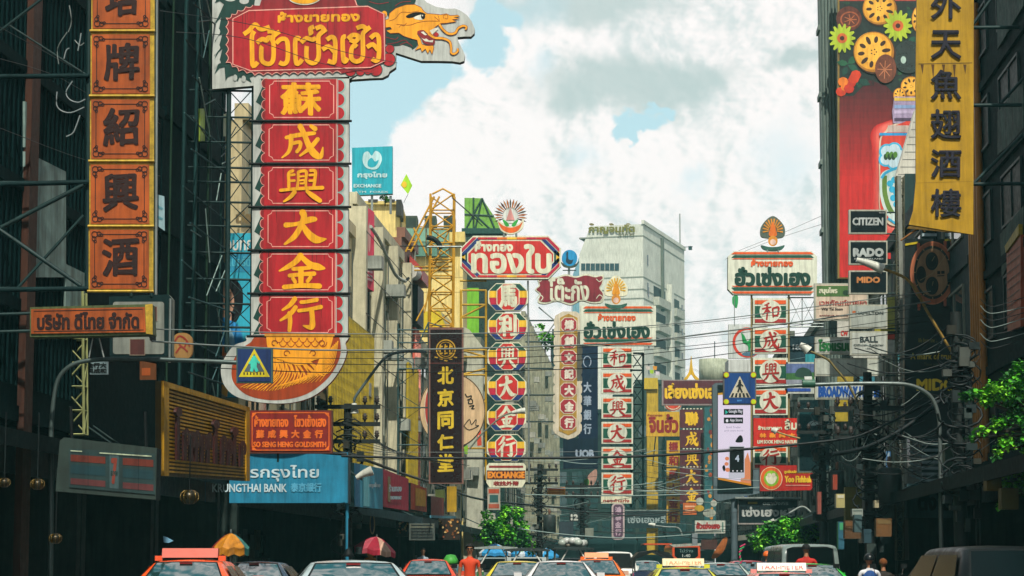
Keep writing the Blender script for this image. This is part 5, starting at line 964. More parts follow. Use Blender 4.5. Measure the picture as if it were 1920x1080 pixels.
s = mast('grey curved mast arm pole holding the right crossing sign', 53.3, [(1763, 850), (1761, 790), (1752, 755), (1735, 735), (1705, 722), (1660, 719), (1560, 720), (1412, 727)], .058, mat('66716f', .35, .3, metal=.3), 1765)
q = s.part('clamp'); q.ptube([(1504, 719), (1528, 719)], .10, mat('3c6a58', .5), 0, 8); q.ptube([(1508, 712), (1522, 712)], .08, mat('a8aea8', .5), 0, 8)
# ------------------------------------------------------------------ ground and road
def flat(name, pts, z, m, kind='structure', lab=None):
    s = T(name, lab, kind=kind, loc=(0, 0, z)); b = s.mesh(); b.add([(x, y, 0) for x, y in pts], [tuple(range(len(pts)))], m); return s
ASPH = mat('2e3233', .85, .35, scale=.6, k=1.6); PAVE = mat('6b6f6a', .8, .3, scale=1.2)
flat('ground', [(-2500, -60), (2500, -60), (2500, 3500), (-2500, 3500)], -.004, mat('4c504a', .9, .3, scale=.1))
flat('road', [(KL(-40), -40), (KR(-40), -40), (KR(600), 600), (KL(600), 600)], .004, ASPH)
def pave(side):
    s = T('pavement', kind='structure', loc=(0, 0, 0)); b = s.mesh(); A, B = (KL, XL) if side < 0 else (KR, XR); y0, y1 = -40, 600; e = .15 * (-1 if side < 0 else 1)
    v = []
    for y in (y0, y1): v += [(A(y), y, 0), (A(y), y, .14), (A(y) + e, y, .143), (B(y) + side * 1.0, y, .143)]
    b.add(v, [(0, 1, 5, 4), (1, 2, 6, 5), (2, 3, 7, 6)], PAVE)
pave(-1); pave(1)
mk = T('lane_markings', kind='structure', loc=(0, 0, .008)); b = mk.mesh(); WM = mat('b9b9b0', .7, .3)
for lane in (.27, .52, .76):
    y = 20
    while y < 330:
        f_ = lambda yy: KL(yy) + (KR(yy) - KL(yy)) * lane
        b.add([(f_(y) - .07, y, 0), (f_(y) + .07, y, 0), (f_(y + 3) + .07, y + 3, 0), (f_(y + 3) - .07, y + 3, 0)], [(0, 1, 2, 3)], WM); y += 9

# ------------------------------------------------------------------ buildings
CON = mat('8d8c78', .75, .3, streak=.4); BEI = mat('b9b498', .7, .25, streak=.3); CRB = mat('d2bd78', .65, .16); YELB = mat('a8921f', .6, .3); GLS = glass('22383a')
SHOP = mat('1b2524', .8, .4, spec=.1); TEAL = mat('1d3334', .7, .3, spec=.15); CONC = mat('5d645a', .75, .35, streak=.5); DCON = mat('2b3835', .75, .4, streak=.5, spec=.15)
def window(t, x0, x1, z0, z1, fm, gm=None, off=0.0, nm='window', panes=2):
    b = t.part(nm); e = .07; y = -off
    b.box(x0, x1, y - .07, y, z0 - e, z0, fm); b.box(x0, x1, y - .07, y, z1, z1 + e, fm); b.box(x0 - e, x0, y - .07, y, z0 - e, z1 + e, fm); b.box(x1, x1 + e, y - .07, y, z0 - e, z1 + e, fm)
    for k in range(1, panes): x = x0 + (x1 - x0) * k / panes; b.box(x - .025, x + .025, y - .06, y, z0, z1, fm)
    b.box(x0, x1, y - .02, y - .004, z0, z1, gm or GLS); return b
def shophouse(side, y0, y1, H, wm, lb, floors=4, bays=2, fm=None, fins=0, shop=3.8, depth=13, proud=0.0, rail=None, win=True, awn=None, ad=3.0, wg=None):
    """terrace building with an open ground floor; local x runs along the street, local y goes back from it"""
    fm = fm or mat('6f7468', .6, .2)
    if side < 0: s = T('shophouse', lb, 'building', loc=(XL(y0) + proud, y0, .14), yaw=YAWL)
    else: s = T('shophouse', lb, 'building', loc=(XR(y1) - proud, y1, .14), yaw=YAWR)
    Ln = (y1 - y0) / math.cos(math.atan(.06)) - .02; w = s.part('wall')
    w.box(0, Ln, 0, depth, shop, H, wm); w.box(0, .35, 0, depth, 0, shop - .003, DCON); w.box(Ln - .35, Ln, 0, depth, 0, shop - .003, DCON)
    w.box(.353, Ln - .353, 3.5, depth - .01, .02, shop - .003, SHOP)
    w.box(-.004, Ln + .004, -.18, .25, H + .003, H + .5, wm); w.box(-.003, Ln + .003, -.10, -.002, shop + .1, shop + .4, wm)
    fh = (H - shop) / floors; bw = Ln / bays
    for f_ in range(1, floors): w.box(0.003, Ln - .003, -.09, -.002, shop + f_ * fh - .12, shop + f_ * fh + .12, wm)
    if fins:
        for k in range(fins + 1): x = k * (Ln - .55) / fins; w.box(x, x + .55, -fins_d, -.003, shop + .45, H - .1, wm)
    if win:
        for f_ in range(floors):
            for k in range(bays): window(s, bw * k + bw * .2, bw * k + bw * .8, shop + f_ * fh + .9, shop + f_ * fh + min(2.5, fh - .5), fm, wg)
    if rail:
        for f_ in range(floors):
            b = s.part('balcony'); z = shop + f_ * fh; b.box(.2, Ln - .2, -1.1, -.101, z - .1, z + .05, wm)
            for k in range(int(Ln / .16)): b.box(.25 + k * .16, .28 + k * .16, -1.08, -1.05, z + .05, z + 1.0, rail)
            b.box(.2, Ln - .2, -1.1, -1.03, z + 1.0, z + 1.06, rail)
    if awn:
        b = s.part('awning'); n = 4
        b.prism([(-.02, shop - .15), (-ad, shop - .25 * ad), (-ad, shop - .25 * ad - .3), (.05 - ad, shop - .25 * ad - .3), (.05 - ad, shop - .25 * ad - .05), (-.02, shop - .25)], .1, Ln - .1, awn)
        for x in (.4, Ln - .4): b.tube([(x, .1 - ad, shop - .27 * ad), (x, -.05, shop + .4)], .02, IRON, 4)
    q = random.Random(int(y0 * 10))
    for k in range(int(Ln / 2.2) if y0 >= 68 else 0):
        x = q.uniform(.4, Ln - 1.3); z = shop + .5 + q.randrange(floors) * fh; a = s.part('air_conditioner'); m_ = mat(q.choice(['8f948a', '7d8078', 'a3a396']), .6, .35, streak=.4); a.box(x, x + .8, -.62 - q.uniform(.3, .5) * (side < 0), -.12, z, z + .55, m_); a.box(x + .1, x + .5, -.1, -.003, z + .2, z + .3, IRON)
    for k in range(int(Ln / 1.6) if y0 >= 68 else 0):
        x = q.uniform(.2, Ln - .2); a = s.part('drain_pipe'); a.tube([(x, -.16, shop + .3), (x, -.16, H - q.uniform(0, 4))], q.choice([.03, .05, .06]), mat(q.choice(['6d7068', '4a504a', '8d8f80', '39413d']), .6, .3), 5)
    if True:
        f_ = s.part('shop_front'); k = 0
        while k * 1.5 + .5 < Ln - 1:
            x = .5 + k * 1.5; f_.box(x, x + 1.2, 3.2 - .6 * (k % 2), 3.45, .0, 1.1 + .3 * (k % 3), mat(['2e3a38', '3d3328', '24302f', '4a4638'][k % 4], .6, .4)); f_.box(x + .1, x + 1.1, 3.40, 3.48, 1.6, 2.3 + .2 * (k % 2), mat(['5b4a2c', '2a4a4c', '6a5a4a', '3a2a28', '4f5d4f'][k % 5], .6, .5)); k += 1
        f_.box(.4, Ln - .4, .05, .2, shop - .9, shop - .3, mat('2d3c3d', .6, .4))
    return s
fins_d = .58
# left row
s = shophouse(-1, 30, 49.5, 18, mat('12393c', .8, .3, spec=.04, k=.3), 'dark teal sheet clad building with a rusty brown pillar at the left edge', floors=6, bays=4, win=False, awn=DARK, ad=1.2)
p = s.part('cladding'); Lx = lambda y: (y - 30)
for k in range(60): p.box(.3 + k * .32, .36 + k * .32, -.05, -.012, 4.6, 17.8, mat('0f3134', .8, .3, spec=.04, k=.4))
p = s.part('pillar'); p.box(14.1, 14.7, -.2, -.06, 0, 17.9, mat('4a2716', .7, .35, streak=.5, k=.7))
p = s.part('sunlit_or_stained_panel', 'sunlit wall patches put into pale streaked panels with a sloping top')
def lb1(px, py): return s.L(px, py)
for pts in ([(38, 190), (64, 204), (64, 288), (38, 276)], [(38, 284), (115, 322), (115, 520), (38, 520)], [(115, 495), (150, 512), (150, 600), (115, 600)]): p.poly(pts, mat('7b938d', .7, .45, streak=.55, scale=2.5), .10, .05)  # sunlight on the wall built as pale panels, its shadow edge as their slope
s = shophouse(-1, 49.6, 56.8, 18.2, mat('0e2a2d', .8, .3, spec=.04, k=.5), 'narrow stained shophouse coloured near black for deep shade, behind the tall orange sign', floors=5, bays=2, awn=DARK, fm=IRON, win=False, ad=1.2)  # deep shade of this side goes into the wall colour
s = shophouse(-1, 57, 65.5, 18.5, mat('0b2629', .8, .35, spec=.04, k=.5), 'shophouse coloured near black for shade, hung with pipes and frames, left of the dragon sign', floors=5, bays=3, awn=DARK, fm=IRON, win=False, ad=1.0)  # wall colour darkened to carry the shade
p = s.part('pipes')
for k in range(11): x = .4 + k * .6; p.tube([(x, -.12 - .2 * (k % 3), 4.6), (x + R.uniform(-.1, .1), -.12 - .2 * (k % 3), 18)], R.choice([.03, .05, .04]), mat(R.choice(['1c3a3a', '102628', '2f4e4c', '20382a']), .6, .3, spec=.1), 5)
for k in range(14): z = 5 + k * .95; p.tube([(.2, -.5 - .2 * (k % 2), z), (6.6, -.5 - .2 * (k % 2), min(18, z + R.uniform(-.3, .3)))], .025, mat(R.choice(['28494c', '1a3234', '43686a']), .6, .3, spec=.1), 4)
for k in range(26): x = R.uniform(.3, 5.2); z = R.uniform(5, 17); p.tube([(x, -.7, z), (x + R.uniform(.5, 2), -.72, z + R.uniform(-1.4, 1.4))], .018, mat(R.choice(['3f6264', '22383a', '87a09a']), .5, .2), 4)
p = s.part('cage_window')
for px, y0_, y1_, h in ((344, 204, 265, '8ea83a'), (389, 214, 256, '6b7f34')): p.rect(px, y0_, px + 9, y1_, mat(h, .5, .4, scale=6), .45, .05)
s = shophouse(-1, 68.2, 93.8, 14.6, mat('c2b48c', .65, .2, streak=.3), 'cream shophouse with yellow pierced screens behind the dragon sign', floors=3, bays=4, awn=mat('2b4a52', .6, .3))
p = s.part('pierced_screen')
def pierced(p, x0, x1, z0, z1, yy, m, cell=.42):
    nx, nz = max(1, round((x1 - x0) / cell)), max(1, round((z1 - z0) / cell)); p.box(x0, x1, yy + .12, yy + .16, z0, z1, mat('4a4312', .7, .3))
    for i in range(nx + 1): x = x0 + (x1 - x0) * i / nx; p.box(x - .07, x + .07, yy, yy + .117, z0, z1, m)
    for j in range(nz + 1): z = z0 + (z1 - z0) * j / nz; p.box(x0, x1, yy + .02, yy + .115, z - .07, z + .07, m)
pierced(p, 13, 25.4, 4.3, 10.4, -1.0, YELB)
p = s.part('raised_lettering'); p.text('เวียง', 426, 395, 470, 420, mat('a8841e', .5, .2), .25, bold=2)
s = shophouse(-1, 94, 112.6, 16.1, BEI, 'beige concrete building with projecting vertical fins behind the bank sign', floors=4, bays=3, fins=3, awn=mat('26383a', .6, .3))
p = s.part('pierced_screen'); pierced(p, 13.8, 18.2, 3.9, 10.6, -.95, YELB, .4)
p = s.part('joints')
for k in range(7): z = 4.6 + k * 1.72; p.box(-.006, 18.5, -.588, -.581, z, z + .05, mat('4f4f42', .7)); 
for k in range(4): x = k * (18.6 - .55) / 3
for k in range(30): p.box(7.0 + k * .2, 7.09 + k * .2, -.06, -.004, 4.6, 15.6, mat('6c705c', .7, .3, streak=.5))
p = s.part('gutter'); p.tube(catmull([(1.2, -.62, 15.3), (4, -.72, 15.0), (7.5, -.95, 14.1), (9.5, -1.2, 14.0)], 5), .08, mat('a8b0a4', .5, .3), 6); p.tube([(9.5, -1.2, 14.0), (10, -1.3, 14.2)], .07, BLACK, 6)
s = shophouse(-1, 112.8, 119.5, 17.4, mat('7c5646', .7, .3, streak=.3), 'brown shuttered shophouse with salmon pink screen left of the yellow lattice tower', floors=4, bays=1, awn=mat('26383a', .6, .3), win=False)
p = s.part('roller_shutter')
for k in range(46): p.box(.3, 2.9, -.10, -.05, 4.5 + k * .2, 4.63 + k * .2, mat('6a3c33', .6, .3))
p = s.part('salmon_screen'); SAL = mat('c25a48', .55, .25)
p.box(3.3, 6.3, -.35, -.25, 4.6, 13.2, SAL)
for k in range(11): p.box(3.3, 6.3, -.39, -.353, 4.9 + k * .75, 5.0 + k * .75, mat('d89080', .5, .2))
for k in range(6): p.box(3.4 + k * .5, 3.47 + k * .5, -.40, -.352, 4.6, 13.2, mat('d89080', .5, .2))
p = s.part('bay_grille'); p.box(3.3, 6.4, -.5, -.1, 13.4, 15.4, mat('20282a', .6, .4)); p = s.part('bay_roof'); p.prism([(-.1, 16.9), (-.75, 16.2), (-.75, 15.6), (-.1, 15.6)], 2.9, 6.6, mat('a8403c', .5, .3)); p = s.part('rolled_awning'); p.tube([(.4, -.4, 15.7), (2.8, -.4, 15.9)], .36, mat('c3c2b8', .5, .2), 10)
s = shophouse(-1, 119.7, 149.5, 12.6, mat('a9a48a', .7, .3, streak=.4), 'pale stained shophouse terrace under the yellow lattice tower', floors=4, bays=4, awn=mat('26383a', .6, .3))
s = shophouse(-1, 150.5, 164, 14.5, mat('8f8c70', .7, .4, streak=.5, k=.68), 'olive grey shophouse terrace behind the dark herbal sign', floors=4, bays=3, awn=mat('26383a', .6, .3))
s = shophouse(-1, 164.2, 196, 17, mat('8a8f7c', .7, .4, streak=.5, k=.68), 'weathered shophouse terrace beyond the octagon sign', floors=4, bays=5, awn=mat('26383a', .6, .3))
s = shophouse(-1, 224, 300, 25.5, mat('a9a98e', .7, .4, streak=.5, k=.68), 'tall pale apartment block with pilasters and pipes beyond the octagon sign', floors=7, bays=6, fins=9, awn=mat('1d3030', .6, .3))
s = shophouse(-1, 196.2, 223.8, 20, mat('5d675c', .7, .4, streak=.5, k=.68), 'grey green shophouse in the dip beyond the octagon sign', floors=5, bays=4, awn=mat('1d3030', .6, .3))
# yellow tarpaulin roof and cream block
s = T('yellow_canopy_roof', 'bright yellow sheet canopy roof above the dark herbal sign', 'roof', 128, 815, 622); p = s.mesh()
p.poly([(788, 622), (788, 592), (796, 584), (826, 583), (842, 598), (856, 622)], mat('c9b020', .5, .15), 0, 3.0, mat('8a7a18', .5)); p.poly([(826, 584), (842, 598), (856, 621), (838, 619)], mat('9a9474', .5, .3), .02)
s = T('cream_block', 'yellow cream office block with a green glass window band and flat roof', 'building', 150, 762, 1040)
p = s.part('wall'); p.rect(655, 455, 868, 1052, CRB, 0, 14, CRB); p.rect(655, 378, 748, 458, CRB, -.5, 12, CRB); p.poly([(756, 441), (872, 437), (872, 456), (756, 457)], mat('c9b56c', .6, .15), .7, 14); p.rect(655, 376, 752, 382, mat('c9b56c', .6), -.2, 12)
for x in (662, 690, 722): p.rect(x, 373, x + 18, 378, mat('3a2f28', .6), -.15, .3)
p.rect(743, 375, 753, 405, mat('2b2a26', .6), .2, 3)
for k in range(4):
    q = s.part('window'); x = 757 + k * 21.7; q.rect(x, 430, x + 21, 484, mat('5a5a48', .5), .75, .1); q.rect(x + 1.2, 431.5, x + 19.8, 456, mat('6f9a84', .2, .1, spec=.6), .78, .02); q.rect(x + 1.2, 457.5, x + 19.8, 483, mat('4f7c6a', .2, .1, spec=.6), .78, .02)
for y in (520, 548): p.ribbon([(757, y), (868, y)], .8, mat('a8945a', .6), .01)
for k in range(3):
    q = s.part('water_tank'); x = 758 + k * 36; q.rect(x, 396, x + 22, 436, mat('3d4a3c', .6, .4, scale=3), -2, 2); q.rect(x + 2, 400, x + 20, 432, mat('2a3a34', .6, .4), -1.98, .01)
s = T('green_glass_building', 'dark green glazed building with a sloping lime green glass roof', 'building', 170, 915, 1050)
p = s.part('wall'); p.rect(868, 436, 946, 1052, mat('15302b', .3, .3, spec=.5), 0, 16); p.rect(866, 430, 950, 440, mat('20453c', .4, .2), .6, 14); q = s.part('lime_panel'); q.rect(869, 540, 898, 625, mat('6fae2c', .4, .15), .05, .05)
q = s.part('glass_roof'); q.poly([(871, 372), (904, 373), (930, 412), (942, 436), (871, 436)], mat('6a9f34', .25, .25, spec=.6), .3, 8, mat('3d6a2c', .4)); 
for a, b_ in (((871, 403), (926, 406)), ((888, 372), (888, 436)), ((904, 373), (890, 436)), ((904, 373), (930, 436)), ((871, 436), (904, 373)), ((890, 403), (925, 436))): q.ptube([a, b_], .07, mat('2c4a3c', .5), .34, 4)
q = s.part('window'); q.rect(872, 444, 892, 452, mat('3f7a66', .2, .2, spec=.6), .03)
s = T('grey_gable', 'pale grey gable wall and dome roofs peeping between yellow frames', 'building', 152, 880, 1040); p = s.mesh(); p.poly([(846, 700), (846, 612), (852, 604), (880, 618), (905, 650), (905, 1050), (846, 1050)], mat('a8a998', .6, .3, streak=.3), 0, 6)
# right row
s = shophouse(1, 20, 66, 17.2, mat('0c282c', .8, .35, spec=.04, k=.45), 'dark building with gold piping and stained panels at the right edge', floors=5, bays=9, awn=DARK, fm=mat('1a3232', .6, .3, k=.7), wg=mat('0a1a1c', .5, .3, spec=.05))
p = s.part('gold_piping')
for k in range(5): p.rect(1829 + k * 4.6, -70, 1832.4 + k * 4.6, 470, mat('7a5416', .5, .4, streak=.4), .25, .2) if False else None
for k in range(5): p.tube([(.9 + .44 * k, -.12, 4), (.9 + .44 * k, -.12, 17)], .11, mat('8a5a16', .45, .35, streak=.3), 6)
p = s.part('sunlit_or_stained_panel')
for q in ([(1874, -40), (1925, -60), (1925, 10), (1876, 92)], [(1876, 210), (1925, 150), (1925, 250), (1876, 290)], [(1880, 440), (1925, 385), (1925, 440), (1884, 520)]): p.poly(q, mat('233f39', .7, .5, streak=.6, spec=.1), .08, .04)
p = s.part('slatted_panel')
p.poly([(1898, 470), (1925, 440), (1925, 612), (1900, 622)], mat('8a3f26', .6, .3), .15, .1)
for k in range(9): p.ribbon([(1899, 482 + k * 16), (1925, 462 + k * 16)], 1.4, mat('3a1c16', .6), .17)
p.poly([(1898, 462), (1925, 420), (1925, 440), (1900, 474)], mat('8a7a1c', .6, .4, scale=8), .2, .1)
s = T('louvre_screen', 'tall screen of pale horizontal louvre slats behind the yellow banner and the watch board', 'louvre screen', 74, 1775, 905); p = s.mesh()
p.rect(1728, 190, 1828, 905, mat('1b2a2c', .7, .3), .0, .3)
k = 0; y = 192
while y < 905: p.rect(1728, y, 1828, y + 5.4, mat('8fa3a8', .5, .25), .12, .1); p.poly([(1704, y - 9), (1727, y), (1727, y + 3.6), (1704, y - 5.4)], mat('5f7276', .5, .3), .10, .06) if y > 780 else None; y += 11.2
s = T('corrugated_lean_to', 'white corrugated lean-to roof edge beside the drink billboard', 'roof', 84, 1700, 450); p = s.mesh()
p.poly([(1716, 205), (1722, 205), (1722, 330), (1682, 352), (1680, 330)], mat('c4c2b4', .5, .2), 0, .4)
for k in range(9): p.ribbon([(1716 - k * 4, 215 + k * 14), (1722, 215 + k * 14)], 1.0, mat('6f706a', .5), .01)
p.rect(1696, 326, 1722, 452, mat('14302f', .5, .3), .05, .5); p.rect(1682, 340, 1695, 600, mat('a8a690', .6, .35), .02, .4)
s = shophouse(1, 66.3, 88, 13.2, mat('1e3033', .7, .3, spec=.15), 'dim slate coloured shophouse behind the watch sign board', floors=3, bays=3, awn=mat('1a2a2d', .6, .3))
s = shophouse(1, 88.2, 104.5, 12.5, mat('5c6a5e', .7, .35, streak=.4), 'pale green stained shophouse behind the lattice pole on the right', floors=3, bays=3, awn=mat('22343a', .6, .3))
s = shophouse(1, 106, 107.4, 33, mat('6f7d76', .75, .25, streak=.3), 'tall ribbed grey concrete building carrying the red drink billboard', floors=9, bays=1, win=False, proud=1.2)
p = s.part('ribs')
for k in range(9): x = 1.4 / math.cos(math.atan(.06)); p.box(x, x + .12, .05 + k * .16, .12 + k * .16, 4, 33, mat('52615b', .7, .3))
s = shophouse(1, 107.6, 150, 14.2, mat('6d756b', .7, .3, streak=.4), 'low grey shophouse beyond the tall ribbed building', floors=3, bays=4, awn=mat('22343a', .6, .3))
s = shophouse(1, 150.2, 198, 16, mat('7a8072', .7, .4, streak=.5, k=.68), 'long weathered shophouse terrace behind the LED screen', floors=4, bays=6, awn=mat('1d3030', .6, .3))
s = shophouse(1, 198.2, 250, 18.5, mat('6a7468', .7, .4, streak=.5, k=.68), 'grey green terrace behind the maroon spire sign', floors=5, bays=6, awn=mat('1d3030', .6, .3))
s = shophouse(1, 250.2, 330, 23, mat('5b665c', .7, .4, streak=.5, k=.68), 'last dusky terrace on the right before the street end', floors=6, bays=8, awn=mat('1d3030', .6, .3))
s = T('roof_cistern', 'pale green round roof cistern with a thin mast above the maroon board', 'water tank', 235, 1338, 720); p = s.mesh(); q = s.L(1338, 720); p.lathe([(0, 2.6), (1.5, 2.55), (1.5, 0), (0, 0)], 0, 0, 0, mat('9aa08a', .6, .3), 18); p.ptube([(1340, 690), (1340, 640)], .05, IRON)
# the block that closes the street
hs = [(1036, 1100, 35), (1100, 1150, 23), (1150, 1192, 25), (1192, 1248, 27.5), (1248, 1292, 21), (1292, 1340, 25)]
for i, (a, b_, H_) in enumerate(hs):
    s = T('far_building', ['far dusky block at the left end of the street end row', 'far low grey building beside the striped gold column', 'far grey building behind the striped gold column', 'far taller stained building between the striped column and the yellow post', 'far low building behind the yellow post', 'far grey building behind the maroon characters'][i], 'building', 345 + (i % 2) * 3, (a + b_) / 2, 1058.5)
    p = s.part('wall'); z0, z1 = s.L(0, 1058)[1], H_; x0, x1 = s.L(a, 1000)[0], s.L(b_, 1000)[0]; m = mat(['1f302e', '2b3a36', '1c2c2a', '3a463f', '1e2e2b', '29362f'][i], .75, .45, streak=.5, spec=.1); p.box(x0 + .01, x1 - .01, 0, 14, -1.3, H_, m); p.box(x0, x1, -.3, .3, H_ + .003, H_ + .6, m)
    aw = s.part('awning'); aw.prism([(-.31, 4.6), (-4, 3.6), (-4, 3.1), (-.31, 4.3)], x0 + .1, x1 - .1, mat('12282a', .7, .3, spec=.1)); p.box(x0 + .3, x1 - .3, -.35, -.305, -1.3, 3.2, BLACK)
    for f_ in range(5):
        for k in range(2): wx = x0 + (x1 - x0) * (.12 + .46 * k); window(s, wx, wx + (x1 - x0) * .3, 5 + f_ * 3.6, 6.7 + f_ * 3.6, m, None, 0.0)
# the tower
s = T('tower_block', 'pale concrete tower with chamfered top, side balconies and olive Thai lettering on its crown', 'building', 400, 1210, 1050, yaw=-16)
p = s.part('wall'); TW = mat('c6c9bc', .7, .2, streak=.35, scale=.3); L = s.L; xl, xr = L(1087, 760)[0], 0.0; zt = L(1210, 420)[1]; zb = L(1210, 1060)[1]; zc = L(1090, 478)[1]; xt = L(1107, 420)[0]; dep = 36
prof = [(xr, zb), (xr, zt), (xt, zt), (xl, zc), (xl, zb)]
p.prism([(x, z) for x, z in prof], 0, dep, TW, axis='y')
for y in (443, 520, 543, 560, 590, 612): z = L(1180, y)[1]; p.box(xl - .02, .05, -.05, dep, z - .12, z + .12, mat('7f8478', .7, .2))
p.text('กาญจนทัต', 1104, 422, 1191, 440, mat('6f6a1e', .5, .2), .3, bold=1.0, skew=-1); p.text('อาคาร', 1160, 438, 1190, 443, mat('6f6a4e', .5, .2), .3, bold=.3)
for x in (1108, 1145, 1177): p.poly(ell(x, 420, 4, 2), mat('7a6a3a', .6), -.3, .5)
for k in range(8):
    q = s.part('window'); x = 1090 + k * 9; q.rect(x, 494, x + 7.6, 507, mat('16343c', .2, .1, spec=.6), .12, .1)
FX = lambda u, z: (u, z)
for f_ in range(10):
    z = zt - 13.6 - f_ * 4.6
    if z < 14: break
    q = s.part('balcony'); q.box(.02, 1.1, 8, 18.5, z, z + 1.5, mat('adb0a2', .7, .3, streak=.4)); q.box(.02, .06, 8.3, 18.2, z + 1.6, z + 3.6, mat('141e1e', .7, .3)); q = s.part('balcony'); q.box(.02, 1.1, 23.5, 30.8, z - .4, z + 1.1, mat('adb0a2', .7, .3, streak=.4)); q.box(.02, .06, 23.7, 30.6, z + 1.2, z + 3.2, mat('24302e', .7, .3))  # flat dark panels above each balcony stand in for its shadowed recess
    for yy in (3.4, 33): q = s.part('window'); q.box(.02, .1, yy, yy + .9, z + 1, z + 2.8, mat('1b2f33', .2, .1, spec=.6))
for z in (zt - 7, zt - 12): q = s.part('window'); q.box(.02, .1, 3, 3.9, z, z + 1.9, mat('1b2f33', .2, .1, spec=.6))
q = s.part('duct'); q.box(.02, 1.0, 19.5, 21.5, zb, zt - 8.5, mat('c5c8ba', .6, .15)); q.box(.02, .5, 14.5, 15.4, zt - 14, zt - .5, mat('5f665c', .7, .2))
p.box(-.25, .25, -.25, dep + .25, zt + .003, zt + .7, TW)
q = s.part('antenna'); q.tube([(-.5, 34.5, zt), (-.5, 34.5, zt + 7)], .14, mat('8f9490', .5), 5); q.tube([(-.5, 34.5, zt + .5), (2, 34.5, zt + .5)], .06, IRON, 4); q.box(1.2, 1.8, 34.2, 34.8, zt - .1, zt + .6, IRON)
# hotel lobby-blue building sliver left of tower
s = T('blue_glass_tower', 'sliver of a bluish glass tower behind the left of the concrete tower', 'building', 430, 1082, 1050); p = s.part('wall'); p.poly([(1074, 1050), (1074, 515), (1093, 462), (1093, 1050)], mat('6d98a8', .3, .15, spec=.5), 0, 10)
# ------------------------------------------------------------------ overhead cables
def cable(pts, d0, r, m, lb, d1=None, grp='overhead cables across the street', nm='overhead_cable'):
    d1 = d1 if d1 is not None else d0; P = catmull(pts, 5); n = len(P)
    Wp = [W(p[0], p[1], d0 + (d1 - d0) * i / (n - 1)) for i, p in enumerate(P)]
    s = T(nm, lb, 'cable', loc=Wp[0], group=grp); s.mesh().tube([w - Wp[0] for w in Wp], r, m, 5); return s
LB1_ = 'pale thick cable crossing the whole street in front of the big signs'
for pts, r, m in [([(285, 617), (645, 626), (1000, 623), (1200, 612), (1360, 597), (1550, 572), (1745, 546)], .012, CABLEL),
                  ([(285, 640), (430, 649), (645, 657), (1000, 650), (1200, 640), (1360, 621), (1550, 596), (1745, 565)], .019, CABLEL)]:
    cable(pts, 47, r, m, LB1_, 60)
LB2_ = 'thin dark cable sagging across the street among its neighbours'
for pts, r in [([(640, 661), (1000, 657), (1360, 627), (1550, 602), (1745, 574)], .011), ([(410, 668), (645, 672), (1000, 669), (1360, 642), (1745, 590)], .012), ([(510, 679), (645, 683), (1000, 681), (1360, 648), (1745, 602)], .014),
               ([(400, 690), (645, 699), (1000, 694), (1200, 685), (1360, 664), (1745, 618)], .016), ([(645, 632), (1000, 629), (1360, 601), (1745, 552)], .008)]: cable(pts, 48, r * .65, CABLE, LB2_, 60)
LB3_ = 'heavy black cable bundle strung low across the street'
for pts, r in [([(640, 855), (800, 859), (1100, 858), (1300, 850), (1560, 826), (1640, 805), (1760, 745)], .035), ([(1560, 852), (1620, 840), (1690, 806), (1762, 752)], .06), ([(-20, 800), (150, 812), (300, 836), (460, 838), (650, 852)], .045)]: cable(pts, 58, r, CABLE, LB3_, 60, 'heavy cable bundles')
cable([(650, 852), (700, 868), (760, 890), (830, 912), (900, 936), (1050, 952), (1120, 957)], 64, .06, CABLE, 'black cable bundle drooping along the left shop fascias', 150, 'heavy cable bundles')
cable([(600, 847), (900, 848), (1200, 846), (1360, 842), (1500, 834)], 66, .008, CABLEL, 'hair thin pale wire strung low across the street', 72, 'hair thin wires')
LB4_ = 'thin dark wire in the far tangle above the traffic'
for k in range(64):
    x0 = R.uniform(900, 1250); w = R.uniform(120, 330); y = R.uniform(858, 1000); d = R.uniform(105, 200); sg = R.uniform(3, 22); dy = R.uniform(-18, 18)
    cable([(x0, y), (x0 + w * .33, y + sg * .8 + dy * .3), (x0 + w * .66, y + sg * .85 + dy * .66), (x0 + w, y + dy)], d, R.choice([.010, .016, .013, .022, .007]), CABLE if k % 3 else mat('7f9490', .5, 0), LB4_, None, 'tangled wires above the traffic')
LB5_ = 'dark wire looping beside the right hand utility poles'
for k in range(34):
    x0 = R.uniform(1560, 1700); y = R.uniform(640, 900); w = R.uniform(60, 190); d = R.uniform(56, 66); sg = R.uniform(5, 40); dy = R.uniform(-40, 30)
    cable([(x0, y), (x0 + w * .33, y + sg * .8 + dy * .3), (x0 + w * .66, y + sg * .85 + dy * .66), (x0 + w, y + dy)], d, R.choice([.010, .018, .014]), CABLE if k % 4 else mat('6d7a76', .5, 0), LB5_, None, 'wires looping at the right poles')
LB6_ = 'dark wire slanting up across the upper left signs'
for pts in [[(300, 20), (480, 48), (640, 96), (745, 118)], [(330, 60), (460, 72), (600, 118), (700, 138)], [(0, 110), (120, 150), (290, 260)], [(-20, 40), (160, 140), (300, 232)], [(0, 240), (160, 300), (300, 330)]]: cable(pts, 40, .007, CABLE, LB6_, 52, 'slanting wires on the left')
LB7_ = 'white insulated wire drooping from the right pole towards the frame edge'
for k in range(7): y = 560 + k * 13; cable([(1838, y), (1850, y + 12), (1868, y + 14), (1925, y - 4 + 6 * k % 9)], 49, .009, mat('70807c', .5, 0) if k % 2 else CABLE, LB7_, None, 'drooping wires at the right edge')
LB8_ = 'dark wire fanning out from the left utility pole'
for k in range(12): cable([(655, 778 + k * 7), (680 + k * 2, 796 + k * 6), (720 + k * 6, 838 + k * 2), (770 + k * 10, 862 + k)], 66, .010, CABLE, LB8_, 84, 'fanning wires at the left pole')
LB9_ = 'festoon wire with small pale bulbs strung from the grey ribbed building'
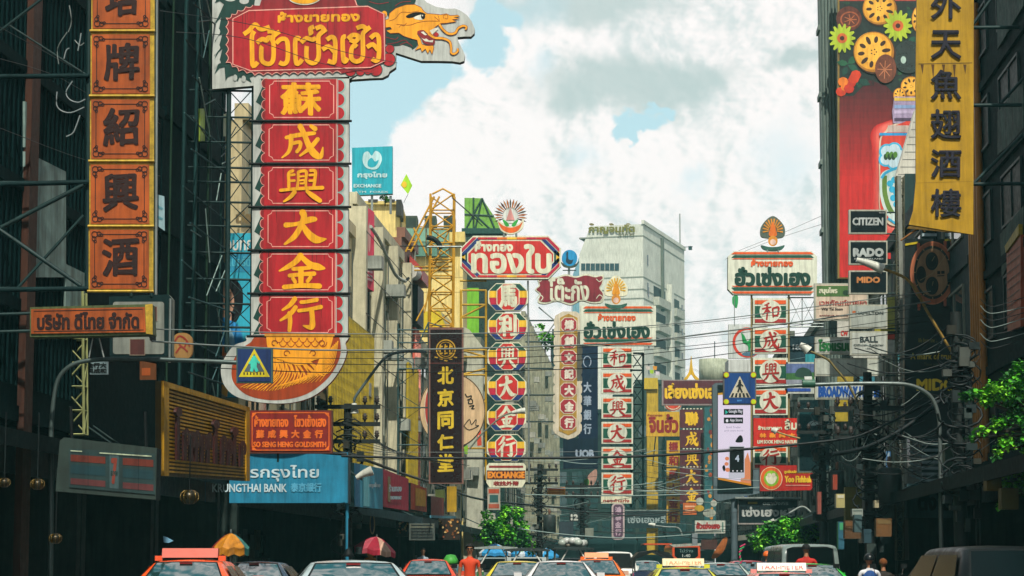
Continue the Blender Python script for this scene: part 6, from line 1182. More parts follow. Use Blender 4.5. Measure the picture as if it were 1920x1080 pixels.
for pts in [[(1385, 470), (1460, 440), (1540, 405)], [(1360, 486), (1450, 450), (1542, 420)]]: cable(pts, 108, .012, mat('8a9290', .5, 0), LB9_, None, 'festoon wires')

# ------------------------------------------------------------------ utility poles, lamps
PO = mat('3a423f', .7, .3); POD = mat('1c2423', .7, .3)
def utility(px, d, top, lb, arms, col=PO, junk=18, tr=0, seed=1):
    q = random.Random(seed); s = T('utility_pole', lb, 'utility pole', loc=(W(px, 1057, d).x, d, .14)); H = W(px, top, d).z - .14
    s.part('pole').tube([(0, 0, 0), (0, 0, H)], .17, col, 10, .12)
    for z in arms:
        b = s.part('crossarm'); zz = H - z; b.box(-.95, .95, -.19, -.1, zz - .06, zz + .06, col)
        for x in (-.85, -.5, .5, .85): b.lathe([(0, .26), (.05, .25), (.05, .2), (.08, .18), (.05, .14), (.08, .1), (.04, .06), (.02, 0)], x, -.145, zz + .06, mat('3a3330', .35, .1), 8)
    for k in range(tr):
        b = s.part('transformer'); b.lathe([(0, 1.0), (.28, .98), (.33, .9), (.33, .06), (.25, 0), (0, 0)], .5 - k, -.3, H - 3.6, mat('2c3635', .5, .3), 14); b.lathe([(0, .3), (.05, .28), (.07, .1), (.05, 0)], .5 - k, -.3, H - 2.6, mat('6a4a3a', .4), 8)
    b = s.part('cable_coils')
    for k in range(junk):
        z = H - q.uniform(.6, 4.2); r_ = q.uniform(.12, .38); a0 = q.uniform(0, 6); b.tube([(r_ * math.cos(a0 + t * .5) * 1.3, -.2 - .1 * math.sin(a0 + t), z + r_ * math.sin(a0 + t * .5) * .8) for t in range(9)], q.choice([.012, .02, .03]), CABLE, 4)
    for k in range(junk // 2): z = H - q.uniform(.5, 5); x = q.uniform(-.5, .3); b.box(x, x + q.uniform(.1, .25), -.36, -.2, z, z + q.uniform(.1, .3), mat(q.choice(['1c2c2d', '34423f', '172425', '4a504a', '2a2c24']), .6, .3))
    return s
utility(1633, 62, 698, 'dark utility pole with drums and coiled cable in front of the hotel board', [1.0, 1.8], POD, 44, 1, 3)
utility(1803, 50, 585, 'utility pole wrapped in cable tangles right of the watch sign board', [], POD, 40, 0, 4)
utility(650, 66, 757, 'short dark utility pole with stacked crossarms between the goldsmith board and the bank fascia end', [.1, .6, 1.1], POD, 26, 0, 5)
utility(1012, 118, 870, 'far dark pole with boxes beside the left tree', [.3, 1.0], POD, 30, 1, 6)
utility(1092, 126, 905, 'far dark pole with grey boxes beside the slim plaque sign', [.2, .8], POD, 26, 0, 8)
utility(1545, 84, 750, 'cluttered pole right of the dark phone advert', [.4, 1.2], POD, 40, 1, 9)
def lamp(lb, d, pts, head, pole=None, r=.05, m=None):
    m = m or mat('6c6a55', .5, .3); s = T('street_lamp', lb, 'street lamp', d, pts[-1][0], pts[-1][1]); s.part('arm').ptube(catmull(pts, 6), r, m)
    h = s.part('lamp_head'); a, b = Vector(s.L(*head[0])), Vector(s.L(*head[1])); mid = (a + b) / 2
    h.tube([(a.x, 0, a.y), (mid.x, 0, mid.y + .02), (b.x, 0, b.y)], .07, mat('c3c6bb', .4, .1), 8, .14); return s
lamp('slender lamp with pale head reaching over the black square boards', 60, [(1655, 504), (1695, 520), (1718, 545), (1742, 590), (1790, 668)], [(1606, 487), (1656, 505)], r=.04, m=mat('8a6f34', .5, .3))
lamp('slender curved lamp arm below the nearer white head board on the right', 62, [(1512, 656), (1550, 673), (1566, 690), (1590, 720), (1612, 762)], [(1500, 646), (1516, 658)], r=.035, m=mat('6f6540', .5, .3))
lamp('grey curved lamp arm reaching left in front of the beige finned building', 66, [(664, 756), (666, 745), (682, 722), (715, 678), (735, 664), (765, 659), (800, 660)], [(664, 756), (664, 775)], r=.045, m=mat('4f5f60', .45, .2))
lamp('small drooping lamp arm among the octagon panels', 98, [(880, 842), (905, 812), (940, 782), (960, 774)], [(960, 774), (985, 770)], r=.04, m=mat('6a6f62', .5))
lamp('small lamp arm crossing the bright red board', 88, [(1452, 808), (1475, 816), (1500, 822)], [(1446, 806), (1456, 809)], r=.035, m=mat('9a8a58', .5))
lamp('pale twin lamp head on the corner of the bank fascia', 63, [(652, 880), (665, 890), (680, 900)], [(668, 896), (698, 882)], r=.03, m=IRON)
lamp('thin lamp arm between the distant script boards', 150, [(1225, 985), (1250, 988), (1272, 990), (1280, 1005)], [(1216, 983), (1228, 985)], r=.05, m=mat('7f8a86', .5))
lamp('pale lamp arm crossing the black framed script board', 104, [(1450, 978), (1480, 962), (1504, 950), (1520, 960)], [(1436, 984), (1452, 977)], r=.05, m=mat('8a9490', .5))
# junk boxes and small boards at the right shop fronts
def small(nm, lb, cat, d, r, h, h2=None, th=.3, grp=None):
    s = T(nm, lb, cat, d, (r[0] + r[2]) / 2, r[3], group=grp); p = s.mesh(); p.rect(*r, mat(h, .6, .35), 0, th, mat(h2 or h, .6, .35)); p.rect(r[0] + 2, r[1] + 2, r[2] - 2, r[1] + (r[3] - r[1]) * .3, mat(h2 or h, .6, .4), .01); return s
for a in [('meter_box', 'cream metal box with a white side plate hung by the tangled poles', 'box', 60, (1568, 926, 1584, 952), 'a89f6a', 'c3bfa6'), ('meter_box', 'olive sheet metal hoarding between the tangled poles', 'hoarding', 64, (1585, 913, 1616, 978), '5d5a2c', '6b6835'), ('meter_box', 'white air conditioner like box low on the olive hoarding', 'box', 61, (1598, 954, 1618, 968), '8f9a92', '6c7a76'),
          ('shop_board', 'rusty tan shop board under the olive hoarding', 'board', 61, (1584, 976, 1614, 1010), '5a4026', '6a4a2a'), ('shop_board', 'brown tan board right of the dark pole', 'board', 60, (1643, 972, 1672, 1006), '6b4a26', '6f5a34'), ('control_box', 'teal grey switch box fixed to the dark pole', 'box', 59, (1602, 965, 1616, 998), '3c5558', '3c5558'), ('control_box', 'green grey cabinet hanging right of the right mast arm pole', 'box', 51, (1772, 833, 1800, 875), '2b4238', '31483c'),
          ('control_box', 'small blue green box low on the dark pole', 'box', 58.5, (1620, 992, 1634, 1018), '24404a', '24404a'), ('wall_plate', 'tall orange red board beyond the dark phone advert', 'board', 78, (1562, 890, 1570, 918), '8f3a26', '8f3a26'), ('wall_plate', 'narrow salmon post board by the black script board', 'board', 80, (1533, 922, 1540, 964), '8a4a3e', '8a4a3e'), ('meter_box', 'small cream box right of the dark pole', 'box', 60, (1640, 938, 1648, 952), 'a39a7a', '8f8a70'),
          ('blue_banner', 'thin blue and white vertical banner beside the pole clutter', 'banner', 72, (1662, 846, 1670, 880), '3a6a9a', '8fa9b8'), ('teal_pillar', 'teal pipe housing at the foot of the left of the tangled poles', 'pipe housing', 62, (1572, 978, 1583, 1030), '2a5f74', '3f9a6a'), ('yellow_plate', 'dim yellow plate in the shade under the right tree', 'board', 44, (1850, 895, 1878, 920), '5a4c14', '5a4c14'), ('yellow_plate', 'dim olive plate below the tree at the right edge', 'board', 43, (1878, 915, 1910, 955), '4a4415', '4a4415'),
          ('notice_board', 'grey notice board with rows of lettering in the dark left walkway', 'sign', 86, (767, 981, 815, 1013), '4b5450', '6b6f60'), ('notice_board', 'white numbered plate reading 12 in the dark clutter of mid street', 'sign', 120, (1068, 962, 1086, 978), '2a3638', '2a3638'), ('wall_cabinet', 'grey blue sheet on the far left shop wall', 'board', 122, (1048, 978, 1075, 1006), '2e3d45', '2e3d45'), ('wall_cabinet', 'pale box on the far dark pole', 'box', 124, (1097, 990, 1113, 1005), '7d8478', '7d8478'),
          ('shop_board', 'brown board at the foot of the white Thai plate', 'board', 150, (1315, 1012, 1345, 1030), '4a2f2a', '4a2f2a'), ('pylon', 'white striped street post beside the distant white Thai plate', 'post', 140, (1298, 1000, 1308, 1022), '7a8488', '7a8488')]:
    s = small(*a[:6], h2=a[6]);
    if a[0] == 'notice_board' and a[4][0] == 767:
        for k in range(5): s.own.ribbon([(771, 985 + k * 5.6), (811, 985 + k * 5.6)], 2.6, mat('20292a', .5, .5, scale=12), .02)
    if a[4][0] == 1068: s.own.text('12', 1070, 964, 1084, 976, mat('c3c9c0', .5), .02, bold=1)
s = T('kiosk_sign', 'small red, white and blue cube sign hanging above the left tree', 'sign', 120, 925, 957); p = s.mesh(); p.rect(914, 914, 938, 956, mat('a8a496', .5, .3), 0, .3); p.rect(916, 917, 936, 925, mat('b04a2c', .5, .2), .01); p.rect(918, 928, 934, 942, mat('2f5a58', .5, .3), .01); p.rect(916, 945, 936, 953, mat('a8543c', .5, .3), .012)
s = T('red_tag', 'tiny red vertical tag between the round disc sign and the octagon panels', 'sign', 104, 899, 836); p = s.mesh(); p.poly([(894, 808), (902, 806), (903, 835), (895, 836)], mat('c0442c', .5, .2), 0, .08); p.rect(896, 816, 901, 820, mat('d8b0a0', .5), .01)
s = T('lime_tag', 'small lime green and white tag under the round disc sign', 'sign', 104, 876, 852); p = s.mesh(); p.poly([(870, 838), (877, 834), (877, 852), (871, 850)], mat('7aa82c', .5, .2), 0, .06)
s = T('painted_leaf_panel', 'leaf shaped pale panel with green and pink print left of the small plate', 'sign', 150, 1108, 916); p = s.mesh(); p.poly(catmull([(1118, 880), (1119, 896), (1112, 910), (1100, 916), (1092, 914), (1098, 900), (1106, 888)], 4, True), mat('b08a7c', .5, .3), 0, .15); p.poly(ell(1100, 904, 5, 7), mat('4f7a3c', .5, .3), .01)
s = T('oval_post_sign', 'slim oval blue and ochre sign standing above the crimson umbrella', 'sign', 78, 698, 1003); p = s.mesh(); p.poly(ell(698, 983, 5, 19, 24), mat('a8906a', .5, .2), 0, .08); p.poly(ell(698, 983, 3, 16, 24), mat('1f2f4a', .5, .2), .01)
s = T('yellow_board_stall', 'dim golden stall board beneath the dark herbal sign', 'board', 100, 820, 960); p = s.mesh(); p.rect(838, 912, 856, 960, mat('a8861c', .5, .4), 0, .2); p.rect(816, 918, 834, 940, mat('4f5a2c', .5, .4), .0, .2)
s = T('goods_rack', 'rack of amber and cream goods glinting in the dark shop beside the notice board', 'goods rack', 92, 845, 1012); p = s.mesh(); p.rect(822, 972, 862, 1012, mat('2a2018', .6, .4), 0, .5)
for k in range(26): x, y = R.uniform(824, 860), R.uniform(974, 1008); p.poly(ell(x, y, R.uniform(1.2, 2.6), R.uniform(1.2, 2.6), 8), mat(R.choice(['b07a3a', 'c9a86a', '7a4a24', 'a8603a']), .5, .2), .02 + .001 * k)
s = T('goods_rack', 'rack of amber goods glinting left of the notice board', 'goods rack', 92, 758, 1006); p = s.mesh(); p.rect(742, 972, 768, 1006, mat('2a2018', .6, .4), 0, .5)
for k in range(16): x, y = R.uniform(744, 766), R.uniform(976, 1002); p.poly(ell(x, y, R.uniform(1.2, 2.6), R.uniform(1.2, 2.6), 8), mat(R.choice(['b07a3a', 'c9a86a', '7a4a24', 'a8603a']), .5, .2), .02 + .001 * k)
s = T('hanging_bag', 'orange yellow bag hanging under the crimson umbrella', 'bag', 79, 694, 1045); p = s.mesh(); p.poly(rrect(688, 1026, 702, 1044, 4), mat('b8781c', .5, .3), 0, .12)
s = T('blue_cloth', 'small blue and white cloth hanging in the dark left walkway', 'cloth', 50, 314, 1018); p = s.mesh(); p.poly([(306, 1005), (314, 1008), (325, 1014), (316, 1018), (307, 1017)], mat('7ab0d0', .6, .3), 0, .04)
# awning strips (tarpaulins) over shops far down
for px0, px1, y0, y1, d, h, lb in [(893, 935, 962, 985, 128, 'a8a99a', 'pale sunlit awning behind the left tree'), (1480, 1530, 980, 992, 118, '4a4438', 'brown awning under the black script board'), (1372, 1420, 1002, 1014, 135, '6f7268', 'grey awning left of the right tree'), (1255, 1330, 1018, 1026, 190, '9da096', 'pale flat awning above the orange bus')]:
    s = T('awning', lb, 'awning', d, (px0 + px1) / 2, y1); s.mesh().poly([(px0, y0 + 3), (px1 - 10, y0), (px1, y1 - 4), (px0 + 8, y1)], mat(h, .6, .3), 0, 1.6, DARK2)
s = T('orange_banner', 'slanting faded orange cloth banner hanging by the shops right of the bus', 'banner', 132, 1350, 1042); p = s.mesh(); p.poly(catmull([(1358, 1008), (1364, 1010), (1358, 1032), (1344, 1046), (1334, 1046), (1342, 1030), (1350, 1018)], 3, True), mat('a8602c', .6, .5, scale=3), 0, .05)
s = T('flag_string', 'short string of tiny yellow green and white flags above the yellow post', 'flags', 210, 1232, 706); p = s.mesh()
for k, (x, y, h) in enumerate([(1215, 690, 'b8b0a8'), (1222, 697, '9ac02a'), (1233, 700, 'c9c0c8'), (1228, 690, 'c98a2a')]): p.poly([(x - 4, y - 4), (x + 4, y - 3), (x + 3, y + 4), (x - 3, y + 3)], mat(h, .5), .01 * k, .02)
s = T('green_pennant', 'green cloth pennant on a thin rod under the nearer white head board', 'flag', 111, 1377, 610); p = s.mesh(); p.poly(catmull([(1374, 556), (1383, 554), (1384, 566), (1381, 578), (1375, 572), (1373, 566)], 3, True), mat('2f9a58', .5, .3), 0, .03); p.ptube([(1377, 556), (1377, 612)], .02, STEEL)
s = T('pedestal_statue', 'small pale figure ornament with a gold bowl above the white Thai plate', 'ornament', 150, 1325, 975); p = s.mesh()
for x, y, rx, ry, h in ((1312, 940, 7, 7, 'aab0a4'), (1311, 953, 9, 6, 'b9962c'), (1338, 944, 6, 6, 'aab0a4'), (1330, 962, 12, 8, '9ca294')): p.poly(ell(x, y, rx, ry, 18), mat(h, .5, .25), .0 + x * 1e-4, .3)
# lanterns under the left awnings
LAN = mat('2a2410', .3, .3, metal=.5, spec=.6); LANH = mat('6f5618', .25, .2, metal=.6, spec=.6)
for k, (px, py, r_, d, lb) in enumerate([(8, 905, 11, 38, 'bronze hanging lantern cut by the left edge of the view'), (70, 908, 13, 38, 'bronze hanging lantern under the striped light box, its left neighbour'), (104, 1010, 12, 39, 'low bronze hanging lantern nearest the kerb at far left'), (355, 932, 17, 46, 'big dark hanging lantern below the right end of the corrugated board')]):
    s = T('hanging_lantern', lb, 'lantern', d, px, py + r_ * .8, group='bronze hanging lanterns'); u = r_ * d / F; p = s.part('globe')
    p.lathe([(0, 0), (.55 * u, .05 * u), (.9 * u, .4 * u), (u, .8 * u), (.9 * u, 1.2 * u), (.55 * u, 1.5 * u), (.3 * u, 1.6 * u), (0, 1.62 * u)], 0, 0, 0, LAN, 18); q = s.part('ribs')
    for j in range(9): a = 2 * math.pi * j / 9; q.tube([(.55 * u * math.cos(a), .55 * u * math.sin(a), .05 * u), (.93 * u * math.cos(a), .93 * u * math.sin(a), .4 * u), (1.03 * u * math.cos(a), 1.03 * u * math.sin(a), .8 * u), (.93 * u * math.cos(a), .93 * u * math.sin(a), 1.2 * u), (.5 * u * math.cos(a), .5 * u * math.sin(a), 1.52 * u)], .05 * u, LANH, 5)
    s.part('cord').tube([(0, 0, 1.6 * u), (0, 0, 1.6 * u + 1.1)], .012, CABLE, 4)

# ------------------------------------------------------------------ market umbrellas
def umbrella(lb, d, px, y_top, y_rim, half_px, cols, tilt=0.0, n=10):
    s = T('market_umbrella', lb, 'umbrella', loc=(W(px, 1057, d).x, d, .14), group='market umbrellas'); zt = W(px, y_top, d).z - .14; zr = W(px, y_rim, d).z - .14; r_ = half_px * d / F
    p = s.part('canopy'); c, s_ = math.cos(tilt), math.sin(tilt)
    def tp(a, t): x, y, z = r_ * t * math.cos(a), r_ * t * math.sin(a), (zr - zt) * (t ** 1.55); return (x * c + z * s_, y, zt - x * s_ + z * c)
    for k in range(n):
        a0, a1 = 2 * math.pi * k / n, 2 * math.pi * (k + 1) / n; am = (a0 + a1) / 2; m = mat(cols[k % len(cols)], .6, .12)
        rows = [[tp(a0, t), tuple(Vector(tp(am, t)) - Vector((0, 0, .05 * t))), tp(a1, t)] for t in (0.001, .3, .55, .8, 1.0)]; vs = [v for r in rows for v in r]
        p.add(vs, [(i * 3 + j, i * 3 + j + 1, i * 3 + j + 4, i * 3 + j + 3) for i in range(4) for j in range(2)], m)
        a, b_ = rows[-1][0], rows[-1][2]; mm = rows[-1][1]; dn = Vector((0, 0, -.16)); p.add([a, mm, b_, tuple(Vector(b_) + dn), tuple(Vector(mm) + dn), tuple(Vector(a) + dn)], [(0, 1, 4, 5), (1, 2, 3, 4)], m)
    q = s.part('ribs')
    for k in range(n): a = 2 * math.pi * k / n; q.tube([Vector(tp(a, .02)) - Vector((0, 0, .03)), Vector(tp(a, .98)) - Vector((0, 0, .03))], .01, STEEL, 4)
    s.part('pole').tube([(0, 0, 0), (0, 0, zt + .08)], .022, STEEL, 6); s.part('base').lathe([(0, .12), (.2, .12), (.24, 0), (0, 0)], 0, 0, 0, mat('4a4c48', .8), 12); return s
umbrella('yellow and teal market umbrella in the shadow behind the orange taxi', 52, 432, 999, 1026, 35, ['b9781a', 'b9781a', '2f6a64', '2f6a64', '24458f', '8f2c24', 'b9781a'])
umbrella('crimson and pink market umbrella on the left pavement', 76, 706, 1006, 1030, 39, ['b31f3e', 'c95a6a', 'a81d38', 'c9a08a', 'b31f3e'], .14)
umbrella('blue and white market umbrella nearest the left tree, largest of the blue ones', 122, 928, 1019, 1036, 30, ['2f8fc4', 'c3ccd2', '2f8fc4', '2a84bb'])
umbrella('blue umbrella half hidden between two larger blue ones', 134, 978, 1027, 1038, 20, ['2f8fc4', 'b9c7d0', '2a84bb'])
umbrella('blue market umbrella right of the other blue ones, beside the white car', 128, 1024, 1028, 1042, 24, ['2f8fc4', '2a84bb', 'c3ccd2', '2f8fc4'])

# ------------------------------------------------------------------ trees
def leafcloud(mb, blobs, n, size, mats, seed, drape=0.0):
    q = random.Random(seed); tot = sum(b[3] ** 2 for b in blobs)
    for (bx, by, bz, br) in blobs:
        for k in range(int(n * br ** 2 / tot)):
            v = Vector((q.gauss(0, 1), q.gauss(0, 1), q.gauss(0, 1))).normalized() * br * (q.random() ** .45); p = Vector((bx, by, bz)) + Vector((v.x, v.y, v.z * .8))
            if noise.noise(p * 1.5 / max(.4, br)) < -.18: continue
            l = size * q.uniform(.6, 1.3); w = l * q.uniform(.32, .5); d = Vector((q.uniform(-1, 1), q.uniform(-1, 1), q.uniform(-.9, .3) - drape)).normalized(); sd = d.cross(Vector((q.uniform(-.5, .5), q.uniform(-.5, .5), 1))).normalized(); up = sd.cross(d) * (l * .12)
            mb.add([p, p + d * l * .45 + sd * w + up, p + d * l, p + d * l * .45 - sd * w + up], [(0, 1, 2, 3)], mats[min(len(mats) - 1, int((.5 + .9 * noise.noise(p * 2.1) + q.uniform(-.3, .3)) * len(mats))) if noise.noise(p * 2.1) > -.5 else 0])
LV = [mat('1d5a1c', .5, .25), mat('347f1e', .45, .25), mat('52ae22', .45, .2), mat('86d330', .45, .2)]
def tree(lb, x, y, H, blobs, n, size, seed, trunk_r=.12, limbs=5, lean=0.0):
    s = T('tree', lb, 'tree', loc=(x, y, .14), group='street trees'); q = random.Random(seed); t = s.part('trunk'); BK_ = mat('3a3024', .85, .35)
    top = (lean * H * .6, 0, H * .62); t.tube(catmull([(0, 0, 0), (lean * .2 * H, .05, H * .25), top], 5), trunk_r, BK_, 8, trunk_r * .55)
    for b in blobs[:limbs + 3]: t.tube(catmull([top if b[2] > H * .5 else (lean * .3 * H, 0, H * .4), ((top[0] + b[0]) / 2 + .1, b[1] * .4, (top[2] + b[2]) / 2), (b[0], b[1], b[2])], 4), trunk_r * .4, BK_, 5, trunk_r * .1)
    leafcloud(s.part('crown'), blobs, n, size, LV, seed); return s
def pb(bx, d0, x, y, z0, lst): return [((W(px, py, d0).x - x), dy, W(px, py, d0).z - z0, r) for px, py, dy, r in lst]
x = W(950, 1000, 126).x
tree('bright green street tree over the blue umbrellas on the left', x, 126, 4.6, pb(0, 126, x, 126, .14, [(955, 966, 0, .62), (940, 985, -.2, .7), (968, 990, .1, .75), (950, 1008, -.3, .8), (915, 985, 0, .55), (985, 1012, .2, .55), (925, 1012, 0, .6), (900, 1004, .2, .45), (972, 960, .1, .4), (945, 952, 0, .35), (995, 1028, 0, .4), (912, 965, 0, .35)]), 4600, .20, 11)
x = W(1478, 1000, 99).x
tree('bright green street tree under the black script board on the right', x, 99, 4.4, pb(0, 99, x, 99, .14, [(1428, 1022, 0, .5), (1500, 985, 0, .5), (1470, 982, 0, .45), (1440, 990, 0, .45), (1412, 1008, 0, .3), (1530, 1005, 0, .4), (1455, 995, 0, .55), (1485, 990, .2, .5), (1505, 1000, 0, .6), (1440, 1010, 0, .5), (1475, 1015, -.2, .6), (1515, 1015, .1, .55), (1500, 1025, 0, .5), (1432, 1000, 0, .35), (1520, 990, .1, .4), (1460, 1020, 0, .5), (1448, 988, 0, .35)]), 5600, .17, 12)
x = W(2000, 1000, 45).x
LVB = pb(0, 45, x, 45, .14, [(1905, 715, 0, .32), (1885, 735, -.2, .34), (1915, 755, .1, .34), (1862, 728, 0, .2), (1835, 735, .1, .22), (1812, 742, 0, .15), (1850, 752, 0, .16), (1900, 785, -.1, .28), (1870, 795, 0, .2), (1842, 808, 0, .15), (1822, 820, 0, .1), (1890, 830, .1, .22), (1915, 820, 0, .3), (1868, 850, 0, .14), (1905, 880, 0, .2), (1885, 905, 0, .14), (1915, 690, 0, .2), (1960, 760, .3, .6), (1980, 860, .4, .6), (1935, 720, .2, .4), (1880, 945, 0, .1), (1930, 910, .2, .3)])
tree('leafy branches of a bright green tree reaching in from the right edge', x, 45, 6.0, LVB, 6000, .105, 13, limbs=12, lean=-.04)
x = W(1025, 1000, 138).x
s = T('roof_shrub', 'small green shrub growing on a ledge beside the scroll sign', 'plant', 138, 1022, 652); p = s.part('foliage'); leafcloud(p, [tuple([s.L(1022, 632)[0], 0, s.L(1022, 632)[1], .5]), (s.L(1036, 645)[0], .1, s.L(1036, 645)[1], .45), (s.L(1012, 612)[0], 0, s.L(1012, 612)[1], .3)], 700, .2, LV, 21); s.part('stem').tube([(0, 0, -.3), (0, .1, 1)], .05, mat('3a3024', .8), 5)
s = T('roof_shrub', 'tiny green bush beside the turquoise roof bank sign', 'plant', 101, 722, 374); p = s.part('foliage'); leafcloud(p, [(0, 0, .12, .28)], 160, .12, LV, 22); s.part('stem').tube([(0, 0, -.3), (0, 0, .1)], .03, mat('3a3024', .8), 5)
# ------------------------------------------------------------------ vehicles
CGL = glass('1c3a3a', .05, 2.5, .45); CGD = glass('081011', .16, 1.3)
CGD.node_tree.nodes['Principled BSDF'].inputs['Specular IOR Level'].default_value = .25
def paint(h, r=.22): return mat(h, r, .06, spec=.6, streak=.05)
def wheel(t, x, y, r, w):
    b = t.part('wheel'); sx = 1 if x > 0 else -1
    b.v = []; prof = [(r * .62, -w / 2), (r * .93, -w / 2), (r, -w * .32), (r, w * .32), (r * .93, w / 2), (r * .62, w / 2)]; n = 20
    vs = [(x + a, y + q * math.cos(2 * math.pi * j / n), r + q * math.sin(2 * math.pi * j / n)) for q, a in prof for j in range(n)]
    b.add(vs, [(i * n + j, i * n + (j + 1) % n, (i + 1) * n + (j + 1) % n, (i + 1) * n + j) for i in range(5) for j in range(n)], RUBBER, True)
    rim = b.sub('rim'); prof = [(.03, w * .42), (r * .2, w * .4), (r * .55, w * .3), (r * .63, w * .46)]
    vs = [(x + sx * a, y + q * math.cos(2 * math.pi * j / n), r + q * math.sin(2 * math.pi * j / n)) for q, a in prof for j in range(n)]
    rim.add(vs, [(i * n + j, i * n + (j + 1) % n, (i + 1) * n + (j + 1) % n, (i + 1) * n + j) for i in range(3) for j in range(n)], mat('8d9294', .35, .1, metal=.7), True)
def vehicle(name, lb, cat, d, px, p1, L=4.5, Wd=1.72, H=1.46, belt=.92, rear=(.55, 1.15), front=(2.65, 3.45), hood=.85, roofw=.60, p2=None, sign=None, rack=False, yaw=0.0, glassm=None, group=None, split=None, lamp='8a1a16', trunk=True, roofcol=None):
    """rear bumper faces the camera; local y runs forward"""
    s = T(name, lb, cat, loc=(W(px, 1057, d).x, d, 0.008), yaw=yaw, group=group); P1 = paint(p1) if name != 'black_van' else mat('04090a', .4, .1, spec=.12); P2 = paint(p2) if p2 else P1; h = Wd / 2; G = glassm or CGL
    RP = paint(roofcol) if roofcol else P1
    b = s.part('body'); st = [(.0, .86, .30, belt - .10), (.06, .95, .25, belt - .03), (rear[0], 1.0, .22, belt), (L * .5, 1.0, .2, belt), (front[1], 1.0, .2, belt - .02), (L - .35, .93, .22, hood - .12), (L - .04, .82, .28, hood - .22), (L, .7, .35, hood - .3)]
    n = 0; vs = []
    for y, k, zb, zt in st:
        ring = [(-h * k * .9, zb), (-h * k, zb + .16), (-h * k, zb + (zt - zb) * .6), (-h * k * .965, zt - .03), (-h * k * .88, zt), (0, zt + .02), (h * k * .88, zt), (h * k * .965, zt - .03), (h * k, zb + (zt - zb) * .6), (h * k, zb + .16), (h * k * .9, zb)]
        n = len(ring); vs += [(x, y, z) for x, z in ring]
    k = len(st); b.add(vs, [(i * n + j, i * n + (j + 1) % n, (i + 1) * n + (j + 1) % n, (i + 1) * n + j) for i in range(k - 1) for j in range(n)], P2, True); b.add(vs[:n], [tuple(range(n))], P2); b.add(vs[-n:], [tuple(range(n - 1, -1, -1))], P2)
    # cabin: a loft from the foot of the rear glass over the roof to the foot of the windscreen
    c = s.part('cabin'); hb = h * .93; hr = h * roofw; (r0, r1), (f0, f1) = rear, front
    ys = [(r0, 0), (r0 + (r1 - r0) * .5, .56), (r1 - .04, .94), (r1 + .2, 1.0), ((r1 + f0) / 2, 1.02), (f0 - .2, 1.0), (f0 + .05, .93), ((f0 + f1) / 2, .55), (f1, 0)]
    def sec(y, t):
        z = belt + (H - belt) * t; w = hb + (hr - hb) * t; zz = max(z, belt + .004)
        return [(-hb * (1 if t < .02 else 1), y, belt - .02), (-(w + .02), y, belt + (zz - belt) * .86), (-w * .97, y, belt + (zz - belt) * .955), (-w * .82, y, zz - .004), (-w * .4, y, zz + .012 * t), (0, y, zz + .018 * t), (w * .4, y, zz + .012 * t), (w * .82, y, zz - .004), (w * .97, y, belt + (zz - belt) * .955), (w + .02, y, belt + (zz - belt) * .86), (hb, y, belt - .02)]
    S = [sec(y, t) for y, t in ys]; n = 11; vs = [v for r in S for v in r]; c.add(vs, [(i * n + j, i * n + j + 1, (i + 1) * n + j + 1, (i + 1) * n + j) for i in range(len(S) - 1) for j in range(n - 1)], RP, True)
    def glassy(nm, ya, yb, ta, tb, u, sgn):
        g = s.part(nm); vs = []
        for f in (0, .05, .35, .65, .95, 1):
            y = ya + (yb - ya) * f; t = ta + (tb - ta) * f; z = belt + (H - belt) * t; w = (hb + (hr - hb) * t) * u
            vs += [(w * j, y + sgn * (-.035 + .012 * j ** 2), z + .03 + .012 * (1 - j ** 2)) for j in (-1, -.95, -.45, 0, .45, .95, 1)]
        Q = [(i, j) for i in range(5) for j in range(6)]; q4 = lambda i, j: (i * 7 + j, i * 7 + j + 1, (i + 1) * 7 + j + 1, (i + 1) * 7 + j)
        g.add(vs, [q4(i, j) for i, j in Q if 0 < i < 4 and 0 < j < 5], G, True); g.add(vs, [q4(i, j) for i, j in Q if not (0 < i < 4 and 0 < j < 5)], BLACK, True)
        if nm == 'rear_window' and G is CGL: bl = g.sub('brake_light'); c0, c1 = Vector(vs[3 * 7 + 3]), Vector(vs[4 * 7 + 3]); m0 = c0.lerp(c1, .7); bl.box(-.10, .10, m0.y - .02, m0.y + .01, m0.z + .005, m0.z + .03, mat('6a1210', .3, 0))
        return g
    dt = lambda t: t
    glassy('rear_window', r0 + (r1 - r0) * .08, r0 + (r1 - r0) * .9, .08, .88, .86, 1); glassy('windscreen', f1 - (f1 - f0) * .08, f1 - (f1 - f0) * .88, .08, .88, .88, -1)
    for sx in (-1, 1):
        for ya, yb, ra, rb in ((r0 + .35, (r0 + f1) / 2 - .05, r1 - .05, (r1 + f0) / 2), ((r0 + f1) / 2 + .05, f1 - .35, (r1 + f0) / 2 + .08, f0 + .02)):
            g = s.part('side_window'); zt = belt + (H - belt) * .80; w1 = hb + (hr - hb) * .80 + .032; w0 = hb + .018
            g.add([(sx * w0, ya, belt + .04), (sx * w0, yb, belt + .04), (sx * w1, rb, zt), (sx * w1, ra + .08, zt)], [(0, 1, 2, 3)], CGD)
        m = s.part('mirror'); m.box(sx * (hb + .03) - .02, sx * (hb + .03) + .02, f1 - .45, f1 - .38, belt, belt + .08, P2); m.box(min(sx * (hb + .04), sx * (hb + .22)), max(sx * (hb + .04), sx * (hb + .22)), f1 - .47, f1 - .36, belt + .03, belt + .17, P2)
        tl = s.part('tail_lamp'); tl.box(min(sx * h * .62, sx * h * .93), max(sx * h * .62, sx * h * .93), -.01, .12, belt - .32, belt - .12, mat(lamp, .25, .1, spec=.6))
        hl = s.part('headlight'); hl.box(min(sx * h * .5, sx * h * .76), max(sx * h * .5, sx * h * .76), L - .16, L + .01, hood - .42, hood - .28, mat('c3c8c8', .15, 0, spec=.7))
        for y in (.85, L - .85): wheel(s, sx * (h - .1), y, .31, .2)
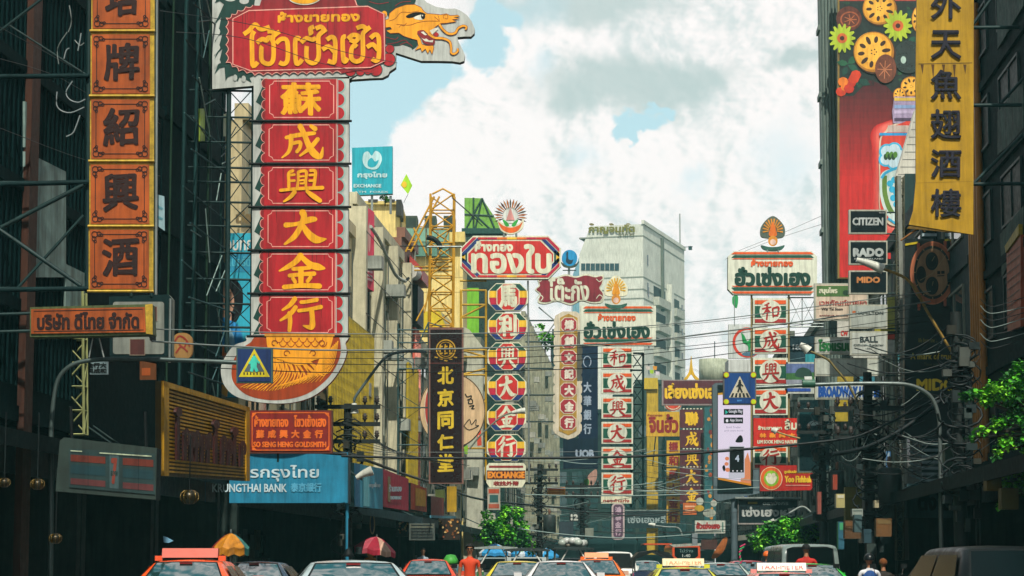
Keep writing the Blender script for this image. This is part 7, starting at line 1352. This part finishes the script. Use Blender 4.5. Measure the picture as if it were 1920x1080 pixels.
    bp = s.part('bumper'); bp.box(-h * .9, h * .9, -.08, -.001, .26, .46, P2); bp.box(-h * .8, h * .8, L - .05, L + .06, .26, .46, P2); q = s.part('number_plate'); q.box(-.2, .2, -.03, -.004, .56, .72, mat('c3c3b8', .5, .1))
    if sign:
        q = s.part('roof_sign'); w, m1, m2 = sign[0] / 2, paint(sign[1], .4), mat(sign[2], .4, .05); z = H + .03; ym = r1 + .35
        q.prism([(ym - .12, z + .02), (ym - .07, z + .17), (ym + .07, z + .17), (ym + .12, z + .02)], -w, w, m1); q.box(-w - .12, -w - .003, ym - .05, ym + .05, z - .03, z + .05, P1); q.box(w + .003, w + .12, ym - .05, ym + .05, z - .03, z + .05, P1)
        if sign[3]:
            vs, fs = glyphs('TAXI-METER'); o = []
            for u, v in vs: o.append((-w * .88 + u * w * 1.76, ym - .128 + .052 * (1 - v), z + .05 + (1 - v) * .085))
            q.add(o, fs, m2)
    if rack:
        q = s.part('roof_rack')
        for sx in (-1, 1): q.tube([(sx * hr * .9, r1 + .1, H + .05), (sx * hr * .9, f0 - .1, H + .05)], .02, STEEL, 5)
    return s
OT = 'd9501c'
s = vehicle('taxi', 'orange taxi with a blank roof sign, largest car at the lower left', 'taxi', 35.5, 332, OT, sign=(.90, 'b23a16', 'b23a16', False), roofw=.62, H=1.34)
vehicle('silver_car', 'broad silver teal sedan with a black roof aerial at the lower centre left', 'car', 31, 668, '9fb0b2', L=4.7, Wd=1.85, H=1.32, roofw=.64, rear=(.5, 1.3), yaw=6)
s = T('roof_aerial', 'black magnetic aerial base standing on the silver car roof', 'aerial', loc=(W(653, 1057, 33).x, 33.0, 1.40)); s.mesh().lathe([(0, .12), (.03, .11), (.06, .05), (.09, 0), (0, 0)], 0, 0, 0, BLACK, 12); s.own.tube([(0, 0, .1), (0, 0, .55)], .008, CABLE, 4)
vehicle('dark_car', 'small dark blue chrome trimmed car in the shade beside the orange taxi', 'car', 46, 466, '24384a', H=1.32, L=4.2)
vehicle('red_taxi', 'red orange sedan just beyond the silver car', 'taxi', 62, 800, 'c8401f', H=1.40)
vehicle('cream_car', 'cream white sedan behind the red shirted rider', 'car', 66, 838, 'b9b49a', H=1.25)
vehicle('yellow_taxi', 'yellow and green taxi without lettering left of the white sedan', 'taxi', 55, 970, 'c9b81e', H=1.34, p2='2c6a3a')
vehicle('white_car', 'white sedan with sky reflections in its rear window, near the centre', 'car', 50, 1054, 'cfcfcf', H=1.34, Wd=1.78)
vehicle('orange_taxi', 'small orange and white taxi right of the white sedan', 'taxi', 66, 1122, 'd9681c', H=1.42, p2='c9a08a', sign=(.7, 'd07a2c', 'b9541c', False))
vehicle('suv', 'white and black sports utility vehicle with red tail lamps ahead of the orange taxi', 'car', 84, 1152, 'c9ccc6', L=4.7, Wd=1.85, H=1.72, belt=1.05, rear=(.08, .5), front=(3.2, 3.9), hood=1.05, roofw=.72, glassm=CGD)
vehicle('meter_taxi', 'yellow green taxi with a cream roof sign lettered in orange', 'taxi', 46, 1291, 'c3c22c', sign=(.86, 'c9b98a', 'c8641f', True), H=1.20, belt=.82, p2='4a8a3a')
vehicle('white_hatchback', 'pale car ahead and right of the yellow green taxi', 'car', 58, 1358, '9fb0aa', H=1.30)
vehicle('pink_taxi', 'pink taxi with a white roof sign lettered in red at the lower right', 'taxi', 43, 1482, 'd98a84', sign=(.95, 'd9d2c8', 'c8342c', True), H=1.11, belt=.74)
vehicle('green_taxi', 'vivid green car half hidden behind the pink taxi', 'taxi', 50, 1534, '2fae3a', H=1.28)
vehicle('small_red_car', 'small dark red car among the far traffic', 'car', 76, 1410, 'a3283a', H=1.38)
vehicle('distant_car', 'pale distant car in the middle of the traffic', 'car', 96, 1215, '8fa0a2', H=1.40)
vehicle('distant_car', 'grey distant car beyond the orange taxi', 'car', 110, 1085, '6d7a7c', H=1.42)
vehicle('distant_car', 'dark distant car in front of the bus', 'car', 120, 1325, '3a484c', H=1.42)
vehicle('van', 'grey van with a raised roof behind the pink taxi', 'van', 68, 1520, '6f7d7a', L=4.9, Wd=1.85, H=1.86, belt=1.0, rear=(.02, .16), front=(3.7, 4.5), hood=1.1, roofw=.86, glassm=CGD)
vehicle('van', 'second pale van largely hidden by the grey van', 'van', 80, 1497, '7f9a9c', L=4.9, Wd=1.85, H=1.92, belt=1.0, rear=(.02, .16), front=(3.7, 4.5), hood=1.1, roofw=.86)
vehicle('black_van', 'large black van with glossy roof cut by the lower right corner', 'van', 33, 1922, '070c0e', L=5.2, Wd=1.95, H=1.54, belt=.95, rear=(.2, 1.0), front=(3.7, 4.6), hood=1.15, roofw=.70, glassm=CGD, yaw=1)
# songthaew style pickup with a grey canopy
def pickup(lb, d, px, col, H=1.85, load=False, canopy='8f9896'):
    s = T('pickup_truck', lb, 'pickup truck', loc=(W(px, 1057, d).x, d, .008)); P = paint(col); b = s.part('body')
    b.prism([(0, .45), (0, .95), (2.3, .95), (2.35, 1.0), (2.9, 1.55), (3.7, 1.55), (4.2, 1.0), (5.0, .9), (5.1, .4)], -.85, .85, P); c = s.part('canopy_frame')
    for x in (-.8, .8):
        for y in (.05, 1.1, 2.2): c.tube([(x, y, .95), (x, y, H)], .03, STEEL, 5)
    c.tube([(-.8, .03, .95), (-.25, .03, H)], .03, WHITE, 5); c.tube([(.8, .03, .95), (.25, .03, H)], .03, WHITE, 5)
    r = s.part('canopy'); r.prism([(-.9, H), (-.86, H + .07), (0, H + .13), (.86, H + .07), (.9, H)], -.15, 2.4, mat(canopy, .4, .2), axis='y')
    g = s.part('rear_window'); g.add([(-.65, 2.40, 1.05), (.65, 2.40, 1.05), (.6, 2.83, 1.5), (-.6, 2.83, 1.5)], [(0, 1, 2, 3)], CGD)
    for sx in (-1, 1):
        for y in (.9, 4.2): wheel(s, sx * .76, y, .34, .22)
        s.part('tail_lamp').box(min(sx * .7, sx * .86), max(sx * .7, sx * .86), -.02, .01, .62, .86, mat('8a1a16', .3))
    if load:
        q = s.part('cargo'); rr = random.Random(5)
        for k in range(16): q.lathe([(0, .28), (.14, .25), (.2, .13), (.15, 0), (0, -.02)], rr.uniform(-.5, .5), rr.uniform(.1, 1.6), H + .12 + rr.uniform(0, .12), mat(rr.choice(['b9bdb8', '9aa59c', 'c3b8a6']), .35, .3, spec=.6), 7)
    return s
pickup('grey songthaew pickup with white canopy braces behind the yellow taxi', 92, 930, '6d7a7a', 1.88, canopy='8a9490'); pickup('second open canopied pickup with white braces ahead of the yellow taxi', 88, 988, '8a9290', 1.78, canopy='343c3c'); pickup('dark canopied pickup carrying white plastic bundles on its roof', 98, 1076, '1d2728', 1.90, True, '2a3434')
# tuk tuk with a dark rounded hood
s = T('auto_rickshaw', 'black hooded auto rickshaw with pink side trim in mid traffic', 'auto rickshaw', loc=(W(1226, 1057, 78).x, 78, .008)); b = s.part('hood'); b.prism([(-.72, 1.2), (-.68, 1.5), (-.5, 1.68), (0, 1.76), (.5, 1.68), (.68, 1.5), (.72, 1.2), (.66, 1.2), (.6, 1.46), (0, 1.69), (-.6, 1.46), (-.66, 1.2)], 0, 2.0, mat('141d1e', .4, .3), axis='y')
b = s.part('body'); b.prism([(0, .35), (0, 1.0), (.25, 1.05), (1.0, .7), (1.6, .6), (2.2, .95), (2.5, .9), (2.6, .4)], -.68, .68, paint('20304a')); 
for sx in (-1, 1): b.box(min(sx * .681, sx * .70), max(sx * .681, sx * .70), .05, .9, .75, .98, mat('c83a7a', .4)); s.part('post').tube([(sx * .64, .05, .95), (sx * .66, .05, 1.3)], .03, CHROME, 5); s.part('post').tube([(sx * .6, 1.95, .8), (sx * .64, 1.95, 1.3)], .025, CHROME, 5); wheel(s, sx * .6, .45, .26, .15)
wheel(s, .001, 2.4, .26, .14); s.part('seat').box(-.55, .55, .3, .75, .78, .92, mat('6a1f2c', .5))
# bus
s = T('bus', 'orange city bus with a dark curved destination window at the far end of the traffic', 'bus', loc=(W(1287, 1057, 205).x, 205, .008)); BO = paint('c84a1c', .3); b = s.part('body')
b.prism([(-1.25, .35), (-1.25, 2.75), (-1.1, 3.0), (0, 3.08), (1.1, 3.0), (1.25, 2.75), (1.25, .35)], 0, 11, BO, axis='y'); q = s.part('rear_window'); q.add([(-1.05, -.02, 2.75), (1.05, -.02, 2.75), (1.05, -.02, 2.0), (.7, -.02, 1.7), (0, -.02, 1.6), (-.7, -.02, 1.7), (-1.05, -.02, 2.0)], [(0, 1, 2, 3, 4, 5, 6)], CGD)
r = s.part('destination_sign'); vs, fs = glyphs('ไม่ว่าง'); r.add([(-.6 + u * 1.2, -.04, 2.6 - v * .3) for u, v in vs], fs, mat('6f8f8a', .4, 0)); vs, fs = glyphs('1-40'); r.add([(-.35 + u * .7, -.04, 2.15 - v * .28) for u, v in vs], fs, mat('c3cfc8', .4, 0))
for sx in (-1, 1):
    for k in range(6): s.part('window').box(min(sx * 1.251, sx * 1.27), max(sx * 1.251, sx * 1.27), .6 + k * 1.7, 2.1 + k * 1.7, 1.5, 2.5, CGD)
    for y in (2.2, 8.6): wheel(s, sx * 1.1, y, .48, .28)
    s.part('tail_lamp').box(min(sx * .9, sx * 1.15), max(sx * .9, sx * 1.15), -.03, .01, .7, 1.1, mat('8a1a16', .3))
r = s.part('side_flap'); r.box(-3.8, -1.26, .2, 5, 2.98, 3.1, BO)
# ------------------------------------------------------------------ people
def skin_mesh(nodes, edges, root, sub=2):
    me = bpy.data.meshes.new('figure'); me.from_pydata([n[0] for n in nodes], edges, []); o = bpy.data.objects.new('figure', me); COL.objects.link(o)
    m = o.modifiers.new('skin', 'SKIN'); m.use_smooth_shade = True
    for i, n in enumerate(nodes): v = me.skin_vertices[0].data[i]; v.radius = (n[1], n[2] if len(n) > 2 else n[1]); v.use_root = (i == root)
    o.modifiers.new('sub', 'SUBSURF').levels = sub
    r = bpy.data.meshes.new_from_object(o.evaluated_get(bpy.context.evaluated_depsgraph_get())); bpy.data.objects.remove(o); bpy.data.meshes.remove(me); return r
def person(lb, d, px, z, yaw, shirt, trousers, hair='131313', pose='stand', turn=0.0, glasses=False, bare=True, helmet=None, h=1.68, vest=None):
    """one continuous skinned body coloured by region; hair or helmet and sunglasses are children"""
    s = T('person', lb, 'person', loc=(W(px, 1057, d).x, d, z), yaw=yaw); k = h / 1.7; hip = .92 if pose == 'stand' else .80
    J = {}; N = []; E = []
    def nd(nm, p, r, r2=None, par=None):
        J[nm] = len(N); N.append((Vector(p) * k, r * k, (r2 or r) * k)); 
        if par: E.append((J[par], J[nm]))
    nd('pelvis', (0, 0, hip), .145, .11); nd('waist', (0, .01, hip + .18), .125, .095, 'pelvis'); nd('chest', (0, 0, hip + .38), .155, .11, 'waist'); nd('neckb', (0, .0, hip + .53), .075, .07, 'chest'); nd('neck', (0, .01, hip + .60), .052, .052, 'neckb')
    nd('jaw', (0, -.025, hip + .66), .062, .07, 'neck'); nd('head', (0, -.005, hip + .75), .082, .10, 'jaw'); nd('crown', (0, .01, hip + .825), .06, .075, 'head')
    for sx, S in ((-1, 'l'), (1, 'r')):
        nd('sh' + S, (sx * .19, 0, hip + .47), .062, .062, 'chest')
        if pose == 'ride': A = [(sx * .27, -.04, hip + .26), (sx * .25, .26, hip + .12), (sx * .24, .36, hip + .11)]
        else: A = [(sx * .235, .02, hip + .20), (sx * .25, -.04, hip - .03), (sx * .25, -.07, hip - .10)]
        nd('el' + S, A[0], .043, .043, 'sh' + S); nd('wr' + S, A[1], .03, .03, 'el' + S); nd('pa' + S, A[2], .035, .022, 'wr' + S)
        dv = (Vector(A[2]) - Vector(A[1])).normalized()
        for f in range(4): 
            b = Vector(A[2]) + dv * .03 + Vector((sx * 0 + (.012 if pose == 'ride' else 0) * (f - 1.5), 0 if pose == 'ride' else (f - 1.5) * .017, .0)); nd('f%d%s' % (f, S), b + dv * .035, .0095, None, 'pa' + S); nd('g%d%s' % (f, S), b + dv * (.06 + .01 * (f in (1, 2))) + Vector((0, -.012, -.02 if pose == 'ride' else 0)), .008, None, 'f%d%s' % (f, S))
        nd('th' + S, Vector(A[2]) + Vector((-sx * .03, -.02, -.01)), .010, None, 'pa' + S)
        nd('hp' + S, (sx * .095, 0, hip - .06), .088, .09, 'pelvis')
        if pose == 'stand': B = [(sx * .105, -.015, hip - .46), (sx * .11, .03, .07), (sx * .115, -.12, .035)]
        else: B = [(sx * .20, .36, hip - .12), (sx * .19, .22, .30), (sx * .19, .38, .24)]
        nd('kn' + S, B[0], .056, .058, 'hp' + S); nd('an' + S, B[1], .037, .04, 'kn' + S); nd('to' + S, B[2], .038, .028, 'an' + S)
    r = skin_mesh(N, E, 0); names = list(J); lg = mat('9c6b4c', .5, .1); cs = [mat(shirt, .7, .15), mat(trousers, .75, .15), lg, mat('1d1d1c', .6, .1)]
    b = MB(s, 'body'); pos = [N[i][0] for i in range(len(N))]; cls = []
    for nm in names:
        if nm in ('waist', 'chest', 'neckb') or nm[:2] == 'sh': cls.append(0)
        elif nm[:2] == 'el': cls.append(0 if not bare else 2)
        elif nm == 'pelvis' or nm[:2] in ('hp', 'kn', 'an'): cls.append(1)
        elif nm[:2] == 'to': cls.append(3)
        else: cls.append(2)
    for c in cs: b.mi(c)
    b.v = [tuple(v.co) for v in r.vertices]
    for p in r.polygons: c = p.center; i = min(range(len(pos)), key=lambda q: (pos[q] - c).length_squared); b.f.append(tuple(p.vertices)); b.m.append(cls[i]); b.smooth.append(True)
    bpy.data.meshes.remove(r); s.parts.append(b); hz = (hip + .75) * k
    f = b.sub('face'); 
    for sx in (-1, 1): f.lathe([(0, .008), (.011, .004), (.011, -.004), (0, -.008)], sx * .031 * k, -.098 * k, hz, mat('1a1512', .4), 8); f.lathe([(0, .03), (.014, .02), (.016, -.01), (.008, -.03), (0, -.03)], sx * .085 * k, .012, hz - .01, lg, 8, .5, 1)
    f.lathe([(0, .03), (.010, .0), (.016, -.022), (0, -.03)], 0, -.104 * k, hz - .025, lg, 8); f.box(-.024, .024, -.100 * k, -.090 * k, hz - .075, hz - .063, mat('7a3a34', .5))
    g = b.sub('helmet' if helmet else 'hair'); R_ = (.104 if not helmet else .128) * k; hm = mat(helmet or hair, .35 if helmet else .8, .1)
    vs = []; nn = 16
    for i in range(8):
        ph = math.pi / 2 * (1 - i / 6.0)
        for j in range(nn): a = 2 * math.pi * j / nn; lo = ph if math.sin(a) > -.45 else max(ph, .42); vs.append((R_ * math.cos(lo) * math.cos(a), .006 + R_ * 1.12 * math.cos(lo) * math.sin(a), hz + .015 + R_ * math.sin(lo) * 1.05))
    g.add(vs, [(i * nn + j, i * nn + (j + 1) % nn, (i + 1) * nn + (j + 1) % nn, (i + 1) * nn + j) for i in range(7) for j in range(nn)], hm, True)
    if glasses: q = b.sub('sunglasses'); [q.box(min(sx * .008, sx * .06), max(sx * .008, sx * .06), -.118, -.108, hz - .012, hz + .018, BLACK) for sx in (-1, 1)]; q.box(-.075, .075, -.112, -.106, hz + .008, hz + .014, BLACK)
    if vest: q = b.sub('vest'); q.lathe([(.15, 0), (.165, .12), (.155, .3), (.1, .36)], 0, 0, (hip + .1) * k, mat(vest, .7), 14, 1, .72)
    return s
def motorbike(lb, d, px, col, yaw=0):
    s = T('motorcycle', lb, 'motorcycle', loc=(W(px, 1057, d).x, d, .008), yaw=yaw); P = paint(col); b = s.part('body')
    b.prism([(.35, .75), (.9, .72), (1.0, .5), (1.35, .45), (1.5, .9), (1.6, .9), (1.5, .35), (.9, .3), (.4, .55), (-.05, .78)], -.13, .13, P); s.part('seat').prism([(-.05, .785), (.95, .725), (.9, .80), (.1, .86)], -.14, .14, BLACK)
    h = s.part('handlebar'); h.tube([(-.34, 1.33, 1.02), (-.1, 1.48, 1.0), (.1, 1.48, 1.0), (.34, 1.33, 1.02)], .016, CHROME, 6)
    for sx in (-1, 1): h.tube([(sx * .26, 1.40, 1.01), (sx * .30, 1.42, 1.22)], .008, CHROME, 4); h.box(min(sx * .25, sx * .38), max(sx * .25, sx * .38), 1.41, 1.43, 1.2, 1.29, BLACK)
    for y in (.2, 1.65):
        w = s.part('wheel'); n = 22; prof = [(.2, -.05), (.27, -.055), (.29, 0), (.27, .055), (.2, .05)]
        w.add([(a, y + q * math.cos(2 * math.pi * j / n), .29 + q * math.sin(2 * math.pi * j / n)) for q, a in prof for j in range(n)], [(i * n + j, i * n + (j + 1) % n, (i + 1) * n + (j + 1) % n, (i + 1) * n + j) for i in range(4) for j in range(n)], RUBBER, True)
        for k in range(5): a = k * 1.256; w.tube([(0, y, .29), (0, y + .2 * math.cos(a), .29 + .2 * math.sin(a))], .014, CHROME, 4)
    s.part('tail_lamp').box(-.07, .07, -.06, -.0, .66, .75, mat('8a1a16', .3)); return s
# near rider comes towards the camera; bikes of the others go with the traffic
motorbike('small motorcycle ridden towards the viewer by the red shirted rider', 51.5, 881, '8a2a20', 180); person('motorcyclist in a red orange shirt and sunglasses with dark hair', 50.9, 881, 0.0, 0, 'c8401c', '26303a', pose='stand', glasses=True, h=1.66)
motorbike('dark scooter between the far cars', 74, 1438, '26343c'); person('rider in an orange helmet and dark blue top among the far cars', 74.6, 1438, .0, 180, '2a4a6a', '22292e', pose='ride', helmet='d8641c', h=1.72)
motorbike('dark scooter beside the grey van', 60, 1512, '2a2a30'); person('dark haired rider in a red top beside the grey van', 60.6, 1512, .0, 175, 'b3241c', '22292e', pose='ride', h=1.86)
motorbike('pale scooter at the lower right', 47, 1632, '9aa0a0', 8); person('rider in a dark helmet and white shirt with a blue vest at the lower right', 47.6, 1630, 0.0, 185, 'c9ccd0', '2a2f3a', pose='ride', helmet='141a1c', h=1.52, vest='1c4a8a')
motorbike('dark scooter hidden beside the pale scooter', 48.4, 1656, '1c2224', 175); person('brown haired rider in a dark top beside the white shirted rider', 49.0, 1656, .0, 178, '2a2420', '1c2224', hair='6a3c18', pose='ride', h=1.44)
person('figure in a pale shirt far along the left walkway', 86, 793, .143, 0, '8a9aa6', '20282c', h=1.66)
person('figure in an orange shirt below the crimson umbrella', 80, 694, .143, 0, 'a8641c', '20282c', h=1.62)
s = T('green_bag', 'green plastic sack stacked beside the red shirted rider', 'sack', loc=(W(846, 1057, 64).x, 63.5, 1.26)); s.mesh().lathe([(0, .3), (.12, .28), (.2, .16), (.22, .08), (.16, 0), (0, 0)], 0, 0, 0, mat('3f9a3a', .5, .3), 12)
s = T('ribbon_pole', 'thin pink and green ribbon pole rising from the traffic', 'pole', loc=(W(1387, 1057, 74).x, 74, .008)); b = s.mesh(); b.tube([(0, 0, 0), (.02, 0, 1.6)], .01, STEEL, 4)
for k in range(8): b.tube([(.02 * math.sin(k), 0, 1.2 + k * .09), (.05 * math.sin(k + 1) + .02 * k, .02, 1.29 + k * .09)], .03, mat('b8285a' if k % 2 else '2f9a58', .5), 5)
# ------------------------------------------------------------------ thin teal haze volume, added to lift and tint the shadows
hz = T('added_haze', kind='stuff', loc=(0, 0, 0)); hm = bpy.data.materials.new('shadow_lift_haze'); hm.use_nodes = True; nt = hm.node_tree; nt.nodes.clear()
o_ = nt.nodes.new('ShaderNodeOutputMaterial'); v_ = nt.nodes.new('ShaderNodeVolumePrincipled'); nt.links.new(v_.outputs[0], o_.inputs['Volume'])
v_.inputs['Color'].default_value = (.34, .92, .93, 1); v_.inputs['Density'].default_value = .00028; v_.inputs['Anisotropy'].default_value = .0
hz.mesh().box(-160, 160, -70, 620, -1.2, 80, hm)
for t in BUILD: t.make()
